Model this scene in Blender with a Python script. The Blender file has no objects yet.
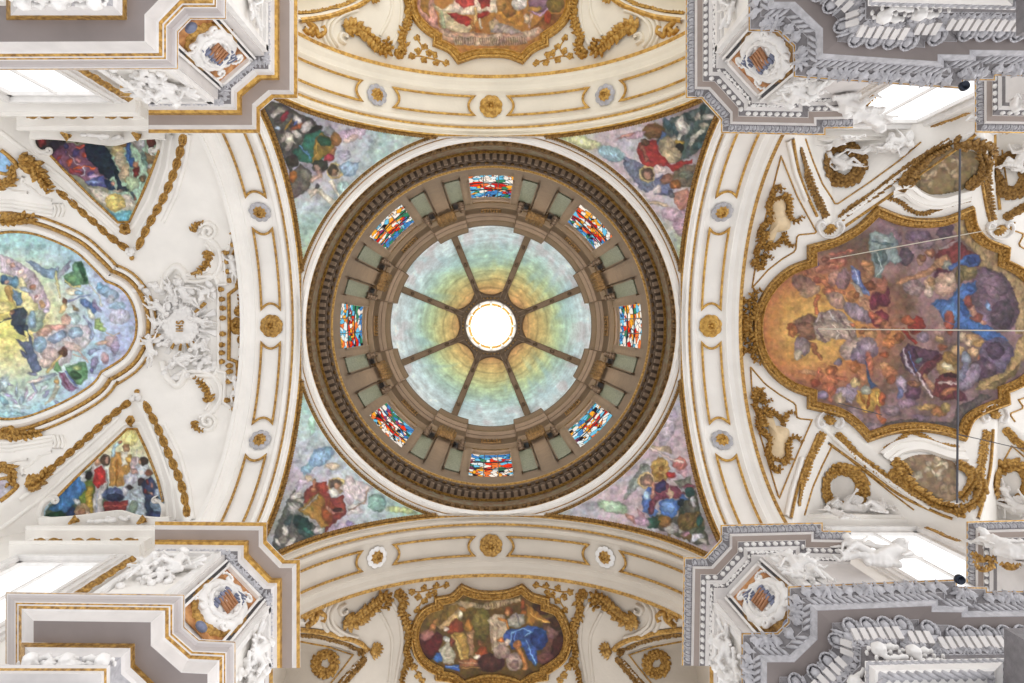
import bpy, bmesh, math, random
import numpy as np
from mathutils import Vector
# World frame: the eye is at the origin on the axis of the dome, looking straight up.
# x runs along the nave, y along the transept, z is up (metres above the eye).
F = 683.0; CX, CY = 491.0, 326.0
HS = 14.5; RA = 5.5; RV = 5.7; RP = 7.78
PI = math.pi
scene = bpy.context.scene
COL = scene.collection
rnd = random.Random(7)

# ---------------------------------------------------------------- materials
def lin(c):
    c = np.asarray(c, float) / 255.0
    return np.where(c <= 0.04045, c / 12.92, ((c + 0.055) / 1.055) ** 2.4)
def mat(name, rgb, rough=0.6, metal=0.0, var=0.06, scale=3.0, bump=0.0, bscale=40.0, dark=None):
    m = bpy.data.materials.new(name); m.use_nodes = True
    nt = m.node_tree; b = nt.nodes['Principled BSDF']
    b.inputs['Roughness'].default_value = rough; b.inputs['Metallic'].default_value = metal
    tc = nt.nodes.new('ShaderNodeTexCoord'); n = nt.nodes.new('ShaderNodeTexNoise')
    n.inputs['Scale'].default_value = scale; n.inputs['Detail'].default_value = 5
    nt.links.new(tc.outputs['Object'], n.inputs['Vector'])
    r = nt.nodes.new('ShaderNodeValToRGB')
    c = lin(rgb); d = lin(dark) if dark is not None else c * (1 - 2.2 * var)
    r.color_ramp.elements[0].position = 0.35; r.color_ramp.elements[1].position = 0.65
    r.color_ramp.elements[0].color = (*d, 1); r.color_ramp.elements[1].color = (*c, 1)
    nt.links.new(n.outputs['Fac'], r.inputs['Fac']); nt.links.new(r.outputs['Color'], b.inputs['Base Color'])
    if bump:
        n2 = nt.nodes.new('ShaderNodeTexNoise'); n2.inputs['Scale'].default_value = bscale; n2.inputs['Detail'].default_value = 4
        nt.links.new(tc.outputs['Object'], n2.inputs['Vector'])
        bp = nt.nodes.new('ShaderNodeBump'); bp.inputs['Strength'].default_value = bump; bp.inputs['Distance'].default_value = 0.05
        nt.links.new(n2.outputs['Fac'], bp.inputs['Height']); nt.links.new(bp.outputs['Normal'], b.inputs['Normal'])
    return m
def emit(name, rgb, s):
    m = bpy.data.materials.new(name); m.use_nodes = True
    nt = m.node_tree; nt.nodes.clear(); o = nt.nodes.new('ShaderNodeOutputMaterial'); e = nt.nodes.new('ShaderNodeEmission')
    e.inputs['Color'].default_value = (*lin(rgb), 1); e.inputs['Strength'].default_value = s
    nt.links.new(e.outputs[0], o.inputs[0]); return m
def fresco_mat(name, emission=0.0, rough=0.75):
    m = bpy.data.materials.new(name); m.use_nodes = True
    nt = m.node_tree; b = nt.nodes['Principled BSDF']; b.inputs['Roughness'].default_value = rough
    a = nt.nodes.new('ShaderNodeVertexColor'); a.layer_name = 'paint'
    tc = nt.nodes.new('ShaderNodeTexCoord'); n = nt.nodes.new('ShaderNodeTexNoise')
    n.inputs['Scale'].default_value = 9; n.inputs['Detail'].default_value = 8
    nt.links.new(tc.outputs['Object'], n.inputs['Vector'])
    mr = nt.nodes.new('ShaderNodeMapRange'); mr.inputs['To Min'].default_value = 0.72; mr.inputs['To Max'].default_value = 1.28
    nt.links.new(n.outputs['Fac'], mr.inputs['Value'])
    mx = nt.nodes.new('ShaderNodeVectorMath'); mx.operation = 'SCALE'
    nt.links.new(a.outputs['Color'], mx.inputs[0]); nt.links.new(mr.outputs[0], mx.inputs['Scale'])
    if emission:
        nt.nodes.remove(b); e = nt.nodes.new('ShaderNodeEmission'); e.inputs['Strength'].default_value = emission
        nt.links.new(a.outputs['Color'], e.inputs['Color']); nt.links.new(e.outputs[0], nt.nodes['Material Output'].inputs[0])
    else:
        nt.links.new(mx.outputs[0], b.inputs['Base Color'])
    return m
PL = mat('white_plaster', (243, 239, 233), .7, var=.035, scale=1.2, bump=.12, bscale=14)
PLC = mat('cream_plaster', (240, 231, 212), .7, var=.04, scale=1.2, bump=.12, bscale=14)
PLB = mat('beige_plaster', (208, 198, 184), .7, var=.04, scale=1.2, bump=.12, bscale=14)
STU = mat('white_stucco', (236, 233, 230), .55, var=.05, scale=4)
GRS = mat('recess_shade_and_shaft_grey', (124, 120, 122), .6, var=.10, scale=9, bump=.3, bscale=30)  # recess shade put into the colour behind carved bands; own grey on the shafts
GRY = mat('grey_stucco', (190, 188, 192), .6, var=.12, scale=9, bump=.3, bscale=30)
TAU = mat('taupe_paint', (160, 146, 138), .6, var=.04, scale=2)
COR = mat('off_white_cornice', (218, 213, 210), .6, var=.05, scale=3)
TAD = mat('grey_taupe_paint', (138, 128, 125), .6, var=.05, scale=2)
GOLD = mat('gilding', (208, 164, 88), .36, .45, var=.2, scale=14, bump=.5, bscale=45, dark=(136, 98, 44))
GOLB = mat('bright_gilding', (220, 176, 92), .35, .45, var=.2, scale=10, bump=.3, bscale=50, dark=(164, 120, 52))
GOLD_D = mat('aged_gilding', (176, 136, 74), .42, .4, var=.2, scale=14, bump=.6, bscale=45, dark=(112, 80, 38))
BRN = mat('brown_drum_stone', (124, 103, 82), .6, var=.07, scale=3, bump=.1)
BRD = mat('dark_brown_stone', (90, 70, 50), .6, var=.1, scale=6)
GRN = mat('green_marble', (128, 132, 112), .4, var=.2, scale=16, dark=(88, 94, 78))
OLDG = mat('dull_gilding', (126, 94, 50), .45, .4, var=.2, scale=14, bump=.5, bscale=45, dark=(76, 54, 28))
PTA = mat('cyma_shade_taupe', (184, 176, 174), .5, var=.04, scale=2)  # greyer than the cornice white: shading of the cyma put into its colour
TAN = mat('tan_plaster', (224, 200, 162), .6, var=.08, scale=5)
DRK = mat('dark_recess_marble', (74, 72, 76), .4, var=.2, scale=8)
OCH = mat('ochre_marble_inlay', (204, 150, 96), .5, var=.15, scale=8, dark=(160, 104, 60))
MET = mat('dark_metal', (46, 52, 66), .35, .6)
CRD = mat('pale_cord', (214, 206, 190), .6)
CRG = mat('grey_cord', (84, 84, 92), .6)
GLOW = emit('daylight_glass', (255, 255, 255), 1.35)
GLOWW = emit('lantern_daylight', (255, 255, 255), 4.0)
FRES = fresco_mat('fresco_paint')
GLASS = fresco_mat('stained_glass_lit', 1.05)

# ---------------------------------------------------------------- mesh builder
class MB:
    def __init__(s): s.v = []; s.f = []; s.m = []; s.c = None; s.n = 0
    def add(s, vs, fs, mi=0):
        o = s.n; vs = [tuple(float(q) for q in p) for p in vs]; s.v += vs; s.n += len(vs)
        for f in fs: s.f.append(tuple(i + o for i in f)); s.m.append(mi)
    def grid(s, P, mi=0, closed=False):
        P = np.asarray(P, float); a, b = P.shape[:2]
        fs = []
        for i in range(a - 1 if not closed else a):
            i2 = (i + 1) % a
            for j in range(b - 1): fs.append((i * b + j, i * b + j + 1, i2 * b + j + 1, i2 * b + j))
        s.add(P.reshape(-1, 3), fs, mi)
    def box(s, c, ax, h, mi=0):
        c = np.asarray(c, float); ax = [np.asarray(a, float) for a in ax]
        vs = [c + ax[0] * h[0] * a + ax[1] * h[1] * b + ax[2] * h[2] * d for a in (-1, 1) for b in (-1, 1) for d in (-1, 1)]
        s.add(vs, [(0, 1, 3, 2), (4, 6, 7, 5), (0, 4, 5, 1), (2, 3, 7, 6), (0, 2, 6, 4), (1, 5, 7, 3)], mi)
    def build(s, name, mats, parent=None, smooth=False, fixn=False):
        me = bpy.data.meshes.new(name); me.from_pydata(s.v, [], s.f)
        if not isinstance(mats, (list, tuple)): mats = [mats]
        for m in mats: me.materials.append(m)
        if len(mats) > 1: me.polygons.foreach_set('material_index', np.array(s.m, dtype=np.int32))
        if smooth: me.polygons.foreach_set('use_smooth', np.ones(len(s.f), dtype=bool))
        me.update()
        if fixn:
            bm = bmesh.new(); bm.from_mesh(me); bmesh.ops.recalc_face_normals(bm, faces=bm.faces); bm.to_mesh(me); bm.free()
        o = bpy.data.objects.new(name, me); COL.objects.link(o)
        if parent: o.parent = parent
        return o
def paintattr(o, cols):
    a = o.data.color_attributes.new('paint', 'FLOAT_COLOR', 'POINT')
    c = np.ones((len(cols), 4), dtype=np.float32); c[:, :3] = cols
    a.data.foreach_set('color', c.ravel())
def tag(o, label=None, cat=None, group=None, kind=None):
    if label: o['label'] = label
    if cat: o['category'] = cat
    if group: o['group'] = group
    if kind: o['kind'] = kind
    return o
def struct(o, label=None):
    o['kind'] = 'structure'
    if label: o['label'] = label
    return o
def empty(name, loc, label, cat, group=None):
    o = bpy.data.objects.new(name, None); COL.objects.link(o); o.location = tuple(float(q) for q in loc); o.empty_display_size = .2
    return tag(o, label, cat, group)
def adopt(ch, root):      # parent keeping world place
    ch.parent = root; ch.matrix_parent_inverse = mathutils_inv(root)
    return ch
def mathutils_inv(root):
    from mathutils import Matrix
    return Matrix.Translation(root.location).inverted()
def thing_of(parts, name, label, cat, group=None):
    """parts = list of objects already in world place; the Empty goes to their centre"""
    cs = []
    for p in parts:
        n = len(p.data.vertices); a = np.zeros(n * 3); p.data.vertices.foreach_get('co', a); cs.append(a.reshape(-1, 3).mean(0))
    r = empty(name, np.mean(cs, 0), label, cat, group)
    for p in parts: adopt(p, r)
    return r

# ---------------------------------------------------------------- surfaces the ornament sits on
class Ceil:
    def __init__(s, zf): s.zf = zf
    def hit(s, px, py):
        px = np.atleast_1d(np.asarray(px, float)); py = np.atleast_1d(np.asarray(py, float))
        u = (px - CX) / F; v = (py - CY) / F
        T = np.linspace(13.0, 22.0, 181)[:, None]
        g = T - s.zf(T * u, T * v) >= 0
        k = np.argmax(g, 0); k[~g.any(0)] = 180; k = np.maximum(k, 1)
        lo = T[k - 1, 0]; hi = T[k, 0]
        for _ in range(18):
            m = (lo + hi) / 2; up = m - s.zf(m * u, m * v) >= 0
            hi = np.where(up, m, hi); lo = np.where(up, lo, m)
        P = np.stack([hi * u, hi * v, hi], 1)
        e = .02; x, y = P[:, 0], P[:, 1]
        dx = (s.zf(x + e, y) - s.zf(x - e, y)) / (2 * e); dy = (s.zf(x, y + e) - s.zf(x, y - e)) / (2 * e)
        dx = np.clip(dx, -3, 3); dy = np.clip(dy, -3, 3)
        N = np.stack([dx, dy, -np.ones_like(dx)], 1); N /= np.linalg.norm(N, axis=1)[:, None]
        return P, N
class Plane:
    def __init__(s, p, n): s.p = np.asarray(p, float); s.n = np.asarray(n, float) / np.linalg.norm(n)
    def hit(s, px, py):
        px = np.atleast_1d(np.asarray(px, float)); py = np.atleast_1d(np.asarray(py, float))
        d = np.stack([(px - CX) / F, (py - CY) / F, np.ones_like(px)], 1)
        t = (s.p @ s.n) / (d @ s.n)
        return d * t[:, None], np.repeat(s.n[None], len(px), 0)
def cyl(r, ax):
    def f(x, y):
        q = y if ax == 'x' else x
        return HS + np.sqrt(np.maximum(r * r - q * q, 0))
    return f
def groin_pts(pts, ax):
    P, _ = Ceil(cyl(RV, ax)).hit([p[0] for p in pts], [p[1] for p in pts]); return P
def vault_fn(ax, cells):
    """barrel vault along ax with lunette cells; each cell = pixel polyline of its groin"""
    base = cyl(RV, ax); C = []
    for pts in cells:
        P = groin_pts(pts, ax); a = P[:, 0] if ax == 'x' else P[:, 1]; q = P[:, 1] if ax == 'x' else P[:, 0]
        o = np.argsort(a); C.append((a[o], P[o, 2], np.sign(q.mean())))
    def f(x, y):
        a, q = (x, y) if ax == 'x' else (y, x)
        z = base(x, y)
        for A, Z, sg in C:
            zc = np.interp(a, A, Z, left=0, right=0)
            z = np.where((q * sg > 1.0), np.maximum(z, zc), z)
        return z
    return f
# groins of the window cells, as seen from the crossing
CELL_TL = [(-26, 133), (0, 153), (40, 180), (80, 212), (108, 236), (130, 256), (146, 228), (160, 198), (172, 165), (184, 135)]
CELL_BL = [(-26, 526), (0, 506), (40, 474), (80, 440), (108, 415), (132, 393), (147, 420), (160, 448), (174, 485), (186, 522)]
CELL_TR = [(793, 133), (802, 160), (814, 190), (832, 226), (870, 202), (910, 176), (950, 150), (978, 133)]
CELL_TR2 = [(984, 133), (988, 165), (996, 228), (1030, 205), (1080, 165)]
CELL_BR = [(793, 520), (800, 490), (812, 455), (832, 418), (865, 444), (905, 474), (950, 504), (980, 522)]
CELL_BR2 = [(984, 520), (990, 480), (998, 415), (1030, 440), (1080, 480)]
CELL_BLT = [(292, 622), (315, 626), (340, 634), (372, 649), (358, 672), (335, 705)]
CELL_BRT = [(690, 622), (667, 626), (642, 634), (612, 649), (625, 672), (648, 705)]
CELL_TLT = [(292, 20), (315, 17), (345, 9), (374, -3), (358, -28), (335, -60)]
CELL_TRT = [(690, 20), (667, 17), (640, 9), (608, -3), (625, -28), (648, -60)]
zN = vault_fn('x', [CELL_TL, CELL_BL, CELL_TR, CELL_TR2, CELL_BR, CELL_BR2])
zT = vault_fn('y', [CELL_BLT, CELL_BRT, CELL_TLT, CELL_TRT])
SN = Ceil(zN); ST = Ceil(zT)
SAx = Ceil(cyl(RA, 'x')); SAy = Ceil(cyl(RA, 'y'))         # soffits of the left/right and of the top/bottom arches
def zpen(x, y): return HS + np.sqrt(np.maximum(RP ** 2 - x * x - y * y, 0))
SP = Ceil(zpen)

# ---------------------------------------------------------------- paths
def cr(pts, closed=False, n=6):
    pts = [np.asarray(p, float) for p in pts]; N = len(pts); out = []
    rng = range(N if closed else N - 1)
    for i in rng:
        g = lambda k: pts[k % N] if closed else pts[min(max(k, 0), N - 1)]
        p0, p1, p2, p3 = g(i - 1), g(i), g(i + 1), g(i + 2)
        for k in range(n):
            t = k / n; out.append(.5 * ((2 * p1) + (p2 - p0) * t + (2 * p0 - 5 * p1 + 4 * p2 - p3) * t * t + (3 * p1 - p0 - 3 * p2 + p3) * t ** 3))
    if not closed: out.append(pts[-1])
    return np.array(out)
def barc(pts, closed=True, n=8):
    """polyline whose sides are arcs: (x, y, sagitta/length of the side that follows)"""
    out = []; N = len(pts)
    for i in range(N if closed else N - 1):
        a = np.array(pts[i][:2], float); b = np.array(pts[(i + 1) % N][:2], float); s = pts[i][2] if len(pts[i]) > 2 else 0
        d = b - a; nrm = np.array([d[1], -d[0]])
        if abs(s) < 1e-6:
            k = max(1, int(np.hypot(*d) / 6))
            for t in np.arange(k) / k: out.append(a + d * t)
        else:
            for t in np.arange(n) / n: out.append(a + d * t + nrm * s * 4 * t * (1 - t))
    if not closed: out.append(np.array(pts[-1][:2], float))
    return np.array(out)
def resamp(p, step, closed=False):
    p = np.asarray(p, float)
    if closed: p = np.vstack([p, p[:1]])
    d = np.r_[0, np.cumsum(np.hypot(*np.diff(p, axis=0).T))]; n = max(2, int(round(d[-1] / step)))
    t = np.linspace(0, d[-1], n + 1)
    if closed: t = t[:-1]
    return np.stack([np.interp(t, d, p[:, 0]), np.interp(t, d, p[:, 1])], 1)
def frames(P, N, closed=False):
    n = len(P)
    if closed: a = np.roll(P, 1, 0); b = np.roll(P, -1, 0)
    else: a = np.vstack([P[:1], P[:-1]]); b = np.vstack([P[1:], P[-1:]])
    u = P - a; w = b - P
    un = np.linalg.norm(u, axis=1)[:, None]; wn = np.linalg.norm(w, axis=1)[:, None]
    u = np.where(un > 1e-7, u / np.maximum(un, 1e-9), w / np.maximum(wn, 1e-9)); w = np.where(wn > 1e-7, w / np.maximum(wn, 1e-9), u)
    T = u + w; T /= np.maximum(np.linalg.norm(T, axis=1)[:, None], 1e-6)
    B = np.cross(N, T); B /= np.maximum(np.linalg.norm(B, axis=1)[:, None], 1e-6)
    c = np.clip((u * T).sum(1), .45, 1)[:, None]
    return T, B / c
def mould(mb, surf, path, lanes, closed=False, mis=None):
    """sweep a relief section (lateral m, height m) over a surface; lateral + = image left of travel"""
    P, N = surf.hit(path[:, 0], path[:, 1]); T, B = frames(P, N, closed)
    rows = np.stack([P + B * l + N * h for l, h in lanes], 1)
    for k in range(len(lanes) - 1):
        mb.grid(rows[:, k:k + 2], (mis[k] if mis else 0), closed)
def rnd_lanes(w, h, k=5): return [(w * math.cos(PI - PI * i / k), h * math.sin(PI * i / k)) for i in range(k + 1)]
def stroke(mb, surf, path, w, h, mi=0, closed=False, taper=None, lift=0.0):
    path = np.asarray(path, float)
    P, N = surf.hit(path[:, 0], path[:, 1]); T, B = frames(P, N, closed); n = len(P)
    W_ = np.full(n, w, float)
    if taper is not None: W_ = w * np.interp(np.linspace(0, 1, n), np.linspace(0, 1, len(taper)), taper)
    rows = []
    for i in range(6):
        a = PI - PI * i / 5
        rows.append(P + B * (W_ * math.cos(a))[:, None] + N * (h * W_ / w * math.sin(a) + lift)[:, None])
    mb.grid(np.stack(rows, 1), mi, closed)
ICO = None
def ico():
    global ICO
    if ICO is None:
        bm = bmesh.new(); bmesh.ops.create_icosphere(bm, subdivisions=2, radius=1)
        v = np.array([tuple(q.co) for q in bm.verts]); f = [tuple(q.index for q in x.verts) for x in bm.faces]; bm.free()
        bm = bmesh.new(); bmesh.ops.create_icosphere(bm, subdivisions=1, radius=1)
        v1 = np.array([tuple(q.co) for q in bm.verts]); f1 = [tuple(q.index for q in x.verts) for x in bm.faces]; bm.free()
        ICO = (v, f, v1, f1)
    return ICO
def ell(mb, c, ax, r, mi=0, lo=True):
    v, f, v1, f1 = ico()
    V, Fc = (v1, f1) if lo else (v, f)
    A = np.array([np.asarray(a, float) * q for a, q in zip(ax, r)])
    mb.add(np.asarray(c, float) + V @ A, Fc, mi)
LEAF = [(0, .14), (.12, .38), (.22, .32), (.38, .52), (.50, .42), (.66, .44), (.82, .28), (1.0, 0.03)]
PETAL = [(0, .16), (.15, .32), (.3, .42), (.5, .52), (.68, .54), (.82, .46), (.94, .28), (1.0, .06)]
def leaf(mb, P, D, B, N, L, Wd, H, mi=0, curl=.3, shape=None):
    P = np.asarray(P, float); ridge = []; le = []; ri = []
    for i, (t, w) in enumerate(shape or LEAF):
        up = H * (math.sin(PI * min(1, t + .12)) + curl * t * t)
        ridge.append(P + D * L * t + N * up)
        le.append(P + D * L * (t + .05) + B * Wd * w + N * up * .35); ri.append(P + D * L * (t + .05) - B * Wd * w + N * up * .35)
    n = len(LEAF); vs = ridge + le + ri; fs = []
    for i in range(n - 1):
        fs.append((i, i + 1, n + i + 1, n + i)); fs.append((i + 1, i, 2 * n + i, 2 * n + i + 1))
    mb.add(vs, fs, mi)
def rot2(T, B, a): return T * math.cos(a) + B * math.sin(a), -T * math.sin(a) + B * math.cos(a)
def acanthus(mb, surf, path, w, L, step=5, mi=0, h=.05, seed=0, side=0):
    """leafy scroll: a core stem with leaves springing from it"""
    r = random.Random(seed); p = resamp(path, 2)
    stroke(mb, surf, p, w, h, mi, taper=[1, 1, .8, .35])
    q = resamp(path, step); P, N = surf.hit(q[:, 0], q[:, 1]); T, B = frames(P, N); n = len(P)
    for i in range(n):
        k = 1 - .5 * i / n
        for sg in ((1, -1) if side == 0 else (side,)):
            d, b = rot2(T[i], B[i] / np.linalg.norm(B[i]), sg * (.7 + .3 * r.random()))
            leaf(mb, P[i] + N[i] * h * .4, d, b, N[i], L * k * (.75 + .5 * r.random()), L * .6 * k, h * 1.2, mi, curl=r.uniform(-.3, .8))
def garland(mb, surf, path, w, step=4, mi=0, seed=0, h=None):
    r = random.Random(seed); h = h or w * .8; q = resamp(path, step); P, N = surf.hit(q[:, 0], q[:, 1]); T, B = frames(P, N); n = len(P)
    stroke(mb, surf, resamp(path, 3), w * .75, h * .45, mi)
    for i in range(n):
        b = B[i] / np.linalg.norm(B[i])
        for s in (-1, 0, 1):
            d, bb = rot2(T[i], b, s * .5 + r.uniform(-.3, .3))
            leaf(mb, P[i] + b * s * w * .4 + N[i] * h * .2, d, bb, N[i], w * 1.5, w * 1.1, h * r.uniform(.5, .9), mi, curl=.5)
        ell(mb, P[i] + b * r.uniform(-.4, .4) * w + N[i] * h * .5, (T[i], b, N[i]), (w * .35, w * .3, w * .3), mi)
def spindle_garland(mb, surf, path, w, step=13, mi=0, seed=0):
    r = random.Random(seed); q = resamp(path, step); P, N = surf.hit(q[:, 0], q[:, 1]); T, B = frames(P, N); n = len(P)
    for i in range(n - 1):
        L = np.linalg.norm(P[i + 1] - P[i]); b = B[i] / np.linalg.norm(B[i]); c0 = P[i]; t = (P[i + 1] - P[i]) / L
        for k in range(7):
            s = (k + .5) / 7; ww = w * (.45 + .6 * math.sin(PI * s))
            for sg in (-1, 0, 1):
                d, bb = rot2(t, b, sg * .45)
                leaf(mb, c0 + t * L * s + b * sg * ww * .4, d, bb, N[i], ww * 1.3, ww * .8, ww * .8, mi)
    stroke(mb, surf, resamp(path, 3), w * .25, w * .3, mi)
def spiral(c, r0, r1, a0, turns, n=30):
    t = np.linspace(0, 1, n); a = a0 + turns * 2 * PI * t; r = r0 + (r1 - r0) * t
    return np.stack([c[0] + r * np.cos(a), c[1] + r * np.sin(a)], 1)
def rosette(mb, surf, c, R, n=8, mi=0, mi2=None, h=.07):
    P, N = surf.hit([c[0]], [c[1]]); P = P[0]; N = N[0]
    T = np.cross(N, (0.3, 1, 0)); T /= np.linalg.norm(T); B = np.cross(N, T)
    for ring, (k, rr) in enumerate(((n, 1.0), (n, .62))):
        for i in range(k):
            a = 2 * PI * (i + .5 * ring) / k; d, b = rot2(T, B, a)
            leaf(mb, P + d * R * .10 + N * h * .35 * ring, d, b, N, R * rr * .9, R * .80 * rr, h * (1 + .5 * ring), mi, curl=.3, shape=PETAL)
    ell(mb, P + N * h * .9, (T, B, N), (R * .2, R * .2, R * .18), mi if mi2 is None else mi2)

# ---------------------------------------------------------------- modelled figures
def capsule(mb, a, b, ra, rb, n=4):
    a = np.asarray(a, float); b = np.asarray(b, float)
    X = ((1, 0, 0), (0, 1, 0), (0, 0, 1))
    for i in range(n + 1):
        t = i / n; r = ra + (rb - ra) * t; ell(mb, a + (b - a) * t, X, (r, r, r))
def remesh(o, vox, smooth=2):
    m = o.modifiers.new('blend', 'REMESH'); m.mode = 'VOXEL'; m.voxel_size = vox; m.use_smooth_shade = True
    if smooth:
        s = o.modifiers.new('soft', 'SMOOTH'); s.iterations = smooth; s.factor = .5
    return o
POSES = {
 'sit': dict(hip=(0, 0, .16), chest=(.02, .34, .22), head=(.06, .58, .28), k1=(.30, .06, .34), f1=(.34, -.26, .24), k2=(.24, -.12, .36), f2=(.50, -.30, .22), e1=(.26, .26, .30), h1=(.44, .40, .34), e2=(-.22, .22, .24), h2=(-.36, .02, .20)),
 'fly': dict(hip=(0, 0, .16), chest=(.10, .33, .22), head=(.20, .56, .30), k1=(-.04, -.34, .26), f1=(-.20, -.60, .16), k2=(.20, -.28, .28), f2=(.12, -.58, .24), e1=(.34, .44, .28), h1=(.52, .60, .26), e2=(-.18, .30, .22), h2=(-.36, .44, .20)),
 'recline': dict(hip=(0, 0, .18), chest=(-.28, .16, .24), head=(-.46, .36, .30), k1=(.30, .14, .34), f1=(.56, -.06, .24), k2=(.34, -.06, .24), f2=(.66, -.14, .16), e1=(-.46, .02, .28), h1=(-.30, -.14, .30), e2=(-.10, .34, .26), h2=(.10, .46, .26)),
 'reach': dict(hip=(0, 0, .16), chest=(-.04, .34, .20), head=(.0, .58, .28), k1=(.10, -.32, .32), f1=(-.04, -.60, .16), k2=(-.14, -.32, .18), f2=(-.20, -.64, .14), e1=(.22, .50, .24), h1=(.32, .72, .22), e2=(-.26, .48, .22), h2=(-.40, .66, .18)),
}
def figure(name, o, A, B, N, s, pose, m=None, wings=True, flip=False, drape=True, parent=None):
    """stucco cherub as one continuous body; A/B/N = right, up, out of the wall"""
    o, A, B, N = [np.asarray(q, float) for q in (o, A, B, N)]
    if flip: A = -A
    J = {k: o + (A * v[0] + B * v[1] + N * v[2]) * s for k, v in POSES[pose].items()}
    mb = MB(); g = s
    up = J['chest'] - J['hip']; up /= np.linalg.norm(up); sd = np.cross(up, N); sd /= np.linalg.norm(sd)
    capsule(mb, J['hip'], J['chest'], .150 * g, .155 * g, 4)
    ell(mb, J['hip'] - sd * .07 * g, (A, B, N), (.11 * g,) * 3); ell(mb, J['hip'] + sd * .07 * g, (A, B, N), (.11 * g,) * 3)
    capsule(mb, J['chest'], J['head'], .07 * g, .07 * g, 3)
    ell(mb, J['head'], (A, B, N), (.105 * g, .125 * g, .115 * g), lo=False)
    hd = (N + .3 * (J['e1'] - J['e2']) / np.linalg.norm(J['e1'] - J['e2'])); hd /= np.linalg.norm(hd); hs = np.cross(B, hd); hs /= np.linalg.norm(hs)
    ell(mb, J['head'] + hd * .115 * g - B * .01 * g, (A, B, N), (.022 * g, .03 * g, .03 * g))
    for q in (-1, 1):
        ell(mb, J['head'] + hd * .085 * g + hs * q * .045 * g - B * .035 * g, (A, B, N), (.038 * g,) * 3)
        ell(mb, J['head'] + hs * q * .105 * g, (A, B, N), (.022 * g,) * 3)
    ell(mb, J['head'] + hd * .08 * g - B * .09 * g, (A, B, N), (.035 * g,) * 3)
    r = random.Random(int(abs(o[0] * 991 + o[1] * 313)) + 3)
    for i in range(14):
        q = -hd * r.uniform(-.2, 1) + B * r.uniform(-.1, 1) + hs * r.uniform(-1, 1); q /= np.linalg.norm(q)
        ell(mb, J['head'] + q * .11 * g, (A, B, N), (.038 * g,) * 3)
    sh1 = J['chest'] + sd * 0 + (J['e1'] - J['chest']) / np.linalg.norm(J['e1'] - J['chest']) * .12 * g + up * .05 * g
    sh2 = J['chest'] + (J['e2'] - J['chest']) / np.linalg.norm(J['e2'] - J['chest']) * .12 * g + up * .05 * g
    for sh, e, h in ((sh1, J['e1'], J['h1']), (sh2, J['e2'], J['h2'])):
        capsule(mb, sh, e, .068 * g, .052 * g, 4); capsule(mb, e, h, .052 * g, .034 * g, 4)
        d = h - e; d /= np.linalg.norm(d); c = np.cross(d, N); c /= np.linalg.norm(c)
        ell(mb, h + d * .035 * g, (d, c, np.cross(d, c)), (.05 * g, .04 * g, .024 * g))
        for k in range(4): capsule(mb, h + d * .06 * g + c * (k - 1.5) * .022 * g, h + d * (.11 - .01 * abs(k - 1.5)) * g + c * (k - 1.5) * .026 * g - N * .01 * g, .013 * g, .010 * g, 2)
        capsule(mb, h + d * .02 * g + c * .04 * g, h + d * .07 * g + c * .07 * g, .013 * g, .011 * g, 2)
    for q, (k_, f_) in enumerate((('k1', 'f1'), ('k2', 'f2'))):
        hp = J['hip'] + sd * (.07 if q else -.07) * g
        capsule(mb, hp, J[k_], .105 * g, .072 * g, 4); capsule(mb, J[k_], J[f_], .068 * g, .040 * g, 4)
        d = J[f_] - J[k_]; d /= np.linalg.norm(d); t = np.cross(d, np.cross(N, d)) + A * .4; t /= np.linalg.norm(t)
        capsule(mb, J[f_], J[f_] + t * .11 * g + d * .02 * g, .038 * g, .024 * g, 3)
    if drape:
        for i in range(7):
            t = i / 6; c = J['hip'] + A * (-.22 + .44 * t) * g + B * (.03 * math.sin(t * 9)) * g - N * .04 * g + B * (-.10) * g
            ell(mb, c, (A, B, N), (.06 * g, .13 * g, .07 * g))
    bo = mb.build(name, m or STU, None, True); remesh(bo, max(.012, .021 * g), 2)
    parts = [bo]
    if wings:
        for q in (-1, 1):
            w = MB(); base = J['chest'] - N * .10 * g + A * q * .08 * g
            for i in range(6):
                a = .25 + i * .24; d = A * q * math.cos(a) + B * math.sin(a); b = np.cross(N, d)
                leaf(w, base + d * .03 * g, d, b, N, (.34 - .03 * i) * g, .15 * g, .05 * g, 0, curl=.4, shape=PETAL)
            parts.append(w.build('wing', m or STU))
    return parts
# ---------------------------------------------------------------- painter: colours of the painted pictures
def hsh(ix, iy, seed):
    h = (ix.astype(np.int64) * 374761393 + iy.astype(np.int64) * 668265263 + seed * 1442695041) & 0x7fffffff
    h = ((h ^ (h >> 13)) * 1274126177) & 0x7fffffff
    return ((h ^ (h >> 16)) & 0xffff) / 65535.0
def vnoise(x, y, sc, seed=0, octv=3):
    t = 0; amp = 1; tot = 0
    for o in range(octv):
        X = x / sc; Y = y / sc; ix = np.floor(X); iy = np.floor(Y); fx = X - ix; fy = Y - iy; fx = fx * fx * (3 - 2 * fx); fy = fy * fy * (3 - 2 * fy)
        a = hsh(ix, iy, seed + o); b = hsh(ix + 1, iy, seed + o); c = hsh(ix, iy + 1, seed + o); d = hsh(ix + 1, iy + 1, seed + o)
        t = t + amp * ((a * (1 - fx) + b * fx) * (1 - fy) + (c * (1 - fx) + d * fx) * fy); tot += amp; amp *= .5; sc = sc / 2
    return t / tot
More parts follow.
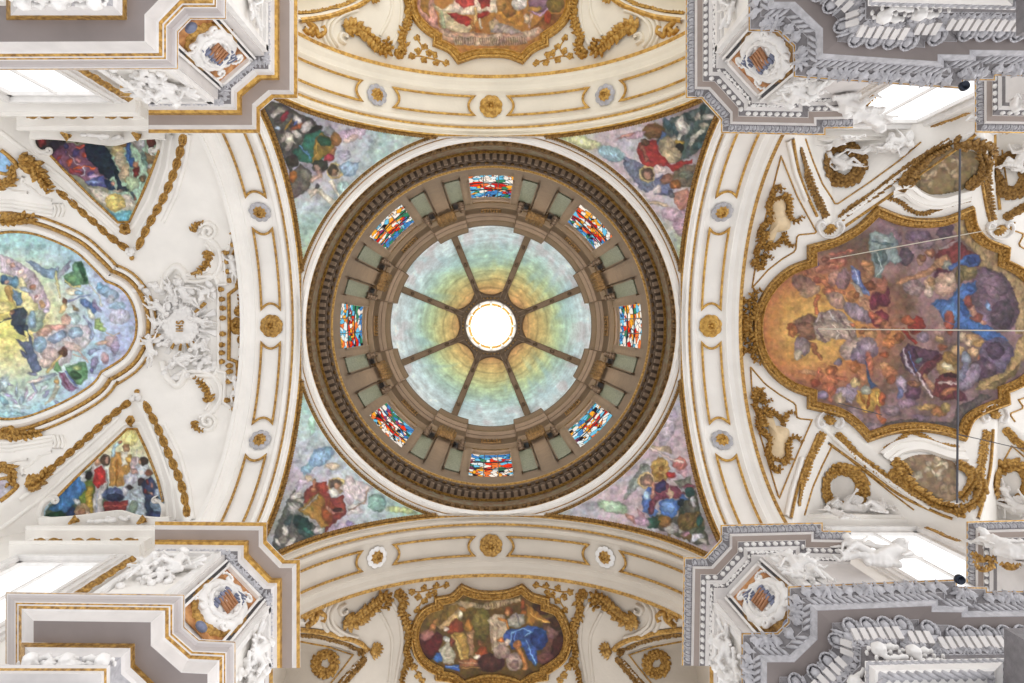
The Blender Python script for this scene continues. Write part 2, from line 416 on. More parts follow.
class Paint:
    """ops, painted in order: ('e',x,y,rx,ry,deg,rgb) ('p',pts,rgb) ('l',pts,width,rgb)"""
    def __init__(s, base, warp=1.2, seed=1, fold=.24, soft=1.5, sat=.86, al=.9): s.base = base; s.ops = []; s.warp = warp; s.seed = seed; s.fold = fold; s.soft = soft; s.sat = sat; s.al = al; s.gain = 1.0; s.o = (0., 0., 1.)
    def at(s, ox, oy, k): s.o = (ox, oy, k); return s      # following coordinates are k per pixel, from (ox, oy)
    def q(s, pts): ox, oy, k = s.o; return [(ox + p[0] / k, oy + p[1] / k) for p in pts]
    def e(s, x, y, rx, ry, deg, rgb, f=None): ox, oy, k = s.o; s.ops.append(('e', ox + x / k, oy + y / k, rx / k, ry / k, deg, rgb, f)); return s
    def p(s, pts, rgb, f=None): s.ops.append(('p', s.q(pts), 0, 0, 0, rgb, f)); return s
    def l(s, pts, w, rgb, f=None): s.ops.append(('l', s.q(pts), w / s.o[2], 0, 0, rgb, f)); return s
    def blobs(s, pts, r, cols, seed=0, ar=.6):
        r_ = random.Random(seed)
        for i, (x, y) in enumerate(pts): s.e(x, y, r * r_.uniform(.7, 1.3), r * ar * r_.uniform(.7, 1.3), r_.uniform(0, 180), cols[i % len(cols)])
        return s
    def fig(s, x, y, h, deg, skin=(206, 140, 100), robe=None, robe2=None, arms=1, hair=(110, 66, 40)):
        """painted figure: head at the far end of its axis; deg = direction from hips to head"""
        a = math.radians(deg); d = np.array((math.cos(a), math.sin(a))); n = np.array((-d[1], d[0])); o = np.array((x, y), float)
        Q = lambda u, v: o + d * u * h + n * v * h
        rb = robe or skin
        s.l([Q(-.05, .06), Q(-.35, .22), Q(-.75, .12)], h * .13, skin if not robe2 else robe2); s.l([Q(-.05, -.08), Q(-.42, -.12), Q(-.8, -.22)], h * .12, skin if not robe2 else robe2)
        s.e(*Q(.0, 0), h * .26, h * .17, deg, rb); s.e(*Q(.24, 0), h * .24, h * .17, deg, skin if (robe and robe2) else rb)
        if robe: s.e(*Q(-.22, .05), h * .36, h * .24, deg + 12, robe)
        if arms: s.l([Q(.34, .14), Q(.30, .36), Q(.52, .50)], h * .08, skin); s.l([Q(.34, -.14), Q(.22, -.36), Q(.40, -.52)], h * .08, skin)
        s.e(*Q(.55, 0), h * .115, h * .10, deg, skin); s.e(*Q(.61, .01), h * .09, h * .10, deg, hair)
        return s
    def color(s, px, py):
        px = np.asarray(px, float); py = np.asarray(py, float)
        wx = px + s.warp * (3.2 * (vnoise(px, py, 8, s.seed, 3) - .5) + 1.3 * (vnoise(px, py, 2.4, s.seed + 20, 1) - .5)); wy = py + s.warp * (3.2 * (vnoise(px, py, 8, s.seed + 50, 3) - .5) + 1.3 * (vnoise(px, py, 2.4, s.seed + 70, 1) - .5))
        if callable(s.base): C = s.base(wx, wy)
        else: C = np.ones(px.shape + (3,)) * np.array(s.base, float)
        C = C + 16 * (vnoise(px, py, 14, s.seed + 9, 4)[..., None] - .5)
        for i, op in enumerate(s.ops):
            k = op[0]; rgb = np.array(op[5] if k != 'e' else op[6], float); f = op[-1]
            if k == 'e':
                _, x, y, rx, ry, deg, _, _ = op; a = math.radians(deg); dx = wx - x; dy = wy - y
                u = dx * math.cos(a) + dy * math.sin(a); v = -dx * math.sin(a) + dy * math.cos(a)
                q = np.sqrt((u / rx) ** 2 + (v / ry) ** 2); e = s.soft / min(rx, ry); al = np.clip((1 + e * .5 - q) / e, 0, 1)
                sh = .74 + .46 * np.clip(1 - q, 0, 1) ** .7 - .10 * np.clip((u + v) / (rx + ry), -1, 1)
            elif k == 'l':
                pts = np.array(op[1], float); w = op[2] / 2; dm = np.full(wx.shape, 1e9)
                for a_, b_ in zip(pts[:-1], pts[1:]):
                    ab = b_ - a_; L = (ab ** 2).sum() + 1e-9; t = np.clip(((wx - a_[0]) * ab[0] + (wy - a_[1]) * ab[1]) / L, 0, 1)
                    dm = np.minimum(dm, np.hypot(wx - a_[0] - t * ab[0], wy - a_[1] - t * ab[1]))
                al = np.clip((w - dm) / s.soft + .5, 0, 1); sh = .80 + .32 * np.clip(1 - dm / max(w, .1), 0, 1)
            else:
                pts = np.array(op[1], float); ins = np.zeros(wx.shape, bool); dm = np.full(wx.shape, 1e9); m = len(pts)
                for j in range(m):
                    a_ = pts[j]; b_ = pts[(j + 1) % m]; ab = b_ - a_; L = (ab ** 2).sum() + 1e-9
                    t = np.clip(((wx - a_[0]) * ab[0] + (wy - a_[1]) * ab[1]) / L, 0, 1); dm = np.minimum(dm, np.hypot(wx - a_[0] - t * ab[0], wy - a_[1] - t * ab[1]))
                    if abs(ab[1]) > 1e-9:
                        c = ((a_[1] > wy) != (b_[1] > wy)) & (wx < (b_[0] - a_[0]) * (wy - a_[1]) / (b_[1] - a_[1]) + a_[0]); ins ^= c
                al = np.clip(np.where(ins, dm, -dm) / s.soft + .5, 0, 1); sh = .80 + .24 * np.clip(np.where(ins, dm, 0) / 3.0, 0, 1) + .22 * (vnoise(wx, wy, 9, s.seed + i, 2) - .5)
            if not np.any(al > 0): continue
            al = al * s.al; rgb = rgb.mean() + (rgb - rgb.mean()) * s.sat
            fo = s.fold if f is None else f; ang = (i * 2.399) % 3.14; uu = wx * math.cos(ang) + wy * math.sin(ang); vv = -wx * math.sin(ang) + wy * math.cos(ang)
            fl = 1 + fo * 2.2 * (vnoise(uu * 1.9, vv, 4, s.seed + i * 7, 2) - .5)
            C = C * (1 - al[..., None]) + rgb * np.clip(fl * sh, .3, 1.6)[..., None] * al[..., None]
        dk = vnoise(px, py, 6, s.seed + 300, 3); C = C * (1 + .22 * (vnoise(px, py, 3.0, s.seed + 77, 3) - .5) - .14 * np.clip((dk - .58) * 6, 0, 1) + .10 * np.clip((.40 - dk) * 6, 0, 1))[..., None]
        C = C + 14 * np.stack([vnoise(px, py, 4, s.seed + q, 2) - .5 for q in (401, 402, 403)], -1)
        return lin(np.clip(C * s.gain, 4, 252))
def inside(px, py, poly):
    ins = np.zeros(px.shape, bool); m = len(poly)
    for j in range(m):
        a_ = poly[j]; b_ = poly[(j + 1) % m]
        if abs(b_[1] - a_[1]) > 1e-9: ins ^= ((a_[1] > py) != (b_[1] > py)) & (px < (b_[0] - a_[0]) * (py - a_[1]) / (b_[1] - a_[1]) + a_[0])
    return ins
def canvas(name, surf, poly, paint, step=.6, lift=.03, m=None, parent=None):
    """painted field lying on the vault, cut to an outline"""
    poly = np.asarray(poly, float); x0, y0 = poly.min(0); x1, y1 = poly.max(0)
    xs = np.arange(x0 - step, x1 + 2 * step, step); ys = np.arange(y0 - step, y1 + 2 * step, step)
    X, Y = np.meshgrid(xs, ys, indexing='ij'); keep = inside(X, Y, poly)
    # cells whose every corner is inside or near
    k4 = keep[:-1, :-1] | keep[1:, :-1] | keep[:-1, 1:] | keep[1:, 1:]
    use = np.zeros_like(keep); use[:-1, :-1] |= k4; use[1:, :-1] |= k4; use[:-1, 1:] |= k4; use[1:, 1:] |= k4
    idx = -np.ones(X.shape, int); idx[use] = np.arange(use.sum()); P, N = surf.hit(X[use], Y[use]); P = P + N * lift
    a, b = np.nonzero(k4); f = np.stack([idx[a, b], idx[a + 1, b], idx[a + 1, b + 1], idx[a, b + 1]], 1)
    me = bpy.data.meshes.new(name); me.from_pydata(P.tolist(), [], f.tolist()); me.materials.append(m or FRES)
    me.polygons.foreach_set('use_smooth', np.ones(len(f), bool)); me.update()
    o = bpy.data.objects.new(name, me); COL.objects.link(o)
    if parent: o.parent = parent
    paintattr(o, paint.color(X[use], Y[use])); return o
# ================================================================ SETTING: vaults
def field(name, zf, xs, ys, m, keep=None):
    X, Y = np.meshgrid(xs, ys, indexing='ij'); Z = zf(X, Y); mb = MB()
    mb.grid(np.stack([X, Y, Z], 2))
    o = mb.build(name, m, None, True); return struct(o)
D0, D1 = 5.476, 7.32
yy = np.r_[-RV * np.cos(np.linspace(0, .35, 14)), np.linspace(-5.3, 5.3, 150), RV * np.cos(np.linspace(.35, 0, 14))]
field('ceiling', zN, np.linspace(-19, -D1, 190), yy, PL)
field('ceiling', zN, np.linspace(D1, 19, 190), yy, PL)
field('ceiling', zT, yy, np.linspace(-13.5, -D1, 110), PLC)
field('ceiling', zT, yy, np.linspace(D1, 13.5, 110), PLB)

# arches: soffit section, pixel distance of the crown from the zenith, drop, material of the strip that follows
ARCH = [(187.6, -.10, 2), (188.2, .06, 1), (189.6, .07, 0), (192, .02, 0), (193.5, .10, 0), (196, .05, 0), (196.4, .07, 1), (198.6, .07, 1), (199, .0, 0), (201, .05, 0),
        (204, .05, 0), (206, .0, 0), (210, -.03, 0), (229, -.03, 0), (232, .0, 0), (234.5, .05, 0), (236, .02, 0), (240, .03, 0), (243, .10, 0), (245.4, .12, 0), (245.8, .15, 1), (249.4, .14, 1), (250, -.25, 1)]
def arch(side, plaster, gold, gold_outer=True):
    mb = MB(); th = np.radians(np.linspace(-89, 89, 120)); ax, sg = side
    prev = None
    for k in range(len(ARCH) - 1):
        cols = []
        for q in (k, k + 1):
            pc, dr, _ = ARCH[q]; D = pc * (HS + RA) / F; r = RA - dr
            a = r * np.sin(th); z = HS + r * np.cos(th); d = np.full_like(a, D * sg)
            cols.append(np.stack([a, d, z], 1) if ax == 'y' else np.stack([d, a, z], 1))
        mi = ARCH[k][2]
        if k >= 20 and not gold_outer: mi = 0
        mb.grid(np.stack(cols, 1), 1 if mi else 0)
    return struct(mb.build('trim_arch', [plaster, gold], None, True))
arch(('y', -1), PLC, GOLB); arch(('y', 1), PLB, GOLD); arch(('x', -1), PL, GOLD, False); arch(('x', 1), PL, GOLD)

def on_arch(side, th, pc):
    """pixel position of a point of the soffit at arc angle th, band position pc"""
    ax, sg = side; a = RA * np.sin(th); z = HS + RA * np.cos(th); d = pc * (HS + RA) / F * sg + 0 * a
    x, y = (a, d) if ax == 'y' else (d, a)
    return np.stack([CX + x / z * F, CY + y / z * F], -1)
def arch_panels(side, surf, gold):
    mb = MB()
    for lo, hi, ends in ((5.2, 30.0, (1, 1)), (40.3, 68, (1, 0))):
        for sg in (-1, 1):
            P = []
            def ang(e0, e1, p0, p1, bul, n):
                for t in np.linspace(0, 1, n, endpoint=False): P.append((e0 + (e1 - e0) * t + bul * 4 * t * (1 - t), p0 + (p1 - p0) * t))
            ang(lo, hi, 229, 229, 0, 24); ang(hi, hi, 229, 210.5, -1.7 * ends[1], 10); ang(hi, lo, 210.5, 210.5, 0, 24); ang(lo, lo, 210.5, 229, 1.7 * ends[0], 10)
            P = np.array(P); px = on_arch(side, np.radians(P[:, 0]) * sg, P[:, 1])
            stroke(mb, surf, px, .036, .04, closed=True, lift=.03)
    return struct(mb.build('trim_panel_bead', gold, None, True))
SIDES = {'top': (('y', -1), SAy, GOLB, PLC), 'bottom': (('y', 1), SAy, GOLD, PLB), 'left': (('x', -1), SAx, GOLD, PL), 'right': (('x', 1), SAx, GOLB, PL)}
WHERE = {'top': 'top arch', 'bottom': 'bottom arch', 'left': 'left arch', 'right': 'right arch'}
for nm, (sd, sf, g, pl) in SIDES.items():
    arch_panels(sd, sf, g)
    c = on_arch(sd, np.array(0.0), 219.5)
    mb = MB(); rosette(mb, sf, c, .33, 8, 0, h=.10); o = mb.build('rosette', g, None, True)
    ring = MB(); P, N = sf.hit([c[0]], [c[1]])
    for e in (-1, 1):
        a = np.radians(np.linspace(-60, 60, 20)); rr = 13.0
        px = np.stack([c[0] + rr * (np.cos(a) * e if sd[0] == 'y' else np.sin(a)), c[1] + rr * (np.sin(a) if sd[0] == 'y' else np.cos(a) * e)], 1)
    tag(o, 'gilded round flower rosette at the crown of the %s' % WHERE[nm], 'rosette', 'crown rosettes of the crossing arches')
    for s_ in (-1, 1):
        c = on_arch(sd, np.array(math.radians(35.2) * s_), 219.5)
        ends = {'top': ('left', 'right'), 'bottom': ('left', 'right'), 'left': ('upper', 'lower'), 'right': ('upper', 'lower')}[nm]
        w = MB(); P, N = sf.hit([c[0]], [c[1]]); P = P[0]; N = N[0]; T = np.cross(N, (.2, 1, .1)); T /= np.linalg.norm(T); B = np.cross(N, T)
        for i in range(9):
            a = 2 * PI * i / 9; d, b = rot2(T, B, a); leaf(w, P + d * .13, d, b, N, .17, .17, .06, 0, curl=.5, shape=PETAL)
        wo = w.build('shell_rim', GRY if nm != 'bottom' else STU, None, True)
        w = MB(); rosette(w, sf, c, .21, 6, 0, h=.10); ell(w, P + N * .08 + B * .06, (T, B, N), (.07, .06, .06)); wi = w.build('gilded_head', g, None, True)
        thing_of([wo, wi], 'medallion', 'small %s medallion with gilded mask and scalloped rim, %s end of the %s' % ('round', ends[0 if s_ < 0 else 1], WHERE[nm]), 'medallion', 'small medallions between the arch panels')

# ================================================================ pendentives
def pend_edge(q, kind, n=50):
    """pixel polyline of one edge of a pendentive, q=(sx,sy)"""
    sx, sy = q
    if kind == 'ring':
        ph = np.radians(np.linspace(15.9, 74.1, n)); r = 5.735; z = 19.757
        return np.stack([CX + sx * r * np.cos(ph) / z * F, CY + sy * r * np.sin(ph) / z * F], 1)
    a = np.linspace(1.62, 5.44, n); z = HS + np.sqrt(np.maximum(RP ** 2 - D0 ** 2 - a ** 2, 0))
    x, y = (a, np.full_like(a, D0)) if kind == 'y' else (np.full_like(a, D0), a)
    return np.stack([CX + sx * x / z * F, CY + sy * y / z * F], 1)
def pend_grid(q, na=150, nr=110):
    ph = np.radians(np.linspace(1, 89, na)); r0 = np.minimum(D0 / np.maximum(np.cos(ph), np.sin(ph)), RP - .003)
    r1 = np.minimum(5.72, r0)
    # even steps along the sphere
    b0 = np.arcsin(r0 / RP); b1 = np.arcsin(r1 / RP); t = np.linspace(0, 1, nr)
    be = b0[:, None] + (b1 - b0)[:, None] * t; r = RP * np.sin(be); z = HS + RP * np.cos(be)
    return np.stack([q[0] * r * np.cos(ph)[:, None], q[1] * r * np.sin(ph)[:, None], z], 2)

# ================================================================ drum and dome
def revolve(name, st, mats, n=192, step=None, smooth=True):
    """stations (pixel radius, z, material of the following strip)"""
    th = np.linspace(0, 2 * PI, n + 1); mb = MB()
    for k in range(len(st) - 1):
        rows = []
        for pr, z, _ in (st[k], st[k + 1]):
            r = pr * z / F * np.ones_like(th)
            if step is not None: r = r - step(th)
            lim = 5.47 if name == 'trim_ring' else 99
            rows.append(np.stack([np.clip(r * np.cos(th), -lim, lim), np.clip(r * np.sin(th), -lim, lim), np.full_like(th, z)], 1))
        mb.grid(np.stack(rows, 1), st[k][2])
    return struct(mb.build(name, mats, None, smooth))
# white ring above the pendentives
revolve('trim_ring', [(200.5, 19.72, 0), (198, 19.72, 0), (196.5, 19.78, 0), (194, 19.76, 0), (193.4, 19.84, 1), (192.8, 19.82, 1), (192.4, 19.86, 0), (189, 19.84, 0), (188.4, 19.95, 0), (185.8, 20.0, 0), (185.2, 20.05, 1), (184.6, 20.1, 1)], [PL, GOLD])
# carved and painted frieze, then the cornice of the drum
def zr(pr, r): return r * F / pr
revolve('trim_frieze', [(184.6, 20.1, 0), (180.5, 20.25, 0), (180.2, 20.3, 1), (175.8, 20.85, 1), (175.6, 20.9, 0)], [OLDG, mat('painted_drum_frieze', (128, 126, 104), .5, var=.3, scale=7, dark=(112, 74, 48))])
revolve('trim_cornice', [(175.6, 20.85, 0), (172.9, 20.8, 0), (172.7, 20.9, 1), (172.4, 21.05, 2), (165.2, 21.1, 1), (164.4, 21.2, 2), (161.4, 21.22, 2), (161.0, 21.3, 1), (160.2, 21.42, 0), (158.4, 21.44, 0), (157.8, 21.5, 1), (154.6, 21.9, 1), (158, 22.3, 1)], [GOLD, BRN, BRD])
mb = MB()
for i in range(150):
    a = 2 * PI * i / 150; c = np.array((math.cos(a), math.sin(a), 0)); t = np.array((-math.sin(a), math.cos(a), 0)); r = 169.6 * 20.98 / F
    mb.box(c * r + np.array((0, 0, 20.98)), (c, t, (0, 0, 1)), (.075, .062, .10))
struct(mb.build('trim_dentils', BRN))
mb = MB()
for i in range(120):
    a = 2 * PI * (i + .5) / 120; c = np.array((math.cos(a), math.sin(a), 0)); t = np.array((-math.sin(a), math.cos(a), 0))
    ell(mb, c * 162.9 * 21.16 / F + np.array((0, 0, 21.16)), (c, t, (0, 0, 1)), (.05, .085, .05))
    ell(mb, c * 182.6 * 20.16 / F + np.array((0, 0, 20.15)), (c, t, (0, 0, 1)), (.06, .10, .05))
struct(mb.build('trim_egg_band', OLDG, None, True))
RD = 5.3
# drum wall with eight window openings (window k at angle 45k)
WZ0, WZ1, WH = zr(150.8, RD), zr(128.6, RD), math.radians(8.6)
mb = MB()
def cylpatch(mb, r, a0, a1, z0, z1, mi=0, n=10):
    a = np.linspace(a0, a1, n); mb.grid(np.stack([np.stack([r * np.cos(a), r * np.sin(a), np.full_like(a, z)], 1) for z in (z0, z1)], 1), mi)
for k in range(8):
    c = k * PI / 4
    cylpatch(mb, RD, c + WH, c + PI / 4 - WH, 21.8, 31.6, 0, 16); cylpatch(mb, RD, c - WH, c + WH, 21.8, WZ0); cylpatch(mb, RD, c - WH, c + WH, WZ1, 31.6)
    for a in (c - WH, c + WH):
        d = np.array((math.cos(a), math.sin(a), 0)); z = np.array((0, 0, 1))
        mb.add([d * RD + z * WZ0, d * (RD + .3) + z * WZ0, d * (RD + .3) + z * WZ1, d * RD + z * WZ1], [(0, 1, 2, 3)])
    for z in (WZ0, WZ1):
        a = np.linspace(c - WH, c + WH, 8); mb.grid(np.stack([np.stack([r * np.cos(a), r * np.sin(a), np.full_like(a, z)], 1) for r in (RD, RD + .3)], 1))
struct(mb.build('wall_drum', BRN, None, True))
def rbox(mb, a0, a1, r0, r1, z0, z1, mi=0, n=5):
    """curved block on the drum wall"""
    a = np.linspace(a0, a1, n)
    def q(r, z): return np.stack([r * np.cos(a), r * np.sin(a), np.full_like(a, z)], 1)
    mb.grid(np.stack([q(r1, z0), q(r0, z0), q(r0, z1), q(r1, z1)], 1), mi)
    for i in (0, -1):
        d = np.array((math.cos(a[i]), math.sin(a[i]), 0)); z = np.array((0, 0, 1))
        mb.add([d * r0 + z * z0, d * r1 + z * z0, d * r1 + z * z1, d * r0 + z * z1], [(0, 1, 2, 3)], mi)
dg = math.radians
COMP = ['right', 'lower right', 'bottom', 'lower left', 'left', 'upper left', 'top', 'upper right']
PB = zr(151.5, RD); PT = 28.55
def relpos(k): return COMP[k]
# pale gold line at the foot of the drum wall
mb = MB(); a = np.linspace(0, 2 * PI, 193)
for z0, z1, rr in ((21.95, 22.05, RD - .02),): pass
for k in range(8):
    c = k * PI / 4
    # window: frame, glazing bars, stained glass
    fr = MB(); rbox(fr, c - dg(11.8), c - WH, RD - .13, RD, 22.2, PT - .05); rbox(fr, c + WH, c + dg(11.8), RD - .13, RD, 22.2, PT - .05)
    rbox(fr, c - dg(9.1), c - WH, RD - .20, RD, WZ0 - .1, WZ1 + .1); rbox(fr, c + WH, c + dg(9.1), RD - .20, RD, WZ0 - .1, WZ1 + .1)
    fo = struct(fr.build('window_%d' % (k + 1), BRN), 'drum window surround, %s of the ring' % COMP[k])
    na, nz = 64, 64; A = np.linspace(c - WH, c + WH, na); Z = np.linspace(WZ0, WZ1, nz); AA, ZZ = np.meshgrid(A, Z, indexing='ij')
    gl = MB(); gl.grid(np.stack([(RD + .03) * np.cos(AA), (RD + .03) * np.sin(AA), ZZ], 2)); go = gl.build('stained_glass', GLASS, fo, False)
    r_ = np.random.RandomState(11 + k)
    U = (AA - c) / WH; V = (ZZ - WZ0) / (WZ1 - WZ0)
    S = r_.rand(110, 2) * np.array([2.2, 1.1]) - np.array([1.1, .05]); d = (U[..., None] - S[:, 0]) ** 2 * 1.0 + ((V[..., None] - S[:, 1]) * 2.6) ** 2
    idx = d.argmin(-1)
    palette = lin([(236, 60, 30), (236, 226, 214), (226, 232, 230), (70, 130, 190), (245, 170, 50), (200, 40, 36), (60, 130, 96), (250, 235, 220), (150, 60, 110), (110, 190, 220), (235, 120, 60)])
    pi_ = r_.randint(0, 11, 110)
    for i in range(110):                       # cooler glass towards the top of each light, a red-robed figure in the middle
        if S[i, 1] > .80: pi_[i] = r_.choice([3, 6, 3, 9, 1])
        elif S[i, 1] < .25: pi_[i] = r_.choice([1, 2, 4, 7, 10, 9])
        elif abs(S[i, 0]) < .45 and .25 < S[i, 1] < .7: pi_[i] = r_.choice([0, 5, 10, 2, 4, 7])
    col = palette[pi_][idx]; ds = np.sort(d, -1); lead = (np.sqrt(ds[..., 1]) - np.sqrt(ds[..., 0])) < .022
    col = np.where(lead[..., None], lin((40, 36, 40)), col)
    paintattr(go, col.reshape(-1, 3))
    br = MB()
    for u in (-.34, .34):
        a = c + u * WH; rbox(br, a - .003, a + .003, RD - .01, RD + .02, WZ0, WZ1)
    for z in (WZ0 + 1.3, WZ0 + 2.5): rbox(br, c - WH, c + WH, RD - .01, RD + .02, z - .03, z + .03)
    br.build('glazing_bars', MET, fo)
    # pilaster cluster between this window and the next
    c2 = c + PI / 8
    pw = MB(); rbox(pw, c2 - dg(3.3), c2 + dg(3.3), RD - .22, RD, 22.0, PT); rbox(pw, c2 - dg(2.9), c2 - dg(2.5), RD - .25, RD - .2, 22.1, PT - .3); rbox(pw, c2 + dg(2.5), c2 + dg(2.9), RD - .25, RD - .2, 22.1, PT - .3)
    po = struct(pw.build('trim_pilaster', BRN), 'brown pilaster on the drum wall')
    for s_ in (-1, 1):
        m_ = c2 + s_ * dg(7.2); g_ = MB(); rbox(g_, m_ - dg(2.9), m_ + dg(2.9), RD - .05, RD, PB + .15, PT - .6); struct(g_.build('trim_marble_panel', GRN), 'green marble panel beside a drum pilaster')
        b_ = MB(); rbox(b_, m_ - dg(3.4), m_ - dg(2.9), RD - .12, RD, PB, PT); rbox(b_, m_ + dg(2.9), m_ + dg(3.4), RD - .12, RD, PB, PT); struct(b_.build('trim_panel_frame', BRN))
    cp = MB()
    for s_ in (-3.2, -1.6, 0, 1.6, 3.2):
        for lv in range(2):
            a = c2 + dg(s_); d = np.array((math.cos(a), math.sin(a), 0)); t = np.array((-math.sin(a), math.cos(a), 0)); zz = np.array((0, 0, 1.0))
            leaf(cp, d * (RD - .40) + zz * (PT - .9 + .4 * lv), (zz - d * .5), t, -d, .5, .24, .10, 0, curl=1.2)
    for s_ in (-1, 1):
        a = c2 + dg(4.2) * s_; d = np.array((math.cos(a), math.sin(a), 0)); t = np.array((-math.sin(a), math.cos(a), 0))
        ell(cp, d * (RD - .5) + np.array((0, 0, PT - .15)), (d, t, (0, 0, 1)), (.12, .08, .14)); ell(cp, d * (RD - .62) + np.array((0, 0, PT - .1)), (d, t, (0, 0, 1)), (.06, .05, .06))
    rbox(cp, c2 - dg(4.8), c2 + dg(4.8), RD - .60, RD, PT, PT + .18)
    co = cp.build('pilaster_capital', OLDG, None, True)
    tag(co, 'dark gilded leafy capital in the drum, just clockwise of the %s window' % COMP[k], 'capital', 'capitals of the drum pilasters')
    for s_ in (-1, 1):
        m_ = c2 + s_ * dg(8.6); d = np.array((math.cos(m_), math.sin(m_), 0)); t = np.array((-math.sin(m_), math.cos(m_), 0)); bm_ = MB()
        rbox(bm_, m_ - dg(1.6), m_ + dg(1.6), RD - .30, RD, PT - .35, PT + .2)
        for q in range(4): ell(bm_, d * (RD - .16 - .08 * q) + np.array((0, 0, PT - .75 + .18 * q)), (d, t, (0, 0, 1)), (.09, .12, .12))
        bo = bm_.build('bracket', BRD, None, True)
        tag(bo, 'dark carved bracket %s the %s drum window' % ('just clockwise of' if s_ < 0 else 'just counter-clockwise of', COMP[k if s_ < 0 else (k + 1) % 8]), 'bracket', 'dark brackets under the drum entablature')
# entablature above, breaking forward over the pilasters
def brk(th):
    d = np.abs((th - PI / 8 + PI / 8) % (PI / 4) - PI / 8)
    return np.where(d < dg(9.3), .20, 0.0)
th_extra = 0
revolve('trim_entablature', [(126.5, 28.6, 0), (124.6, 28.62, 1), (123.6, 28.7, 1), (123.2, 28.8, 0), (119.5, 29.3, 0), (118.6, 29.35, 2), (113.4, 30.3, 0), (112.6, 30.35, 0), (110.2, 30.4, 2), (109.6, 30.5, 0), (106, 30.62, 0), (105.4, 30.8, 1), (104.8, 30.9, 0), (101.0, 31.3, 2), (100.2, 31.6, 0), (103, 32, 0)], [BRN, OLDG, BRD], n=720, step=brk, smooth=False)
for k in range(8):          # dark cartouche on the frieze above each window
    c = k * PI / 4; cb = MB(); rbox(cb, c - dg(5.0), c + dg(5.0), 5.02, 5.10, 29.55, 29.95, n=9)
    for q in range(7):
        a = c + dg(-4.5 + 1.5 * q); d = np.array((math.cos(a), math.sin(a), 0)); t = np.array((-math.sin(a), math.cos(a), 0)); ell(cb, d * 4.99 + np.array((0, 0, 29.75)), (d, t, (0, 0, 1)), (.08, .07, .14))
    tag(cb.build('frieze_cartouche', OLDG, None, True), 'small dark cartouche on the brown band over the %s drum window' % COMP[k], 'cartouche', 'cartouches on the drum entablature')
# dome shell
ZD, RS = 31.0, 5.1
# ---- dome
def dome_col(x, y, z):
    px = x / z * F; py = y / z * F; r = np.hypot(px, py); a = np.arctan2(py, px)
    n1 = vnoise(px + 60 * np.cos(a * 2), py, 16, 5, 4); n2 = vnoise(r * 2.2, a * 18, 5, 8, 3); n3 = vnoise(px, py, 5, 31, 3)
    rr = r + 12 * (n1 - .5) - 3 * np.cos(a)
    K = np.array([20, 32, 42, 52, 62, 74, 86, 100, 120]); Cc = np.array([(200, 154, 112), (206, 160, 106), (208, 178, 116), (200, 192, 134), (186, 204, 160), (178, 208, 198), (200, 220, 226), (220, 230, 236), (216, 226, 234)], float)
    C = np.stack([np.interp(rr, K, Cc[:, i]) for i in range(3)], -1)
    C *= (1 + .24 * (n2 - .5) + .34 * (n3 - .5))[..., None]
    g = np.clip((n1 - .52) * 5, 0, 1)[..., None] * np.clip((r - 45) / 20, 0, 1)[..., None] * .35
    C = C * (1 - g) + np.array((150, 186, 196.)) * g
    pk = np.clip((vnoise(px, py, 12, 77, 3) - .56) * 6, 0, 1)[..., None] * .3 * np.clip((r - 70) / 20, 0, 1)[..., None]
    C = C * (1 - pk) + np.array((206, 170, 176.)) * pk
    ring = np.clip(1 - np.abs(((r + 5 * n1) % 9) - 4.5) / 1.2, 0, 1) * np.clip((70 - r) / 20, 0, 1)
    C *= (1 - .16 * ring)[..., None]
    return lin(np.clip(C, 5, 250))
th = np.linspace(0, 2 * PI, 361); be = np.linspace(math.asin(1.32 / RS), PI / 2, 150)
TH, BE = np.meshgrid(th, be, indexing='ij'); X = RS * np.sin(BE) * np.cos(TH); Y = RS * np.sin(BE) * np.sin(TH); Z = ZD + RS * np.cos(BE)
mb = MB(); mb.grid(np.stack([X, Y, Z], 2)); o = mb.build('ceiling_dome', FRES, None, True); paintattr(o, dome_col(X, Y, Z).reshape(-1, 3)); struct(o, 'painted dome shell')
def dpt(th, be, r): return np.array((r * math.sin(be) * math.cos(th), r * math.sin(be) * math.sin(th), ZD + r * math.cos(be)))
for k in range(8):
    a = dg(22.5 + 45 * k); d = np.array((math.cos(a), math.sin(a), 0)); t = np.array((-math.sin(a), math.cos(a), 0)); mb = MB()
    rows = []
    for b in np.linspace(math.asin(1.6 / RS), PI / 2 - .02, 30):
        w = .115 + .055 * math.sin(b) + .5 * max(0, .55 - b) ** 2; nrm = dpt(a, b, 1) - np.array((0, 0, ZD)); p = dpt(a, b, RS)
        rows.append([p - t * w, p - t * w - nrm * .12, p - t * w * .7 - nrm * .14, p - t * w * .65 - nrm * .09, p + t * w * .65 - nrm * .09, p + t * w * .7 - nrm * .14, p + t * w - nrm * .12, p + t * w])
    mb.grid(rows); rb = mb.build('dome_rib', BRN)
    st = MB()
    for b in (.52, .74, 1.0):
        p = dpt(a, b, RS - .14); nrm = (dpt(a, b, 1) - np.array((0, 0, ZD))); s_ = np.cross(nrm, t); ell(st, p, (t, s_, nrm), (.085, .16, .06)); ell(st, p - nrm * .05, (t, s_, nrm), (.05, .07, .04))
    so = st.build('carved_boss', BRD, rb, True)
    tag(rb, 'brown dome rib with dark bosses, %s' % ['pointing lower right, nearer the right window', 'pointing lower right, nearer the bottom window', 'pointing lower left, nearer the bottom window', 'pointing lower left, nearer the left window', 'pointing upper left, nearer the left window', 'pointing upper left, nearer the top window', 'pointing upper right, nearer the top window', 'pointing upper right, nearer the right window'][k], 'dome rib', 'ribs of the painted dome')
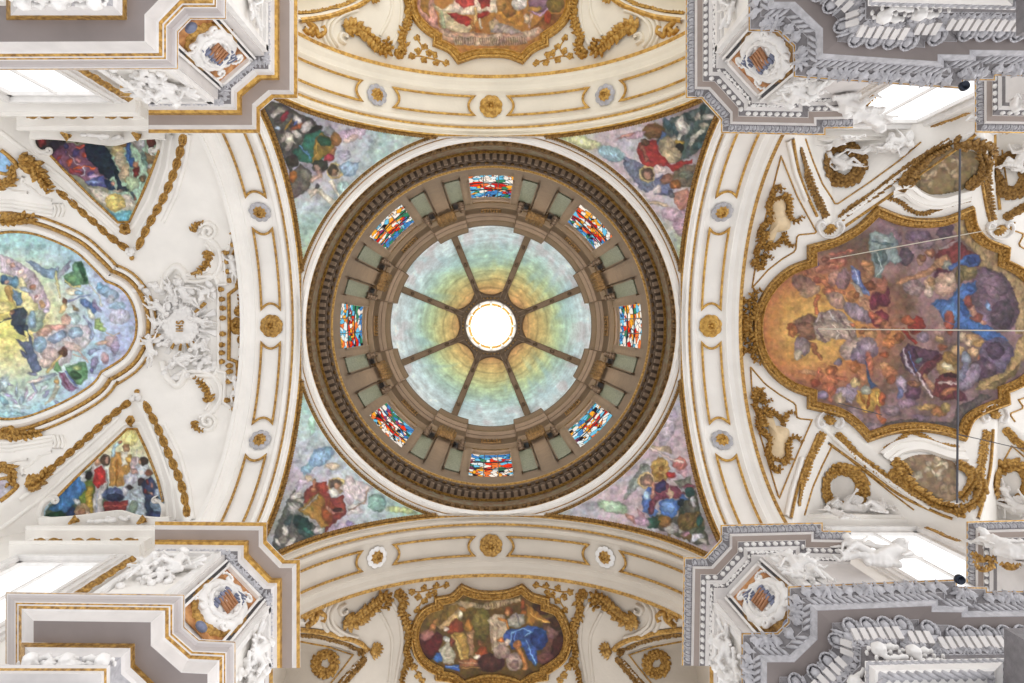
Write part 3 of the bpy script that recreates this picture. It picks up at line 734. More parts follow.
# scalloped collar round the lantern opening
mb = MB(); th = np.linspace(0, 2 * PI, 321)
dd = np.abs((th - PI / 8 + PI / 8) % (PI / 4) - PI / 8) / (PI / 8)     # 0 at a rib, 1 between ribs
ro = 31.5 + 13.5 * (1 - np.sqrt(np.clip(1 - (1 - dd) ** 2, 0, 1)))
rows = []
for i, a in enumerate(th):
    R = []
    for q, (f_, dep) in enumerate(((1, 0), (1, .10), (.94, .16), (.9, .12), (.35, .12), (.25, .2), (.1, .22), (0, .16))):
        pr = 26.0 + (ro[i] - 26.0) * f_; u = pr / F
        A_ = 1 + u * u; Bq = -2 * ZD; Cq = ZD * ZD - (RS - dep) ** 2; z = (-Bq + math.sqrt(Bq * Bq - 4 * A_ * Cq)) / (2 * A_)
        R.append((u * z * math.cos(a), u * z * math.sin(a), z))
    rows.append(R)
mb.grid(rows); struct(mb.build('trim_lantern_collar', BRD, None, True))
mb = MB()
for i in range(48):
    a = 2 * PI * i / 48; d = np.array((math.cos(a), math.sin(a), 0)); t = np.array((-math.sin(a), math.cos(a), 0)); ell(mb, d * 1.46 + np.array((0, 0, 35.72)), (d, t, (0, 0, 1)), (.06, .06, .06))
struct(mb.build('trim_lantern_beads', GOLD_D, None, True))
revolve('wall_lantern', [(26.4, 35.7, 0), (25.4, 35.72, 0), (25.0, 35.9, 1), (23.6, 38.2, 1), (22.6, 39.9, 2), (20.4, 40.0, 2), (19.9, 40.2, 3)], [BRD, PL, GOLB, PL], n=96)
mb = MB(); a = np.linspace(0, 2 * PI, 65); r = 25 * 35.9 / F
mb.grid(np.stack([np.stack([q * np.cos(a), q * np.sin(a), np.full_like(a, z)], 1) for q, z in ((1.26, 40.05), (1.0, 40.5), (.5, 40.9), (.01, 41.0))], 1))
lo = mb.build('window_lantern', GLOWW, None, True); struct(lo, 'round skylight glowing white at the top of the dome')
mb = MB()
for q in range(12):
    a = 2 * PI * q / 12; p = lambda rr, z: np.array((rr * math.cos(a), rr * math.sin(a), z)); t = np.array((-math.sin(a), math.cos(a), 0))
    mb.grid([[p(1.28, z) - t * .05, p(1.24, z) - t * .05, p(1.24, z) + t * .05, p(1.28, z) + t * .05] for z in (36, 38, 39.9)])
struct(mb.build('trim_lantern_piers', PL))

# ================================================================ PIERS AND CORNICES
def offpath(p, o, side, sd=(1.0, 1.25)):
    p = np.asarray(p, float); n = len(p); out = []
    d = np.diff(p, axis=0); L = np.hypot(d[:, 0], d[:, 1]); d = d / L[:, None]; nr = np.stack([d[:, 1], -d[:, 0]], 1) * side
    isd = (np.abs(d[:, 0]) > .4) & (np.abs(d[:, 1]) > .4); dia = np.where(isd, sd[1], 1.0)      # chamfers and the stubs beside them stand further back
    for i in range(n - 1):
        if not isd[i] and L[i] < 60 and ((i > 0 and isd[i - 1]) or (i < n - 2 and isd[i + 1])): dia[i] = sd[0]
    for i in range(n):
        if 0 < i < n - 1 and dia[i] != dia[i - 1]:
            A = np.array([nr[i - 1], nr[i]]); bq = np.array([nr[i - 1] @ (p[i] + nr[i - 1] * o * dia[i - 1]), nr[i] @ (p[i] + nr[i] * o * dia[i])]); out.append(np.linalg.solve(A, bq)); continue
        if i == 0: out.append(p[0] + nr[0] * o); continue
        if i == n - 1: out.append(p[-1] + nr[-1] * o); continue
        a, b = nr[i - 1], nr[i]; k = 1 + a @ b
        out.append(p[i] + (a + b) / max(k, .25) * o)
    return np.array(out)
def W3(pp, z): return np.stack([(pp[:, 0] - CX) / F * z, (pp[:, 1] - CY) / F * z, np.full(len(pp), z)], 1)
def cornice(name, path, side, st, mats, label=None, sd=(1.0, 1.22), cap=True):
    """st = (px offset behind the lip, z, material of next strip) or ('v', z, material): straight down"""
    mb = MB(); rows = []; 
    for s_ in st:
        if s_[0] == 'v': q = rows[-1].copy(); q[:, 2] = s_[1]
        else: q = W3(offpath(path, s_[0], side, (1.27, 1.4) if s_[0] == 33 else sd), s_[1])
        rows.append(q)
    for k in range(len(st) - 1): mb.grid(np.stack([rows[k], rows[k + 1]], 1), st[k][2])
    top = W3(offpath(path, 0, side), st[0][1]); back = W3(offpath(path, 60, side, sd), st[0][1]); top2 = top.copy(); top2[:, 2] += .03; back[:, 2] += .03
    mb.grid(np.stack([top, top2, back], 1), st[0][2] if not cap else 0)
    for e in (0, -1):      # close the ends
        c = [r[e] for r in rows] + [back[e] * 1, top2[e] * 1]; mb.add(c, [tuple(range(len(c)))], 0)
    o = struct(mb.build(name, mats), label); return rows
def along(line, step):
    out = []; line = np.asarray(line, float)
    for a, b in zip(line[:-1], line[1:]):
        L = np.linalg.norm(b - a)
        if L < step * .8: continue
        n = int(L / step); t = (b - a) / L; s0 = (L - n * step) / 2
        for i in range(n): out.append((a + t * (s0 + (i + .5) * step), t))
    return out
def carve(name, rows, k, f, step, kind, m, rad=.05, side=1, inset=0.0):
    """repeated carved ornament between cornice rows k and k+1 (f = place between them)"""
    line = rows[k] * (1 - f) + rows[k + 1] * f; mb = MB(); w = np.linalg.norm((rows[k + 1] - rows[k])[len(line) // 2])
    for i, (c, t) in enumerate(along(line, step)):
        up = np.array((0, 0, 1.0)); n = np.cross(t, up); cd = (rows[k + 1] - rows[k]).mean(0)
        # outward of the wall, across the band
        j = np.argmin([np.linalg.norm(np.cross(c - a, t)) + abs((c - a) @ t) * .01 for a in line]); ac = rows[k + 1][j] - rows[k][j]; ac = ac - t * (ac @ t); ac /= np.linalg.norm(ac) + 1e-9; nn = np.cross(t, ac); nn *= -np.sign(nn[2] + 1e-9)
        if kind == 'egg':
            ell(mb, c, (t, ac, nn), (step * .30, w * .40, rad)); 
            e = c + t * step * .5; leaf(mb, e - ac * w * .4, ac, t, nn, w * .8, step * .22, rad * .8)
            a_ = np.linspace(-2.4, 2.4, 9); P_ = [c + t * math.sin(q) * step * .40 - ac * math.cos(q) * w * .47 for q in a_]
            for p0, p1 in zip(P_[:-1], P_[1:]): mb.box((p0 + p1) / 2, ((p1 - p0) / np.linalg.norm(p1 - p0), np.cross(nn, (p1 - p0) / np.linalg.norm(p1 - p0)), nn), (np.linalg.norm(p1 - p0) / 2, w * .05, rad * .8))
        elif kind == 'dentil': mb.box(c, (t, ac, nn), (step * .34, w * .46, rad))
        elif kind == 'rope':
            d, b = rot2(t, ac, .8); ell(mb, c, (d, b, nn), (w * .62, step * .30, rad))
        elif kind == 'bead': ell(mb, c, (t, ac, nn), (step * .42, w * .4, rad))
        elif kind == 'leaf':
            d, b = rot2(t, ac, .5 if i % 2 else -.5)
            leaf(mb, c - d * step * .5, d, b, nn, step * 1.1, w * .5, rad, curl=.9); leaf(mb, c - ac * w * .45, ac, t, nn, w * .9, step * .5, rad * .9, curl=.5)
            if i % 4 == 0:
                ell(mb, c + nn * rad * .5, (t, ac, nn), (step * .34, w * .34, rad * 1.3), lo=True)
                for q in range(8):
                    d2, b2 = rot2(t, ac, q * PI / 4); leaf(mb, c, d2, b2, nn, w * .5, w * .22, rad * 1.4)
    return struct(mb.build(name, m, None, kind in ('egg', 'bead', 'rope')))
# upper cornices: px outline of the lip, from the transept side to the nave side
U_TL = [(297.5, -60), (297.5, 98), (274, 98), (260, 110), (260, 133), (148.5, 133)]
U_BL = [(300, 668), (300, 560), (285, 560), (266.7, 541), (266.7, 522.5), (155, 521.5)]
U_TR = [(685.7, -60), (685.7, 98), (701.5, 98.4), (721, 120), (721, 133), (825.5, 135.2), (825.5, 128.5), (853, 128)]
U_BR = [(682, 665.5), (683.7, 557.3), (704.6, 557.3), (720.6, 540), (720.6, 525), (822.7, 522.4), (822.7, 530.5), (851, 531)]
ST_UL = [(0, 14.62, 1), (3.6, 14.52, 0), (7.5, 14.30, 0), (8, 14.30, 2), (18, 14.28, 1), (20, 14.16, 1), (23, 14.14, 0), (26, 14.02, 0), (29, 13.98, 3), (33, 13.90, 0), ('v', 11.22, 0)]
ST_UR = [(0, 14.62, 1), (1.3, 14.6, 0), (2.0, 14.58, 3), (9, 14.46, 0), (11.2, 14.36, 0), (11.6, 14.36, 2), (17, 14.34, 0), (17.6, 14.30, 3), (23, 14.2, 0), (27, 14.14, 3), (30.5, 14.0, 0), (33, 13.96, 0), ('v', 11.22, 0)]
UM = [COR, GOLB, TAU, GRS]
rUTL = cornice('trim_upper_cornice', U_TL, -1, ST_UL, UM, 'plain gilt-edged upper cornice')
rUBL = cornice('trim_upper_cornice', U_BL, 1, ST_UL, UM)
rUTR = cornice('trim_upper_cornice', U_TR, 1, ST_UR, UM)
rUBR = cornice('trim_upper_cornice', U_BR, -1, ST_UR, UM)
for r_ in (rUTL, rUBL): carve('trim_carved_band', r_, 8, .5, .085, 'leaf', GRY, .02)
for r_ in (rUTR, rUBR):
    carve('trim_carved_band', r_, 2, .5, .16, 'egg', GRY, .03); carve('trim_egg_band', r_, 7, .5, .15, 'bead', STU, .05); carve('trim_carved_band', r_, 9, .5, .10, 'leaf', STU, .03)
# lower cornices
L_TL = [(226, -60), (226, 19), (190.5, 19), (178, 32), (178, 69), (-60, 70)]
L_BL = [(235.4, 760), (235.4, 641.7), (199, 640), (184.3, 627), (184.3, 594.8), (5.6, 592.5), (5.6, 760)]
L_TR = [(748.6, -60), (748.6, 31), (778, 31), (793.7, 46), (793.7, 77), (963, 88.5), (963, 80), (995, 80.5), (995, 75.5), (1100, 77)]
L_BR = [(741.5, 760), (741.5, 633), (777, 633), (788.2, 622), (788.2, 586.5), (957, 579.5), (957, 587), (987, 587.5), (987, 591.6), (1100, 590)]
ST_LL = [(0, 11.30, 1), (.8, 11.29, 0), (2.5, 11.285, 4), (5, 11.25, 4), (7, 11.17, 4), (9, 11.11, 0), (10, 11.10, 1), (11.6, 11.08, 0), (13, 11.07, 1), (16, 11.02, 0), (18, 11.0, 0), (27.5, 10.70, 0), (28, 10.70, 2), (64, 10.68, 2)]
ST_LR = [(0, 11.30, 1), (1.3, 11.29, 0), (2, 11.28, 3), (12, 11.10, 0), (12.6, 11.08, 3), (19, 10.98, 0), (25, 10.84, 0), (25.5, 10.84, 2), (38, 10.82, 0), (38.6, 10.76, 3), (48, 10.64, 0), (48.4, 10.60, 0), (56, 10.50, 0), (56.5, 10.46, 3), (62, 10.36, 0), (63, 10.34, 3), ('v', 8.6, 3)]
LM = [COR, GOLD, TAD, GRY, PTA]
ST_LBL = [s_ if s_[0] == 'v' else (s_[0], s_[1] * .985, s_[2]) for s_ in ST_LL]
rLTL = cornice('trim_lower_cornice', L_TL, -1, ST_LL, LM, 'plain gilt-edged main cornice', sd=(1.2, 1.3))
rLBL = cornice('trim_lower_cornice', L_BL, 1, ST_LBL, LM, sd=(1.2, 1.3))
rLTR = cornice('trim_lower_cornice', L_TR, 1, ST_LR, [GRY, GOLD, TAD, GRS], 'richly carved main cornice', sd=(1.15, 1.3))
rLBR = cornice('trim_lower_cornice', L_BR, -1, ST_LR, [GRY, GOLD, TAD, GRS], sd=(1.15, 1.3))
for r_ in (rLTR, rLBR):
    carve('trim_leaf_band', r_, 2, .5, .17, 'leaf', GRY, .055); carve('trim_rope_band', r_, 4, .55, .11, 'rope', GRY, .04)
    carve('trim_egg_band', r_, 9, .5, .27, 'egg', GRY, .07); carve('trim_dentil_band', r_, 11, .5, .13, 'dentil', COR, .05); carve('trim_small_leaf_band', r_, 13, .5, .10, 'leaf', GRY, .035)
# bed mould boxes of the two plain main cornices (pilaster entablatures)
B_TL = [(127, -60), (127, 20), (6, 20), (6, -60)]
B_BL = [(175, 703), (135, 664), (135, 643.5), (20.5, 642.5), (20.5, 760)]
ST_B = [(0, 10.69, 1), (4, 10.56, 1), (4.6, 10.54, 0), (10, 10.40, 0), (14, 10.34, 3), ('v', 8.6, 3)]
rBTL = cornice('trim_bed_mould', B_TL, 1 if False else -1, ST_B, LM); rBBL = cornice('trim_bed_mould', B_BL, 1, [(a, b * .985 if a != 'v' else b, c) for a, b, c in ST_B], LM)
# architraves of the main order at the corners of the view
ST_A = [(0, 9.55, 0), (2.4, 9.50, 1), (5, 9.46, 0), (8, 9.36, 0), (60, 9.34, 0)]
A_BL = [(109, 760), (109, 666), (-60, 665.6)]
cornice('trim_architrave', A_BL, 1, ST_A, LM)
ST_AR = [(0, 9.55, 3), (3, 9.5, 0), (9, 9.2, 0), (12, 9.16, 3), (19, 9.06, 0), (60, 9.04, 0)]
A_BR = [(866, 760), (866, 662), (1006, 659), (1006, 760)]
A_TR = [(869, -60), (869, 5), (1016, 9), (1016, -60)]
rABR = cornice('trim_architrave', A_BR, -1, ST_AR, [STU, GOLD, TAD, GRY]); rATR = cornice('trim_architrave', A_TR, 1, ST_AR, [STU, GOLD, TAD, GRY])
for r_ in (rABR, rATR): carve('trim_rope_band', r_, 0, .5, .10, 'rope', GRY, .03); carve('trim_rope_band', r_, 3, .5, .12, 'rope', GRY, .05)
for y0, y1, x_ in ((-60, 36, 12), (628, 760, 0)):      # grey pilaster shaft at the right edge, below the cornice
    mb = MB(); z = 8.9
    for i, x in enumerate((1004 + x_, 1010 + x_, 1018 + x_, 1030 + x_)):
        yy0, yy1 = (y0, y1 - i * 5) if y0 < 0 else (y0 + i * 5, y1); a, b = W3(np.array([(x, yy0), (1140, yy1)]), z - .06 * i)
        mb.box((a + b) / 2 + np.array((0, 0, -.8)), ((1, 0, 0), (0, 1, 0), (0, 0, 1)), (abs(b - a)[0] / 2, abs(b - a)[1] / 2, .8))
    struct(mb.build('trim_pilaster', GRS))

# window walls of the nave above the main cornice, with real openings
YW = 5.5
def wall_y(name, sg, xs, holes, m, zlo=9.0, depth=.10):
    """vertical wall at y = sg*YW; holes = (x0, x1, z0, z1)"""
    mb = MB(); y = sg * YW; X0, X1 = xs; e = sorted({X0, X1, *[h[0] for h in holes], *[h[1] for h in holes]})
    for a, b in zip(e[:-1], e[1:]):
        h = [q for q in holes if q[0] <= a + 1e-6 and q[1] >= b - 1e-6]; segs = [(zlo, 20.4)] if not h else [(zlo, h[0][2]), (h[0][3], 20.4)]
        for z0, z1 in segs: mb.add([(a, y, z0), (b, y, z0), (b, y, z1), (a, y, z1)], [(0, 1, 2, 3)])
    for x0, x1, z0, z1 in holes:
        y2 = y + sg * depth
        for p, q in (((x0, z0), (x0, z1)), ((x0, z1), (x1, z1)), ((x1, z1), (x1, z0)), ((x1, z0), (x0, z0))):
            mb.add([(p[0], y, p[1]), (q[0], y, q[1]), (q[0], y2, q[1]), (p[0], y2, p[1])], [(0, 1, 2, 3)])
    return struct(mb.build(name, m))
HOLES = {'tl': (-11.45, -9.15, 10.2, 16.25), 'bl': (-10.95, -8.85, 10.2, 15.85), 'tr': (8.9, 11.55, 12.2, 18.45), 'br': (9.0, 11.3, 12.2, 18.15)}
wall_y('wall_upper_left', -1, (-19, -5.6), [HOLES['tl']], PL); wall_y('wall_lower_left', 1, (-19, -5.6), [HOLES['bl']], PL)
wall_y('wall_upper_right', -1, (5.6, 19), [HOLES['tr']], PL); wall_y('wall_lower_right', 1, (5.6, 19), [HOLES['br']], PL)
for i, (k, sg) in enumerate((('tl', -1), ('bl', 1), ('tr', -1), ('br', 1))):
    x0, x1, z0, z1 = HOLES[k]; y = sg * (YW + .05)
    mb = MB(); mb.add([(x0, y, z0), (x1, y, z0), (x1, y, z1), (x0, y, z1)], [(0, 1, 2, 3)]); g = struct(mb.build('window_%d' % (9 + i), GLOW), 'daylit nave window')
    fr = MB(); yb = sg * (YW + .01)
    for xa in (x0 + .05, x1 - .05): fr.box((xa, yb, (z0 + z1) / 2), ((1, 0, 0), (0, 1, 0), (0, 0, 1)), (.05, .05, (z1 - z0) / 2))
    fr.box(((x0 + x1) / 2, yb, z1 - .05), ((1, 0, 0), (0, 1, 0), (0, 0, 1)), ((x1 - x0) / 2, .05, .05)); fr.box(((x0 + x1) / 2, yb, (z0 + z1) / 2 + .3), ((1, 0, 0), (0, 1, 0), (0, 0, 1)), (.025, .03, (z1 - z0) / 2))
    fr.build('window_frame', STU, g)
    ar = MB()       # moulded architrave round the opening
    for q, (w, d) in enumerate(((.34, .06), (.24, .12), (.10, .16))):
        for xa, s_ in ((x0 - .01 * q, -1), (x1 + .01 * q, 1)): ar.box((xa + s_ * w / 2, sg * (YW - d / 2), (z0 + z1) / 2), ((1, 0, 0), (0, 1, 0), (0, 0, 1)), (w / 2, d / 2, (z1 - z0) / 2))
        ar.box(((x0 + x1) / 2, sg * (YW - d / 2), z1 + .01 + .01 * q + w / 2), ((1, 0, 0), (0, 1, 0), (0, 0, 1)), ((x1 - x0) / 2 + w, d / 2, w / 2))
    ar.build('window_surround', STU, g)
# transept side walls
for sx in (-1, 1):
    for sy in (-1, 1):
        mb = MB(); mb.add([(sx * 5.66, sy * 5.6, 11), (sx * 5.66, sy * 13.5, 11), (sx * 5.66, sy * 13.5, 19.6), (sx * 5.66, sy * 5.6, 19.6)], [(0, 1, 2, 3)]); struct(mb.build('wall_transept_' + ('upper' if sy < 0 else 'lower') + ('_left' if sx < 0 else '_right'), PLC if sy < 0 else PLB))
# ================================================================ PAINTINGS
def segs(*L): 
    out = []
    for s_ in L: out += list(cr(s_, n=5))[:-1] if len(s_) > 2 else [np.array(s_[0], float)]
    return np.array(out)
def inset(poly, d):
    """shrink an outline by d px towards its inside"""
    p = np.asarray(poly, float); a = np.roll(p, 1, 0); b = np.roll(p, -1, 0); t = b - a; t /= np.maximum(np.hypot(t[:, 0], t[:, 1]), 1e-6)[:, None]
    n = np.stack([-t[:, 1], t[:, 0]], 1); ar = .5 * np.sum(p[:, 0] * np.roll(p[:, 1], -1) - np.roll(p[:, 0], -1) * p[:, 1])
    return p + n * d * (1 if ar > 0 else -1)
SK, SKD, SKR = (214, 160, 120), (168, 104, 70), (214, 118, 84)
# ---- the great right-hand vault fresco
R_OUT = segs([(811, 394), (790, 386), (772, 371), (761, 352), (757, 328), (761, 305), (773, 285), (790, 270), (811, 262)], [(811, 262), (811, 248)],
             [(811, 248), (835, 241), (858, 228), (877, 210)], [(877, 210), (900, 219), (922, 222), (945, 220), (968, 211)], [(968, 211), (972, 228), (984, 241), (1003, 249)], [(1003, 249), (1002, 262)],
             [(1002, 262), (1020, 272), (1036, 290), (1047, 310), (1049, 328), (1047, 348), (1036, 368), (1020, 383), (1002, 391)], [(1002, 391), (1003, 403)],
             [(1003, 403), (984, 410), (968, 420), (961, 437)], [(961, 437), (940, 431), (915, 428), (890, 431), (868, 438)], [(868, 438), (855, 424), (838, 413), (811, 406)], [(811, 406), (811, 394)])
def base_R(x, y):
    d = np.hypot((x - 812) / 1.25, (y - 328)); K = np.array([0, 18, 34, 48, 62, 80, 110, 240])
    Cc = np.array([(226, 186, 110), (222, 176, 100), (208, 154, 88), (196, 128, 84), (166, 114, 92), (142, 110, 100), (134, 108, 106), (122, 98, 100)], float)
    C = np.stack([np.interp(d, K, Cc[:, i]) for i in range(3)], -1); c = (vnoise(x, y, 22, 3, 4) - .5)[..., None]; C = C + c * np.array((90, 74, 96.)) * np.clip((d - 40) / 40, .15, 1)[..., None]
    lft = np.clip((786 - x) / 26, 0, 1)[..., None]; return C * (1 - lft * .55) + np.array((206, 124, 84.)) * lft * .55
PR = Paint(base_R, warp=1.3, seed=21); PR.gain = .92; PR.sat = .76
PR.at(880, 205, 5.465)
# painted ledge and dark cloud bank on the right
PR.p([(400, 90), (470, 60), (500, 130), (620, 230), (660, 320), (787, 420), (787, 700), (730, 700), (745, 560), (700, 430), (600, 350), (520, 330), (560, 300), (430, 180), (400, 130)], (176, 142, 90)).e(620, 520, 125, 180, -20, (104, 78, 96)).e(600, 420, 110, 60, 30, (120, 92, 110)).e(560, 640, 80, 60, 20, (132, 106, 132)).e(660, 600, 60, 80, 0, (86, 64, 80)).e(600, 470, 60, 26, 40, (140, 108, 122))
PR.p([(300, 160), (320, 120), (390, 100), (400, 160), (340, 190)], (88, 66, 82)).e(140, 280, 40, 50, 0, (92, 70, 88)).e(60, 170, 60, 40, 20, (150, 118, 130)).e(200, 170, 70, 36, 10, (120, 94, 116)).e(180, 450, 60, 50, 20, (158, 128, 126)).e(240, 210, 60, 26, -10, (138, 108, 118))
# robed man reaching left, with the red and blue cloaks
PR.p([(300, 270), (400, 180), (460, 230), (540, 280), (530, 330), (400, 330), (340, 400), (300, 400)], (134, 44, 44)).e(270, 262, 34, 26, 0, (150, 78, 56)).e(262, 262, 20, 18, 0, (196, 132, 92)).e(215, 300, 24, 28, 0, (190, 140, 104)).e(222, 290, 24, 16, 20, (120, 72, 48))
PR.l([(330, 320), (250, 370), (170, 400), (100, 420)], 34, (190, 128, 84)).e(340, 310, 50, 34, -30, (196, 142, 96)).l([(330, 240), (420, 190)], 16, (150, 130, 128)).e(360, 330, 24, 36, 20, (148, 152, 138)).e(330, 380, 46, 26, -20, (96, 40, 58))
PR.e(490, 300, 52, 36, -10, (52, 96, 176)).e(492, 298, 24, 20, 0, (36, 60, 120)).l([(380, 340), (450, 300)], 26, (66, 110, 190)).e(470, 370, 56, 42, 10, (140, 118, 66)).e(430, 390, 26, 40, 10, (112, 92, 50)).e(490, 350, 30, 20, 0, (162, 138, 84))
# fair figure in the blue mantle
PR.e(350, 430, 60, 70, 30, (222, 172, 142)).e(380, 400, 30, 40, 0, (226, 184, 156)).e(270, 430, 34, 40, 0, (222, 174, 130)).e(262, 470, 24, 34, 0, (226, 196, 172)).e(278, 420, 24, 22, 0, (188, 134, 84))
PR.p([(400, 470), (440, 430), (520, 420), (524, 470), (470, 500), (440, 520), (480, 600), (560, 640), (620, 683), (700, 760), (620, 770), (520, 700), (360, 660), (330, 600), (280, 540), (310, 510), (370, 520)], (58, 108, 188)).e(380, 590, 50, 60, 30, (84, 138, 208)).e(450, 560, 20, 60, -20, (42, 80, 150)).e(490, 450, 30, 20, -20, (44, 84, 156)).l([(470, 510), (510, 590), (560, 640)], 34, (214, 142, 112)).e(480, 530, 22, 40, -10, (140, 60, 52)).e(520, 620, 40, 20, -30, (150, 70, 56))
PR.e(585, 550, 16, 30, -20, (120, 150, 200)).e(640, 600, 40, 24, 0, (110, 84, 96))
# sea-green drapery and the putto group left of it
PR.at(755, 205, 5.46)
PR.p([(620, 150), (650, 130), (710, 160), (740, 150), (770, 190), (770, 250), (800, 300), (760, 330), (730, 300), (700, 330), (690, 400), (640, 390), (630, 280), (620, 220)], (138, 160, 158)).e(680, 280, 34, 46, 20, (88, 112, 112)).e(700, 190, 44, 20, 10, (172, 190, 184)).l([(640, 200), (740, 210)], 12, (80, 100, 104)).l([(660, 260), (690, 340), (660, 390)], 12, (176, 192, 186))
PR.e(280, 370, 40, 34, 0, (184, 104, 70)).e(280, 372, 18, 18, 0, (150, 78, 52)).e(330, 400, 44, 30, 10, (196, 118, 80)).e(335, 405, 22, 22, 0, (160, 82, 56)).e(260, 430, 70, 40, 20, (158, 110, 96)).e(350, 340, 30, 24, 0, (200, 120, 84))
PR.l([(400, 260), (440, 270), (530, 245)], 18, (206, 110, 84)).e(440, 320, 60, 26, -8, (204, 104, 74)).l([(400, 330), (480, 300)], 20, (214, 130, 96)).e(410, 300, 36, 22, 10, (170, 92, 66)).e(330, 320, 20, 14, 0, (86, 90, 160)).e(375, 290, 20, 18, 0, (140, 80, 62))
PR.l([(360, 410), (420, 460), (480, 480)], 22, (206, 116, 76)).e(430, 400, 34, 46, 30, (200, 140, 116)).e(400, 470, 30, 30, 0, (180, 96, 64)).e(300, 470, 60, 30, -10, (196, 150, 116)).e(440, 520, 60, 40, 40, (184, 140, 124)).e(480, 400, 40, 60, 20, (156, 116, 122))
PR.p([(520, 330), (560, 350), (575, 410), (600, 430), (620, 490), (580, 480), (530, 420)], (104, 128, 196)).l([(535, 350), (560, 430)], 10, (190, 196, 226)).l([(560, 360), (590, 460)], 8, (60, 80, 160)).p([(520, 420), (560, 440), (590, 500), (560, 500)], (220, 196, 180)).e(610, 370, 36, 70, 10, (190, 128, 80)).e(600, 320, 30, 20, 0, (184, 120, 74)).e(625, 440, 34, 24, 0, (140, 72, 44))
PR.e(530, 500, 34, 34, 0, (196, 122, 68)).e(550, 495, 16, 20, 0, (160, 86, 46)).e(600, 540, 30, 50, -30, (214, 150, 110)).l([(600, 520), (650, 580)], 26, (206, 140, 104)).e(560, 590, 90, 40, 30, (150, 130, 152)).e(650, 520, 30, 50, 0, (128, 40, 66)).e(700, 500, 36, 60, 10, (120, 38, 60)).e(680, 620, 50, 46, 0, (142, 40, 60)).e(670, 630, 26, 22, 0, (222, 120, 80)).e(640, 600, 30, 20, 40, (206, 96, 66)).e(690, 440, 30, 50, 10, (186, 106, 76))
# the rising figure in the golden glory
PR.at(755, 205, 5.46)
PR.l([(330, 590), (330, 530), (345, 500)], 24, (196, 100, 54)).e(200, 670, 32, 26, 0, (170, 84, 40)).e(215, 668, 18, 18, 0, (140, 66, 34)).e(270, 640, 60, 40, -20, (134, 92, 78)).p([(340, 590), (400, 570), (470, 580), (530, 640), (560, 720), (520, 740), (420, 730), (340, 700), (310, 650)], (170, 146, 142)).l([(340, 610), (320, 680), (360, 720)], 14, (206, 186, 178)).l([(400, 580), (440, 640), (420, 700)], 14, (204, 184, 178)).l([(450, 600), (500, 680)], 10, (116, 88, 92)).l([(360, 600), (390, 690)], 10, (128, 96, 94)).l([(480, 620), (540, 690)], 10, (206, 176, 160))
PR.at(755, 320, 5.69)
PR.e(215, 65, 34, 32, 0, (178, 94, 44)).e(208, 70, 20, 18, 0, (206, 122, 60)).e(290, 60, 70, 44, 30, (150, 96, 74)).l([(250, 100), (330, 150), (370, 220)], 26, (178, 98, 54)).e(265, 150, 46, 56, -20, (156, 132, 144)).e(240, 200, 24, 30, 20, (204, 184, 160)).p([(320, 20), (420, 0), (520, 40), (560, 90), (540, 110), (440, 110), (400, 130), (350, 110)], (190, 162, 140)).l([(350, 60), (400, 120)], 12, (120, 88, 90)).l([(430, 30), (480, 80), (460, 110)], 12, (222, 198, 176)).l([(500, 50), (540, 90)], 12, (126, 92, 90)).e(580, 130, 28, 16, 30, (206, 116, 64)).e(550, 30, 20, 14, 0, (200, 100, 60)).e(610, 60, 22, 26, 0, (160, 92, 50)).e(655, 80, 34, 32, 0, (200, 140, 86)).e(660, 50, 20, 12, 0, (150, 90, 60))
# lilac cloud and lower putti
PR.e(560, 160, 90, 60, -20, (186, 158, 150)).e(600, 200, 60, 50, 0, (148, 122, 150)).e(640, 160, 60, 60, 0, (158, 132, 152)).e(470, 240, 26, 20, -40, (130, 116, 140)).e(430, 290, 34, 26, 0, (166, 88, 46)).e(420, 292, 20, 16, 0, (196, 104, 56)).l([(360, 280), (380, 360), (330, 370)], 28, (206, 106, 64)).e(430, 340, 40, 34, 0, (208, 110, 68)).l([(450, 330), (510, 340)], 22, (206, 106, 66)).e(340, 360, 30, 26, 0, (170, 72, 40)).e(420, 400, 44, 36, 40, (204, 104, 64)).l([(400, 400), (430, 460)], 26, (206, 112, 76)).e(300, 300, 50, 16, 0, (216, 150, 96)).e(380, 430, 34, 26, 0, (156, 134, 176))
PR.e(500, 420, 40, 40, -40, (176, 158, 176)).e(480, 450, 30, 30, 0, (200, 168, 130)).p([(520, 370), (570, 350), (590, 400), (540, 480), (510, 470)], (170, 148, 172)).e(565, 270, 30, 36, 0, (186, 100, 40)).e(555, 275, 18, 18, 0, (214, 130, 66)).e(570, 360, 30, 26, 0, (230, 196, 120)).e(610, 330, 30, 50, -20, (210, 130, 80)).p([(620, 230), (640, 250), (650, 330), (690, 380), (660, 390), (630, 330)], (58, 84, 140)).e(650, 250, 22, 70, -10, (206, 106, 70)).e(730, 270, 34, 30, 0, (206, 140, 90))
PR.p([(580, 400), (620, 410), (660, 390), (700, 390), (730, 430), (720, 490), (690, 500), (660, 530), (620, 540), (600, 510), (570, 460)], (218, 160, 56)).l([(600, 420), (620, 480)], 12, (170, 92, 20)).l([(650, 420), (640, 500)], 12, (164, 80, 20)).l([(690, 410), (700, 470)], 10, (240, 200, 90)).l([(690, 500), (700, 560), (735, 580)], 24, (210, 112, 66)).e(630, 400, 34, 26, 0, (176, 176, 160)).e(560, 550, 60, 40, 40, (158, 132, 140)).e(660, 620, 80, 30, 0, (150, 124, 134)).e(480, 520, 60, 26, 20, (160, 122, 116))
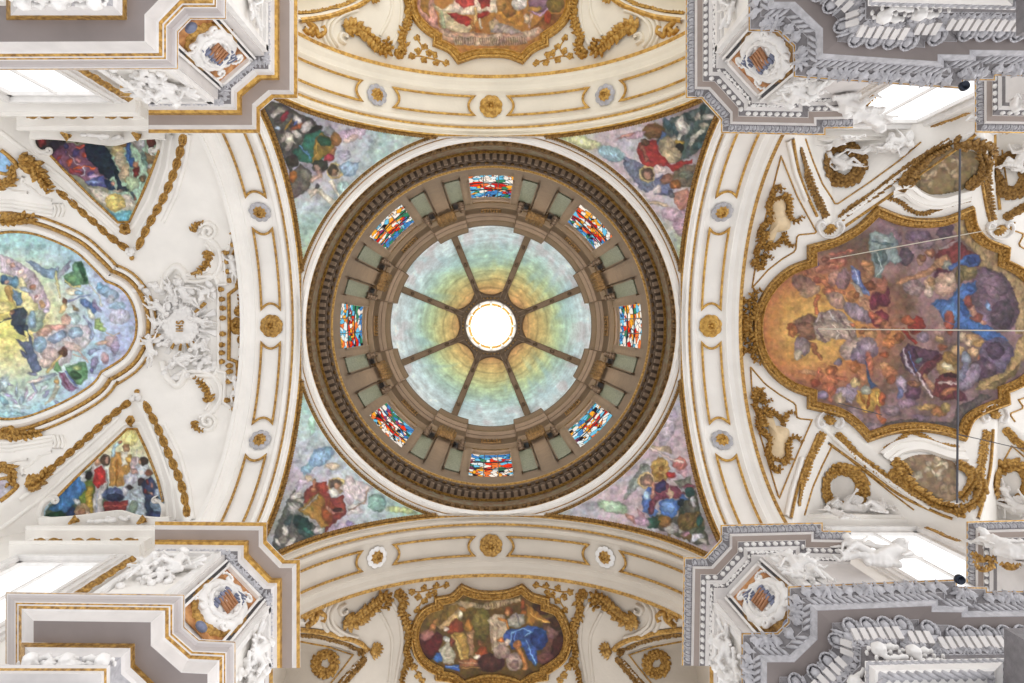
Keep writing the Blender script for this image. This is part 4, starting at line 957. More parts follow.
# lower right: plum-robed figures, the striped garment, cherub pair
PR.at(880, 320, 5.694)
PR.e(200, 30, 50, 50, 0, (170, 44, 28)).e(150, 0, 40, 26, 20, (200, 92, 46)).e(80, 90, 50, 50, 0, (206, 128, 60)).e(100, 100, 26, 26, 0, (160, 84, 44)).e(50, 130, 34, 30, 0, (210, 120, 60)).l([(130, 60), (200, 130)], 22, (166, 38, 26)).e(30, 40, 36, 44, 0, (186, 110, 70)).e(20, 200, 26, 20, 0, (206, 96, 50)).e(240, 100, 30, 30, 0, (146, 122, 140))
PR.e(330, 110, 26, 26, 0, (206, 152, 96)).e(350, 155, 26, 18, 0, (176, 92, 50)).e(390, 20, 30, 70, -5, (184, 74, 46)).e(330, 60, 44, 40, 0, (176, 130, 116)).p([(110, 190), (150, 140), (230, 160), (330, 180), (340, 210), (270, 240), (230, 260), (190, 310), (150, 290), (110, 230)], (84, 48, 74)).l([(130, 170), (150, 260), (190, 310)], 14, (196, 176, 190)).l([(160, 180), (180, 260), (205, 290)], 10, (86, 100, 160)).l([(190, 170), (210, 240)], 12, (60, 30, 50)).e(215, 230, 24, 18, 0, (110, 140, 130)).p([(200, 300), (250, 250), (340, 190), (380, 200), (320, 260), (270, 310), (250, 350), (230, 380)], (112, 40, 50)).l([(210, 300), (240, 370), (290, 440)], 14, (216, 190, 190))
PR.e(380, 280, 70, 50, 20, (192, 148, 82)).e(400, 220, 40, 50, -30, (158, 112, 52)).e(380, 270, 40, 20, 20, (222, 200, 160)).l([(250, 320), (300, 400), (350, 440)], 30, (206, 140, 96)).p([(310, 330), (360, 310), (430, 320), (450, 380), (440, 440), (400, 460), (330, 450), (290, 430), (300, 380)], (116, 40, 44)).e(400, 320, 40, 14, 0, (60, 20, 26)).l([(330, 360), (430, 360)], 16, (206, 176, 170)).e(390, 410, 54, 22, -10, (198, 116, 70)).e(450, 440, 40, 26, 30, (100, 40, 56))
PR.e(520, 110, 40, 34, 0, (214, 164, 106)).e(500, 130, 26, 22, 0, (232, 194, 146)).e(560, 130, 28, 26, 0, (216, 156, 80)).e(525, 180, 28, 26, 0, (222, 170, 120)).e(580, 230, 26, 40, -40, (200, 110, 74)).e(470, 100, 26, 30, 0, (216, 180, 140)).e(440, 170, 40, 26, 20, (206, 160, 96)).e(480, 220, 30, 40, 0, (140, 150, 170)).p([(350, 0), (420, 20), (520, 0), (640, 50), (730, 120), (700, 140), (600, 90), (480, 50)], (62, 112, 190)).e(660, 200, 100, 100, 0, (108, 90, 120)).e(650, 170, 50, 50, 0, (84, 60, 84)).e(580, 290, 80, 70, 20, (84, 58, 78)).e(500, 330, 50, 90, 30, (158, 138, 160)).e(470, 300, 26, 60, 20, (132, 128, 160)).e(620, 260, 40, 26, 0, (120, 92, 108))
PR.e(180, 400, 46, 60, 0, (104, 62, 88)).e(120, 370, 30, 50, -10, (184, 164, 184)).e(110, 420, 20, 34, 0, (110, 120, 170)).e(190, 360, 40, 22, 10, (152, 94, 60)).e(50, 300, 50, 36, 0, (200, 120, 70)).e(60, 340, 30, 26, 0, (176, 92, 56)).e(150, 480, 60, 30, -10, (156, 116, 140)).e(260, 500, 60, 20, 0, (186, 142, 74)).e(330, 530, 44, 30, 0, (180, 112, 54)).e(370, 500, 30, 30, 0, (196, 160, 80)).e(230, 560, 50, 20, 0, (140, 112, 134)).e(10, 450, 20, 40, 0, (200, 90, 44)).e(60, 520, 60, 30, 20, (150, 120, 132)).e(15, 580, 20, 20, 0, (206, 100, 50))
PR.p([(440, 500), (560, 430), (640, 430), (560, 480), (500, 540), (450, 640), (380, 620), (180, 590), (60, 600), (0, 620), (0, 600), (120, 570), (300, 580), (400, 590)], (92, 80, 76)).p([(560, 350), (700, 300), (760, 180), (787, 100), (820, 60), (820, 220), (740, 340), (650, 400), (540, 400)], (186, 148, 84)).p([(600, 380), (700, 330), (790, 250), (760, 320), (660, 390)], (124, 98, 58))
# the left end of the picture's glory is kept clear
R_IN = inset(R_OUT, 3.2)
def moulding_frame(name, surf, outline, lanes, mats, mis, parent=None):
    mb = MB(); mould(mb, surf, outline, lanes, True, mis); return mb.build(name, mats, parent, False)
def beads(mb, surf, path, step, r, off=0.0, h=.05, mi=0, el=1.0):
    q = resamp(path, step, True); P, N = surf.hit(q[:, 0], q[:, 1]); T, B = frames(P, N, True)
    for p, n, t, b in zip(P, N, T, B):
        b = b / np.linalg.norm(b); ell(mb, p + b * off + n * h, (t, b, n), (r * el, r, r * .8), mi)
def carea(p): p = np.asarray(p); return np.sum(p[:, 0] * np.roll(p[:, 1], -1) - np.roll(p[:, 0], -1) * p[:, 1])
def ensure(p, sgn=1): return p if carea(p) * sgn > 0 else p[::-1]
FR_L = [(-.15, .0), (-.15, .09), (-.11, .13), (-.075, .08), (-.04, .06), (.02, .06), (.05, .10), (.085, .17), (.12, .16), (.135, .03)]
def gilt_frame(surf, outline, gold, k=1.0, step=4.2):
    o = ensure(np.array(outline)); mb = MB()
    P0, N0 = surf.hit(o[:1, 0], o[:1, 1])
    # lateral + is towards the outside: check on one sample
    mould(mb, surf, o, [(a * k, b * k) for a, b in FR_L][::1], True); beads(mb, surf, o, step, .045 * k, 0.0, .075 * k, el=1.25)
    return mb.build('gilt_frame', gold, None, False)
cv = canvas('painted_scene', SN, R_IN, PR, .62, .04)
gf = gilt_frame(SN, R_OUT, GOLD)
cr_ = MB()      # rocaille crest at the left tip of the frame
for sg in (-1, 1):
    for (pts, w) in (([(748, 326), (742, 326 + sg * 8), (738, 326 + sg * 17), (742, 326 + sg * 25), (749, 326 + sg * 24), (749, 326 + sg * 17), (745, 326 + sg * 17)], .07), ([(752, 326 + sg * 6), (756, 326 + sg * 18), (752, 326 + sg * 31), (758, 326 + sg * 36)], .06), ([(744, 326), (748, 326 + sg * 7), (744, 326 + sg * 13)], .05)):
        acanthus(cr_, SN, cr(pts), w, .22, 5, h=.14, seed=int(pts[1][0]) + sg)
rosette(cr_, SN, (744, 326), .22, 7, h=.12)
ct = cr_.build('rocaille_crest', GOLD, None, True)
thing_of([cv, gf, ct], 'vault_fresco', 'large lobed orange, plum and blue vault fresco in a beaded gilt frame, right', 'fresco')

# ---- the left-hand vault fresco
L_OUT = segs([(107, 281), (122, 288), (132, 301), (137, 318), (137, 332), (134, 343), (124, 358), (102.5, 372)],
             [(102.5, 372), (94, 384), (73, 398), (48, 410), (22, 418.5), (-4, 418), (-40, 405), (-72, 376), (-84, 326), (-72, 276), (-40, 246), (-4, 234), (20, 231.5), (44, 236), (75, 250), (92, 265), (107, 281)])
def base_L(x, y):
    d = np.hypot(x - 8, (y - 322)); K = np.array([0, 22, 45, 70, 95, 140]); Cc = np.array([(246, 232, 140), (240, 228, 150), (226, 222, 178), (200, 220, 212), (178, 212, 226), (190, 196, 226)], float)
    C = np.stack([np.interp(d, K, Cc[:, i]) for i in range(3)], -1); n = vnoise(x, y, 18, 44, 4)[..., None] - .5; C = C + n * np.array((50, 24, 30.))
    r = np.clip((x - 60) / 60, 0, 1)[..., None] * .8; C = C * (1 - r) + np.array((196, 200, 230.)) * r + r * n * np.array((40, 20, 10.)); u = np.clip((262 - y) / 30, 0, 1)[..., None] * .7
    return C * (1 - u) + np.array((168, 212, 214.)) * u
PLf = Paint(base_L, warp=1.0, seed=5, fold=.20)
PLf.sat = .66; PLf.at(0, 228, 6.827)
PLf.p([(0, 180), (60, 190), (150, 240), (240, 310), (300, 400), (350, 520), (340, 570), (270, 560), (180, 420), (90, 330), (0, 300)], (204, 178, 196)).blobs([(60, 230), (110, 270), (170, 330), (230, 400), (260, 470), (300, 520), (140, 300), (90, 250), (200, 370), (320, 570)], 26, [(224, 188, 180), (186, 160, 192), (236, 206, 180), (206, 150, 120)], 3).e(230, 400, 14, 12, 0, (190, 110, 80)).e(250, 460, 12, 12, 0, (170, 110, 110)).e(290, 520, 30, 20, 60, (226, 160, 90))
PLf.e(60, 360, 60, 30, 20, (96, 148, 186)).e(110, 370, 30, 40, 0, (84, 146, 184)).e(30, 350, 20, 34, 0, (48, 84, 130)).p([(40, 400), (70, 390), (100, 420), (90, 520), (60, 500), (40, 450)], (220, 164, 74)).e(50, 370, 16, 16, 0, (220, 164, 140)).p([(100, 420), (150, 440), (160, 520), (110, 530), (90, 470)], (96, 140, 186)).e(160, 380, 26, 50, -20, (240, 228, 150)).e(180, 420, 50, 18, 20, (172, 186, 214))
PLf.e(30, 560, 90, 70, 0, (242, 216, 96)).e(20, 540, 60, 40, 0, (246, 226, 128)).e(200, 540, 60, 60, 0, (246, 232, 150))
PLf.p([(120, 545), (165, 540), (190, 590), (200, 640), (160, 690), (180, 740), (120, 720), (80, 660), (90, 620), (20, 640), (0, 650), (0, 640), (80, 610), (70, 570)], (40, 58, 94)).e(85, 575, 18, 15, 0, (190, 130, 90)).e(85, 570, 14, 9, 0, (110, 74, 50))
PLf.e(240, 640, 60, 70, 0, (150, 184, 170)).e(270, 600, 44, 40, 0, (186, 206, 170)).e(225, 630, 30, 60, 0, (130, 170, 200)).p([(180, 220), (240, 230), (290, 270), (410, 270), (400, 310), (370, 340), (300, 325), (240, 290)], (110, 140, 176)).p([(460, 240), (490, 215), (480, 270), (430, 330), (390, 360), (400, 310)], (160, 160, 190)).l([(385, 300), (400, 400), (415, 470)], 16, (206, 196, 120)).e(395, 280, 10, 20, 0, (150, 170, 200))
PLf.at(65, 240, 7.587)
PLf.p([(60, 190), (80, 160), (125, 152), (150, 190), (165, 260), (180, 330), (130, 340), (100, 355), (20, 330), (0, 330), (0, 270), (60, 230)], (88, 150, 96)).p([(90, 170), (130, 160), (170, 300), (160, 330), (120, 240)], (36, 90, 52)).e(60, 300, 40, 30, 20, (112, 172, 104)).l([(0, 310), (60, 350), (120, 350)], 14, (232, 210, 104)).p([(0, 220), (20, 170), (46, 150), (40, 200), (10, 250)], (150, 160, 190)).e(60, 390, 50, 30, 0, (226, 210, 160)).e(110, 400, 36, 20, 0, (120, 176, 206)).l([(30, 465), (120, 430), (190, 420)], 12, (110, 134, 186)).e(5, 470, 20, 26, 0, (106, 54, 36)).e(-10, 520, 40, 24, -60, (238, 196, 110)).e(82, 520, 14, 34, -40, (150, 110, 60)).e(160, 480, 50, 30, 30, (76, 118, 190)).e(220, 520, 34, 50, 0, (66, 104, 184)).e(245, 500, 20, 50, -30, (130, 110, 150)).p([(230, 600), (270, 590), (290, 640), (270, 680), (230, 670)], (150, 186, 90)).e(200, 560, 50, 20, 60, (206, 200, 170)).l([(150, 580), (200, 640), (210, 690)], 14, (136, 140, 186)).e(60, 600, 60, 50, 0, (170, 206, 206)).e(300, 380, 60, 40, 30, (136, 180, 216)).e(270, 350, 26, 30, 0, (110, 168, 210)).e(360, 420, 50, 40, 0, (150, 188, 220)).e(350, 450, 30, 34, 0, (206, 206, 228)).e(400, 500, 70, 30, 0, (150, 190, 220)).l([(190, 330), (260, 420), (290, 500)], 10, (206, 200, 180)).e(420, 580, 80, 60, 0, (204, 200, 226)).e(10, 610, 40, 50, 0, (240, 176, 150))
PLf.at(0, 325, 6.829)
PLf.p([(90, 0), (200, 0), (200, 50), (160, 40), (140, 60), (110, 30)], (40, 58, 94)).e(200, 100, 22, 14, 0, (246, 226, 150)).p([(195, 50), (225, 90), (240, 170), (260, 220), (285, 300), (240, 330), (200, 270), (180, 230), (150, 210), (135, 175), (180, 190), (110, 100), (160, 120), (205, 110)], (76, 96, 146)).p([(235, 60), (300, 30), (440, 0), (620, 0), (640, 90), (590, 150), (500, 180), (470, 260), (340, 310), (290, 290), (240, 180)], (200, 188, 196)).e(310, 40, 60, 30, -20, (222, 160, 130)).e(280, 130, 46, 60, 20, (132, 176, 206)).e(400, 80, 70, 34, -20, (138, 170, 206)).e(350, 200, 60, 50, 0, (214, 180, 172)).e(520, 50, 50, 40, 0, (150, 190, 220)).e(500, 150, 70, 30, 20, (226, 190, 176)).e(400, 15, 60, 20, 0, (226, 150, 130)).e(320, 260, 50, 30, 0, (226, 190, 180))
PLf.e(438, 188, 30, 34, 0, (110, 60, 38)).e(430, 185, 16, 20, 0, (136, 84, 50)).l([(420, 215), (380, 250), (330, 320)], 20, (236, 196, 104)).p([(380, 260), (400, 250), (420, 310), (400, 330), (370, 310)], (100, 170, 90)).p([(440, 280), (500, 270), (580, 250), (600, 310), (595, 370), (560, 410), (520, 400), (470, 340)], (88, 152, 86)).e(520, 340, 40, 26, 30, (40, 86, 52)).l([(450, 320), (530, 410)], 16, (84, 110, 180)).p([(400, 330), (440, 330), (500, 400), (540, 430), (500, 460), (450, 440)], (150, 96, 140)).l([(420, 340), (480, 430)], 10, (130, 50, 80)).e(530, 290, 26, 14, 0, (186, 206, 110)).l([(500, 210), (560, 220), (600, 250), (540, 170)], 8, (224, 160, 130)).e(690, 20, 36, 20, 20, (150, 186, 90)).p([(600, 190), (620, 160), (700, 160), (640, 190), (620, 210)], (140, 150, 190)).e(760, 110, 50, 40, 0, (200, 160, 160)).e(790, 150, 30, 60, 10, (170, 150, 184)).e(720, 230, 26, 40, 0, (196, 140, 150)).e(650, 260, 26, 44, 20, (150, 136, 186)).e(630, 310, 14, 20, 0, (110, 100, 180)).e(700, 120, 40, 14, -10, (226, 170, 140)).l([(730, 50), (780, 70), (820, 60)], 8, (216, 170, 120)).l([(620, 0), (640, 60), (620, 90)], 22, (140, 160, 200))
PLf.p([(210, 400), (280, 350), (380, 330), (400, 350), (300, 390), (220, 420)], (150, 176, 196)).e(390, 385, 18, 20, 0, (220, 160, 70)).p([(380, 400), (420, 410), (380, 500), (320, 555), (310, 540), (360, 470)], (206, 200, 170)).blobs([(60, 400), (120, 440), (180, 470), (240, 430), (300, 440), (60, 480), (150, 520), (220, 490), (320, 470), (20, 440), (100, 530)], 36, [(170, 160, 206), (150, 176, 200), (196, 176, 200), (140, 150, 200), (186, 196, 206)], 9, .4).e(400, 530, 28, 14, 40, (130, 140, 180)).e(250, 380, 60, 14, -20, (230, 206, 190)).e(30, 520, 50, 20, 50, (130, 190, 206)).e(120, 560, 90, 14, 5, (196, 226, 230)).e(60, 610, 140, 18, 4, (150, 206, 224)).e(230, 330, 30, 12, 10, (110, 120, 160)).e(30, 400, 34, 60, 20, (170, 200, 206))
cv = canvas('painted_scene', SN, inset(L_OUT, .6)[(inset(L_OUT, .6))[:, 0] > -200], PLf, .62, .03)
mb = MB(); o_ = ensure(L_OUT.copy()); px = .0288
mould(mb, SN, o_, [(-1.2 * px, .02), (-.8 * px, .08), (1.3 * px, .08), (1.8 * px, .03)], True, [0, 0, 0]); mould(mb, SN, o_, [(11 * px, .04), (11.4 * px, .13), (13 * px, .16), (14.6 * px, .13), (15 * px, .04)], True); mould(mb, SN, o_, [(19.3 * px, .03), (19.6 * px, .09), (20.8 * px, .09), (21.2 * px, .03)], True)
g_ = mb.build('gilt_moulding', GOLD, None, True)
mb = MB(); mould(mb, SN, o_, [(1.8 * px, .03), (2.4 * px, .11), (5 * px, .20), (8 * px, .16), (10 * px, .06), (11 * px, .04)], True); mould(mb, SN, o_, [(15 * px, .04), (15.4 * px, .09), (18 * px, .07), (19.4 * px, .02)], True)
w_ = mb.build('plaster_moulding', PL, None, True)
mb = MB()
acanthus(mb, SN, cr([(2, 219), (12, 220), (24, 217), (34, 216)]), .10, .3, 5, h=.12, seed=3); rosette(mb, SN, (7, 219), .2, 7, h=.12); lf = mb.build('gilded_leaf_clasp', GOLD, None, True); mb = MB()
acanthus(mb, SN, cr([(2, 433), (12, 434), (26, 436), (40, 434)]), .10, .3, 5, h=.12, seed=4); rosette(mb, SN, (7, 433), .2, 7, h=.12); lf2 = mb.build('gilded_leaf_clasp', GOLD, None, True)
thing_of([cv, g_, w_, lf, lf2], 'vault_fresco', 'pale blue and yellow vault fresco at the left edge, in a rounded moulding', 'fresco')

# ---- lunette paintings above the left windows
TLP = cr([(113, 221), (117, 223), (125, 222), (129, 218)], n=3)
def lun(pts): return np.array(pts, float)
P1O = lun(list(cr([(40, 131), (60, 131), (78, 134), (95, 135), (112, 133), (128, 128), (150, 126), (161, 130), (160, 140), (159, 152)], n=4)) + list(cr([(159, 152), (152, 172), (142, 196), (129, 221)], n=5)) + list(cr([(128, 222), (118, 222), (90, 196), (62, 168), (50, 155)], n=5)) + list(cr([(49, 154), (40, 152), (34, 145), (34, 136)], n=5)))
P1 = Paint((150, 150, 130), warp=1.4, seed=61); P1.at(30, 125, 6.83)
P1.p([(560, 120), (880, 0), (900, 300), (700, 680), (600, 660), (520, 560), (560, 300)], (176, 214, 190)).p([(150, 20), (900, -10), (900, 60), (640, 120), (500, 100), (380, 110), (200, 110)], (176, 150, 60)).e(420, 80, 130, 26, 6, (196, 170, 70)).e(620, 120, 60, 44, 0, (150, 110, 44)).e(740, 60, 80, 14, -10, (110, 140, 70)).e(540, 90, 40, 20, 0, (206, 190, 100))
P1.e(130, 110, 110, 90, 10, (44, 40, 40)).e(80, 110, 36, 40, 0, (130, 44, 44)).e(290, 70, 100, 40, 15, (96, 70, 34)).e(190, 160, 60, 50, 30, (50, 44, 60)).p([(130, 200), (230, 130), (380, 130), (430, 250), (520, 340), (530, 440), (420, 410), (330, 360), (220, 290)], (126, 74, 104)).blobs([(190, 230), (240, 200), (270, 260), (310, 190), (330, 240), (350, 150), (290, 310), (400, 220), (370, 200), (420, 330), (460, 350), (240, 150), (330, 320), (210, 260)], 28, [(170, 60, 60), (110, 80, 120), (216, 90, 60), (80, 70, 130), (190, 120, 120), (60, 60, 110)], 12).l([(270, 210), (310, 260), (360, 280)], 8, (216, 186, 196)).l([(310, 290), (380, 285), (430, 295)], 14, (240, 100, 40)).l([(370, 290), (380, 340), (350, 350)], 10, (216, 206, 226)).e(440, 350, 36, 22, 0, (206, 170, 210)).p([(380, 380), (500, 340), (540, 440), (430, 420)], (86, 96, 170)).l([(330, 150), (370, 140)], 24, (226, 90, 70)).e(440, 390, 50, 14, 10, (150, 170, 220))
P1.p([(365, 150), (400, 120), (500, 125), (540, 180), (580, 270), (600, 370), (560, 350), (540, 380), (440, 290), (380, 200)], (24, 38, 60)).p([(500, 370), (560, 380), (580, 440), (530, 440), (500, 400)], (30, 54, 96)).l([(590, 320), (610, 390), (610, 440), (680, 440)], 30, (24, 38, 56)).e(565, 400, 14, 20, 30, (200, 150, 120)).e(600, 450, 34, 12, 0, (186, 170, 150)).l([(680, 440), (710, 470), (725, 510)], 14, (50, 60, 80)).e(725, 505, 8, 16, 0, (170, 110, 80)).e(600, 180, 50, 36, 0, (214, 190, 130)).e(620, 240, 40, 60, 0, (224, 200, 170)).e(650, 330, 40, 60, 0, (222, 190, 150)).e(665, 390, 20, 16, 0, (200, 150, 80)).p([(660, 80), (700, 90), (700, 280), (660, 240)], (74, 108, 180)).e(700, 260, 26, 34, 0, (60, 100, 176)).l([(700, 90), (780, 200), (820, 290)], 30, (190, 180, 176)).e(760, 130, 30, 40, 0, (206, 206, 210)).e(735, 310, 20, 40, 0, (120, 30, 30)).e(730, 270, 18, 18, 0, (200, 140, 100)).e(775, 370, 26, 24, 0, (90, 70, 54)).e(770, 378, 14, 14, 0, (196, 150, 110)).e(840, 110, 34, 50, 0, (112, 44, 40)).e(830, 230, 46, 40, 40, (150, 116, 80)).e(790, 240, 20, 60, -20, (120, 160, 150)).e(820, 320, 20, 20, 0, (190, 140, 90)).e(700, 400, 50, 60, 0, (200, 222, 180))
P1.p([(380, 400), (440, 440), (570, 470), (700, 480), (740, 560), (690, 600), (540, 580), (430, 480)], (226, 214, 200)).e(585, 530, 72, 60, 20, (238, 206, 110)).e(575, 520, 44, 34, 0, (250, 226, 130)).p([(520, 560), (560, 590), (640, 600), (700, 590), (670, 670), (600, 660)], (110, 186, 212))
cv = canvas('painted_scene', SN, P1O, P1, .55, .03)
def scroll_ends(pl, col): return pl
mb = MB(); stroke(mb, SN, np.array([(160, 150), (152, 172), (142, 196), (129, 222), (118, 222.5), (90, 196), (62, 168), (50, 155)]) + 0., .035, .06); b_ = mb.build('gilt_bead', GOLD, None, True)
mb = MB(); stroke(mb, SN, cr([(46, 152), (40, 152), (34, 147), (32, 139), (36, 131), (44, 128)]), .08, .10); stroke(mb, SN, spiral((48, 151), 4, .5, 2.6, -1.2), .05, .12); d_ = mb.build('scroll_end', PL, None, True); mb = MB(); stroke(mb, SN, cr([(153, 154), (158, 150), (160, 144), (157, 136)]), .06, .10); stroke(mb, SN, spiral((155, 151), 3.5, .5, 1.2, 1.2), .045, .12); c_ = mb.build('scroll_end', PL, None, True)
thing_of([cv, b_, c_, d_], 'lunette_painting', 'triangular painting of a black-cloaked falling figure, over the upper left window', 'painting')
P2O = lun([(128, 429.5), (137, 429.5)] + list(cr([(137, 430), (148, 452), (158, 478), (164, 500), (163, 510), (160, 522), (150, 526), (137, 525), (126, 520), (116, 516), (108, 519), (98, 518), (80, 523), (62, 526), (50, 525), (44, 518), (45, 508), (52, 501)], n=4)) + list(cr([(52, 501), (75, 478), (100, 454), (128, 430)], n=4)))
P2 = Paint(lambda x, y: np.stack([np.interp(y, [430, 470, 500], [244, 226, 170]), np.interp(y, [430, 470, 500], [232, 232, 190]), np.interp(y, [430, 470, 500], [170, 222, 200])], -1), warp=1.0, seed=71); P2.at(35, 425, 6.504)
P2.e(620, 80, 60, 60, 0, (250, 238, 150)).p([(280, 320), (340, 290), (420, 230), (470, 300), (480, 640), (60, 640), (60, 560)], (70, 84, 60)).e(330, 450, 60, 100, 10, (110, 130, 50)).p([(330, 400), (370, 390), (400, 600), (330, 560)], (196, 160, 60)).p([(150, 460), (230, 370), (290, 320), (320, 350), (330, 410), (280, 480), (200, 580), (80, 550), (130, 500)], (62, 122, 190)).e(350, 325, 24, 26, 0, (30, 26, 30)).e(310, 330, 20, 40, -20, (220, 226, 226)).e(140, 600, 70, 40, 0, (24, 66, 44)).e(235, 590, 30, 60, 10, (34, 48, 96)).e(310, 560, 50, 54, 0, (196, 156, 120)).e(330, 590, 44, 30, 20, (224, 196, 170)).e(310, 570, 26, 30, 0, (160, 110, 80)).e(270, 500, 30, 20, 40, (196, 196, 200))
P2.p([(490, 180), (570, 170), (620, 240), (620, 330), (590, 380), (560, 400), (480, 390), (490, 250)], (196, 138, 60)).l([(500, 200), (520, 140), (550, 110)], 26, (170, 206, 226)).e(552, 106, 12, 12, 0, (180, 110, 70)).e(592, 145, 20, 26, 0, (140, 96, 70)).e(592, 158, 16, 16, 0, (206, 160, 120)).p([(560, 170), (600, 180), (600, 260), (570, 270)], (240, 236, 220)).e(615, 220, 24, 30, 0, (216, 170, 80)).l([(540, 230), (530, 380)], 12, (160, 100, 30)).l([(590, 270), (580, 390)], 10, (226, 176, 90)).l([(670, 160), (660, 230)], 10, (206, 206, 196))
P2.e(455, 230, 34, 34, 0, (66, 46, 36)).e(466, 226, 14, 18, 0, (216, 166, 140)).p([(370, 250), (420, 240), (470, 280), (470, 380), (440, 500), (440, 600), (380, 600), (390, 420), (380, 350), (360, 290)], (222, 214, 214)).p([(385, 290), (430, 260), (465, 310), (460, 370), (400, 410), (375, 370)], (200, 36, 34)).e(405, 240, 22, 20, 0, (206, 150, 120)).l([(410, 430), (400, 600)], 10, (170, 176, 200)).e(510, 450, 70, 50, 0, (86, 104, 150)).e(520, 470, 60, 26, 0, (44, 52, 80)).p([(450, 500), (600, 490), (610, 600), (440, 610)], (160, 50, 54)).l([(450, 530), (600, 520)], 12, (196, 90, 80)).l([(450, 570), (600, 560)], 12, (190, 80, 76))
P2.e(660, 260, 44, 60, 0, (210, 190, 196)).e(700, 300, 50, 60, 0, (206, 216, 230)).e(715, 230, 24, 30, 0, (46, 34, 34)).e(690, 240, 12, 16, 0, (216, 160, 130)).e(625, 350, 46, 40, 0, (214, 216, 230)).e(650, 300, 24, 20, 0, (190, 150, 140)).e(745, 310, 26, 22, 0, (130, 76, 50)).e(700, 370, 26, 26, 0, (70, 50, 50)).p([(700, 380), (760, 330), (800, 380), (800, 450), (760, 640), (720, 640), (720, 480)], (46, 60, 96)).blobs([(740, 370), (770, 390), (780, 430), (730, 430), (760, 440)], 20, [(120, 50, 50), (196, 140, 120), (60, 70, 120)], 4).p([(620, 430), (680, 400), (720, 450), (730, 620), (640, 600), (590, 580), (600, 500)], (206, 222, 234)).e(620, 405, 24, 20, 0, (50, 36, 34)).e(640, 530, 30, 50, 20, (170, 196, 170)).e(590, 430, 20, 30, 0, (206, 206, 216)).p([(610, 600), (720, 610), (720, 660), (600, 640)], (40, 54, 100)).e(800, 510, 40, 60, 0, (150, 180, 216)).e(790, 590, 44, 34, 0, (60, 76, 130)).e(800, 440, 22, 30, 0, (186, 200, 220)).e(420, 610, 60, 16, 0, (140, 60, 60))
cv = canvas('painted_scene', SN, P2O, P2, .55, .03)
mb = MB(); stroke(mb, SN, np.array([(52, 502), (75, 478.5), (100, 454.5), (127, 429), (137, 429), (148, 452), (158, 478), (164, 502)]) + 0., .035, .06); b_ = mb.build('gilt_bead', GOLD, None, True)
mb = MB(); stroke(mb, SN, cr([(54, 498), (46, 500), (40, 508), (39, 518), (46, 526), (58, 528)]), .08, .10); stroke(mb, SN, spiral((54, 500), 4, .5, -2, 1.2), .05, .12); d_ = mb.build('scroll_end', PL, None, True); mb = MB(); stroke(mb, SN, cr([(158, 500), (163, 503), (165, 510), (163, 520)]), .06, .10); stroke(mb, SN, spiral((158, 500), 3.5, .5, -1, -1.2), .045, .12); c_ = mb.build('scroll_end', PL, None, True)
thing_of([cv, b_, c_, d_], 'lunette_painting', 'triangular painting of a gold-robed preacher and kneeling crowd, over the lower left window', 'painting')

# ---- transept frescoes
B_OUT = segs([(546, 606), (558, 611), (566, 625), (569, 641), (564, 656), (555, 664), (545, 670)], [(545, 670), (545, 675)], [(545, 675), (534, 677), (522, 685)], [(522, 685), (507, 680), (491, 678), (477, 680), (463, 685)], [(463, 685), (452, 677), (438.5, 675)], [(438.5, 675), (438.5, 670)],
             [(438.5, 670), (428, 665), (419, 656), (414, 642), (415, 626), (424, 611), (438, 605)], [(438, 605), (438, 600)], [(438, 600), (452, 597), (462, 588)], [(462, 588), (475, 593), (491, 594.5), (508, 593), (522, 588)], [(522, 588), (532, 596), (546, 600)], [(546, 600), (546, 606)])
PBt = Paint((96, 72, 36), warp=1.0, seed=81); PBt.at(410, 590, 8.325)
PBt.e(330, 200, 330, 120, -8, (112, 86, 34)).e(100, 480, 120, 120, 0, (70, 26, 24)).p([(130, 420), (220, 340), (270, 380), (240, 520), (150, 560), (100, 470)], (92, 28, 30)).e(140, 370, 60, 40, -20, (170, 110, 96)).e(215, 260, 26, 26, 0, (176, 120, 60)).e(190, 310, 40, 26, -40, (176, 110, 60)).p([(230, 300), (330, 220), (400, 150), (430, 170), (400, 230), (330, 290), (250, 330)], (206, 166, 110)).e(440, 150, 30, 22, 0, (180, 116, 50)).e(415, 200, 18, 34, 0, (226, 206, 180)).p([(300, 300), (380, 230), (430, 260), (450, 330), (400, 370), (320, 360)], (140, 58, 34)).e(300, 320, 26, 20, 0, (206, 186, 170)).p([(360, 360), (440, 350), (480, 400), (490, 560), (440, 580), (400, 460)], (190, 146, 66)).l([(350, 380), (400, 470), (430, 570)], 26, (214, 176, 96)).e(490, 290, 40, 60, 0, (170, 112, 44)).p([(470, 350), (530, 330), (530, 540), (490, 540)], (176, 130, 90)).p([(240, 490), (300, 420), (330, 440), (380, 530), (360, 610), (280, 600), (250, 560)], (196, 184, 160)).e(300, 405, 28, 26, 0, (206, 200, 190)).e(345, 430, 24, 40, 0, (120, 56, 40)).p([(180, 570), (220, 520), (250, 510), (265, 590), (220, 600)], (60, 110, 200)).p([(290, 610), (340, 620), (410, 620), (415, 680), (350, 660), (290, 640)], (56, 106, 200)).l([(300, 625), (400, 640)], 8, (170, 200, 240)).p([(400, 580), (520, 560), (600, 600), (620, 640), (420, 630)], (170, 100, 66)).l([(410, 600), (600, 610)], 10, (206, 160, 120)).l([(430, 640), (700, 650)], 10, (190, 130, 70)).e(590, 430, 26, 30, 0, (150, 90, 60)).p([(540, 520), (580, 460), (640, 470), (660, 560), (640, 610), (560, 600)], (150, 66, 30)).e(560, 550, 26, 26, 0, (206, 190, 170)).e(600, 280, 70, 150, 0, (120, 104, 44)).e(560, 250, 40, 60, 0, (140, 120, 56))
PBt.p([(330, 130), (420, 90), (560, 110), (620, 120), (660, 110), (660, 160), (560, 150), (480, 150), (400, 120)], (176, 150, 110))
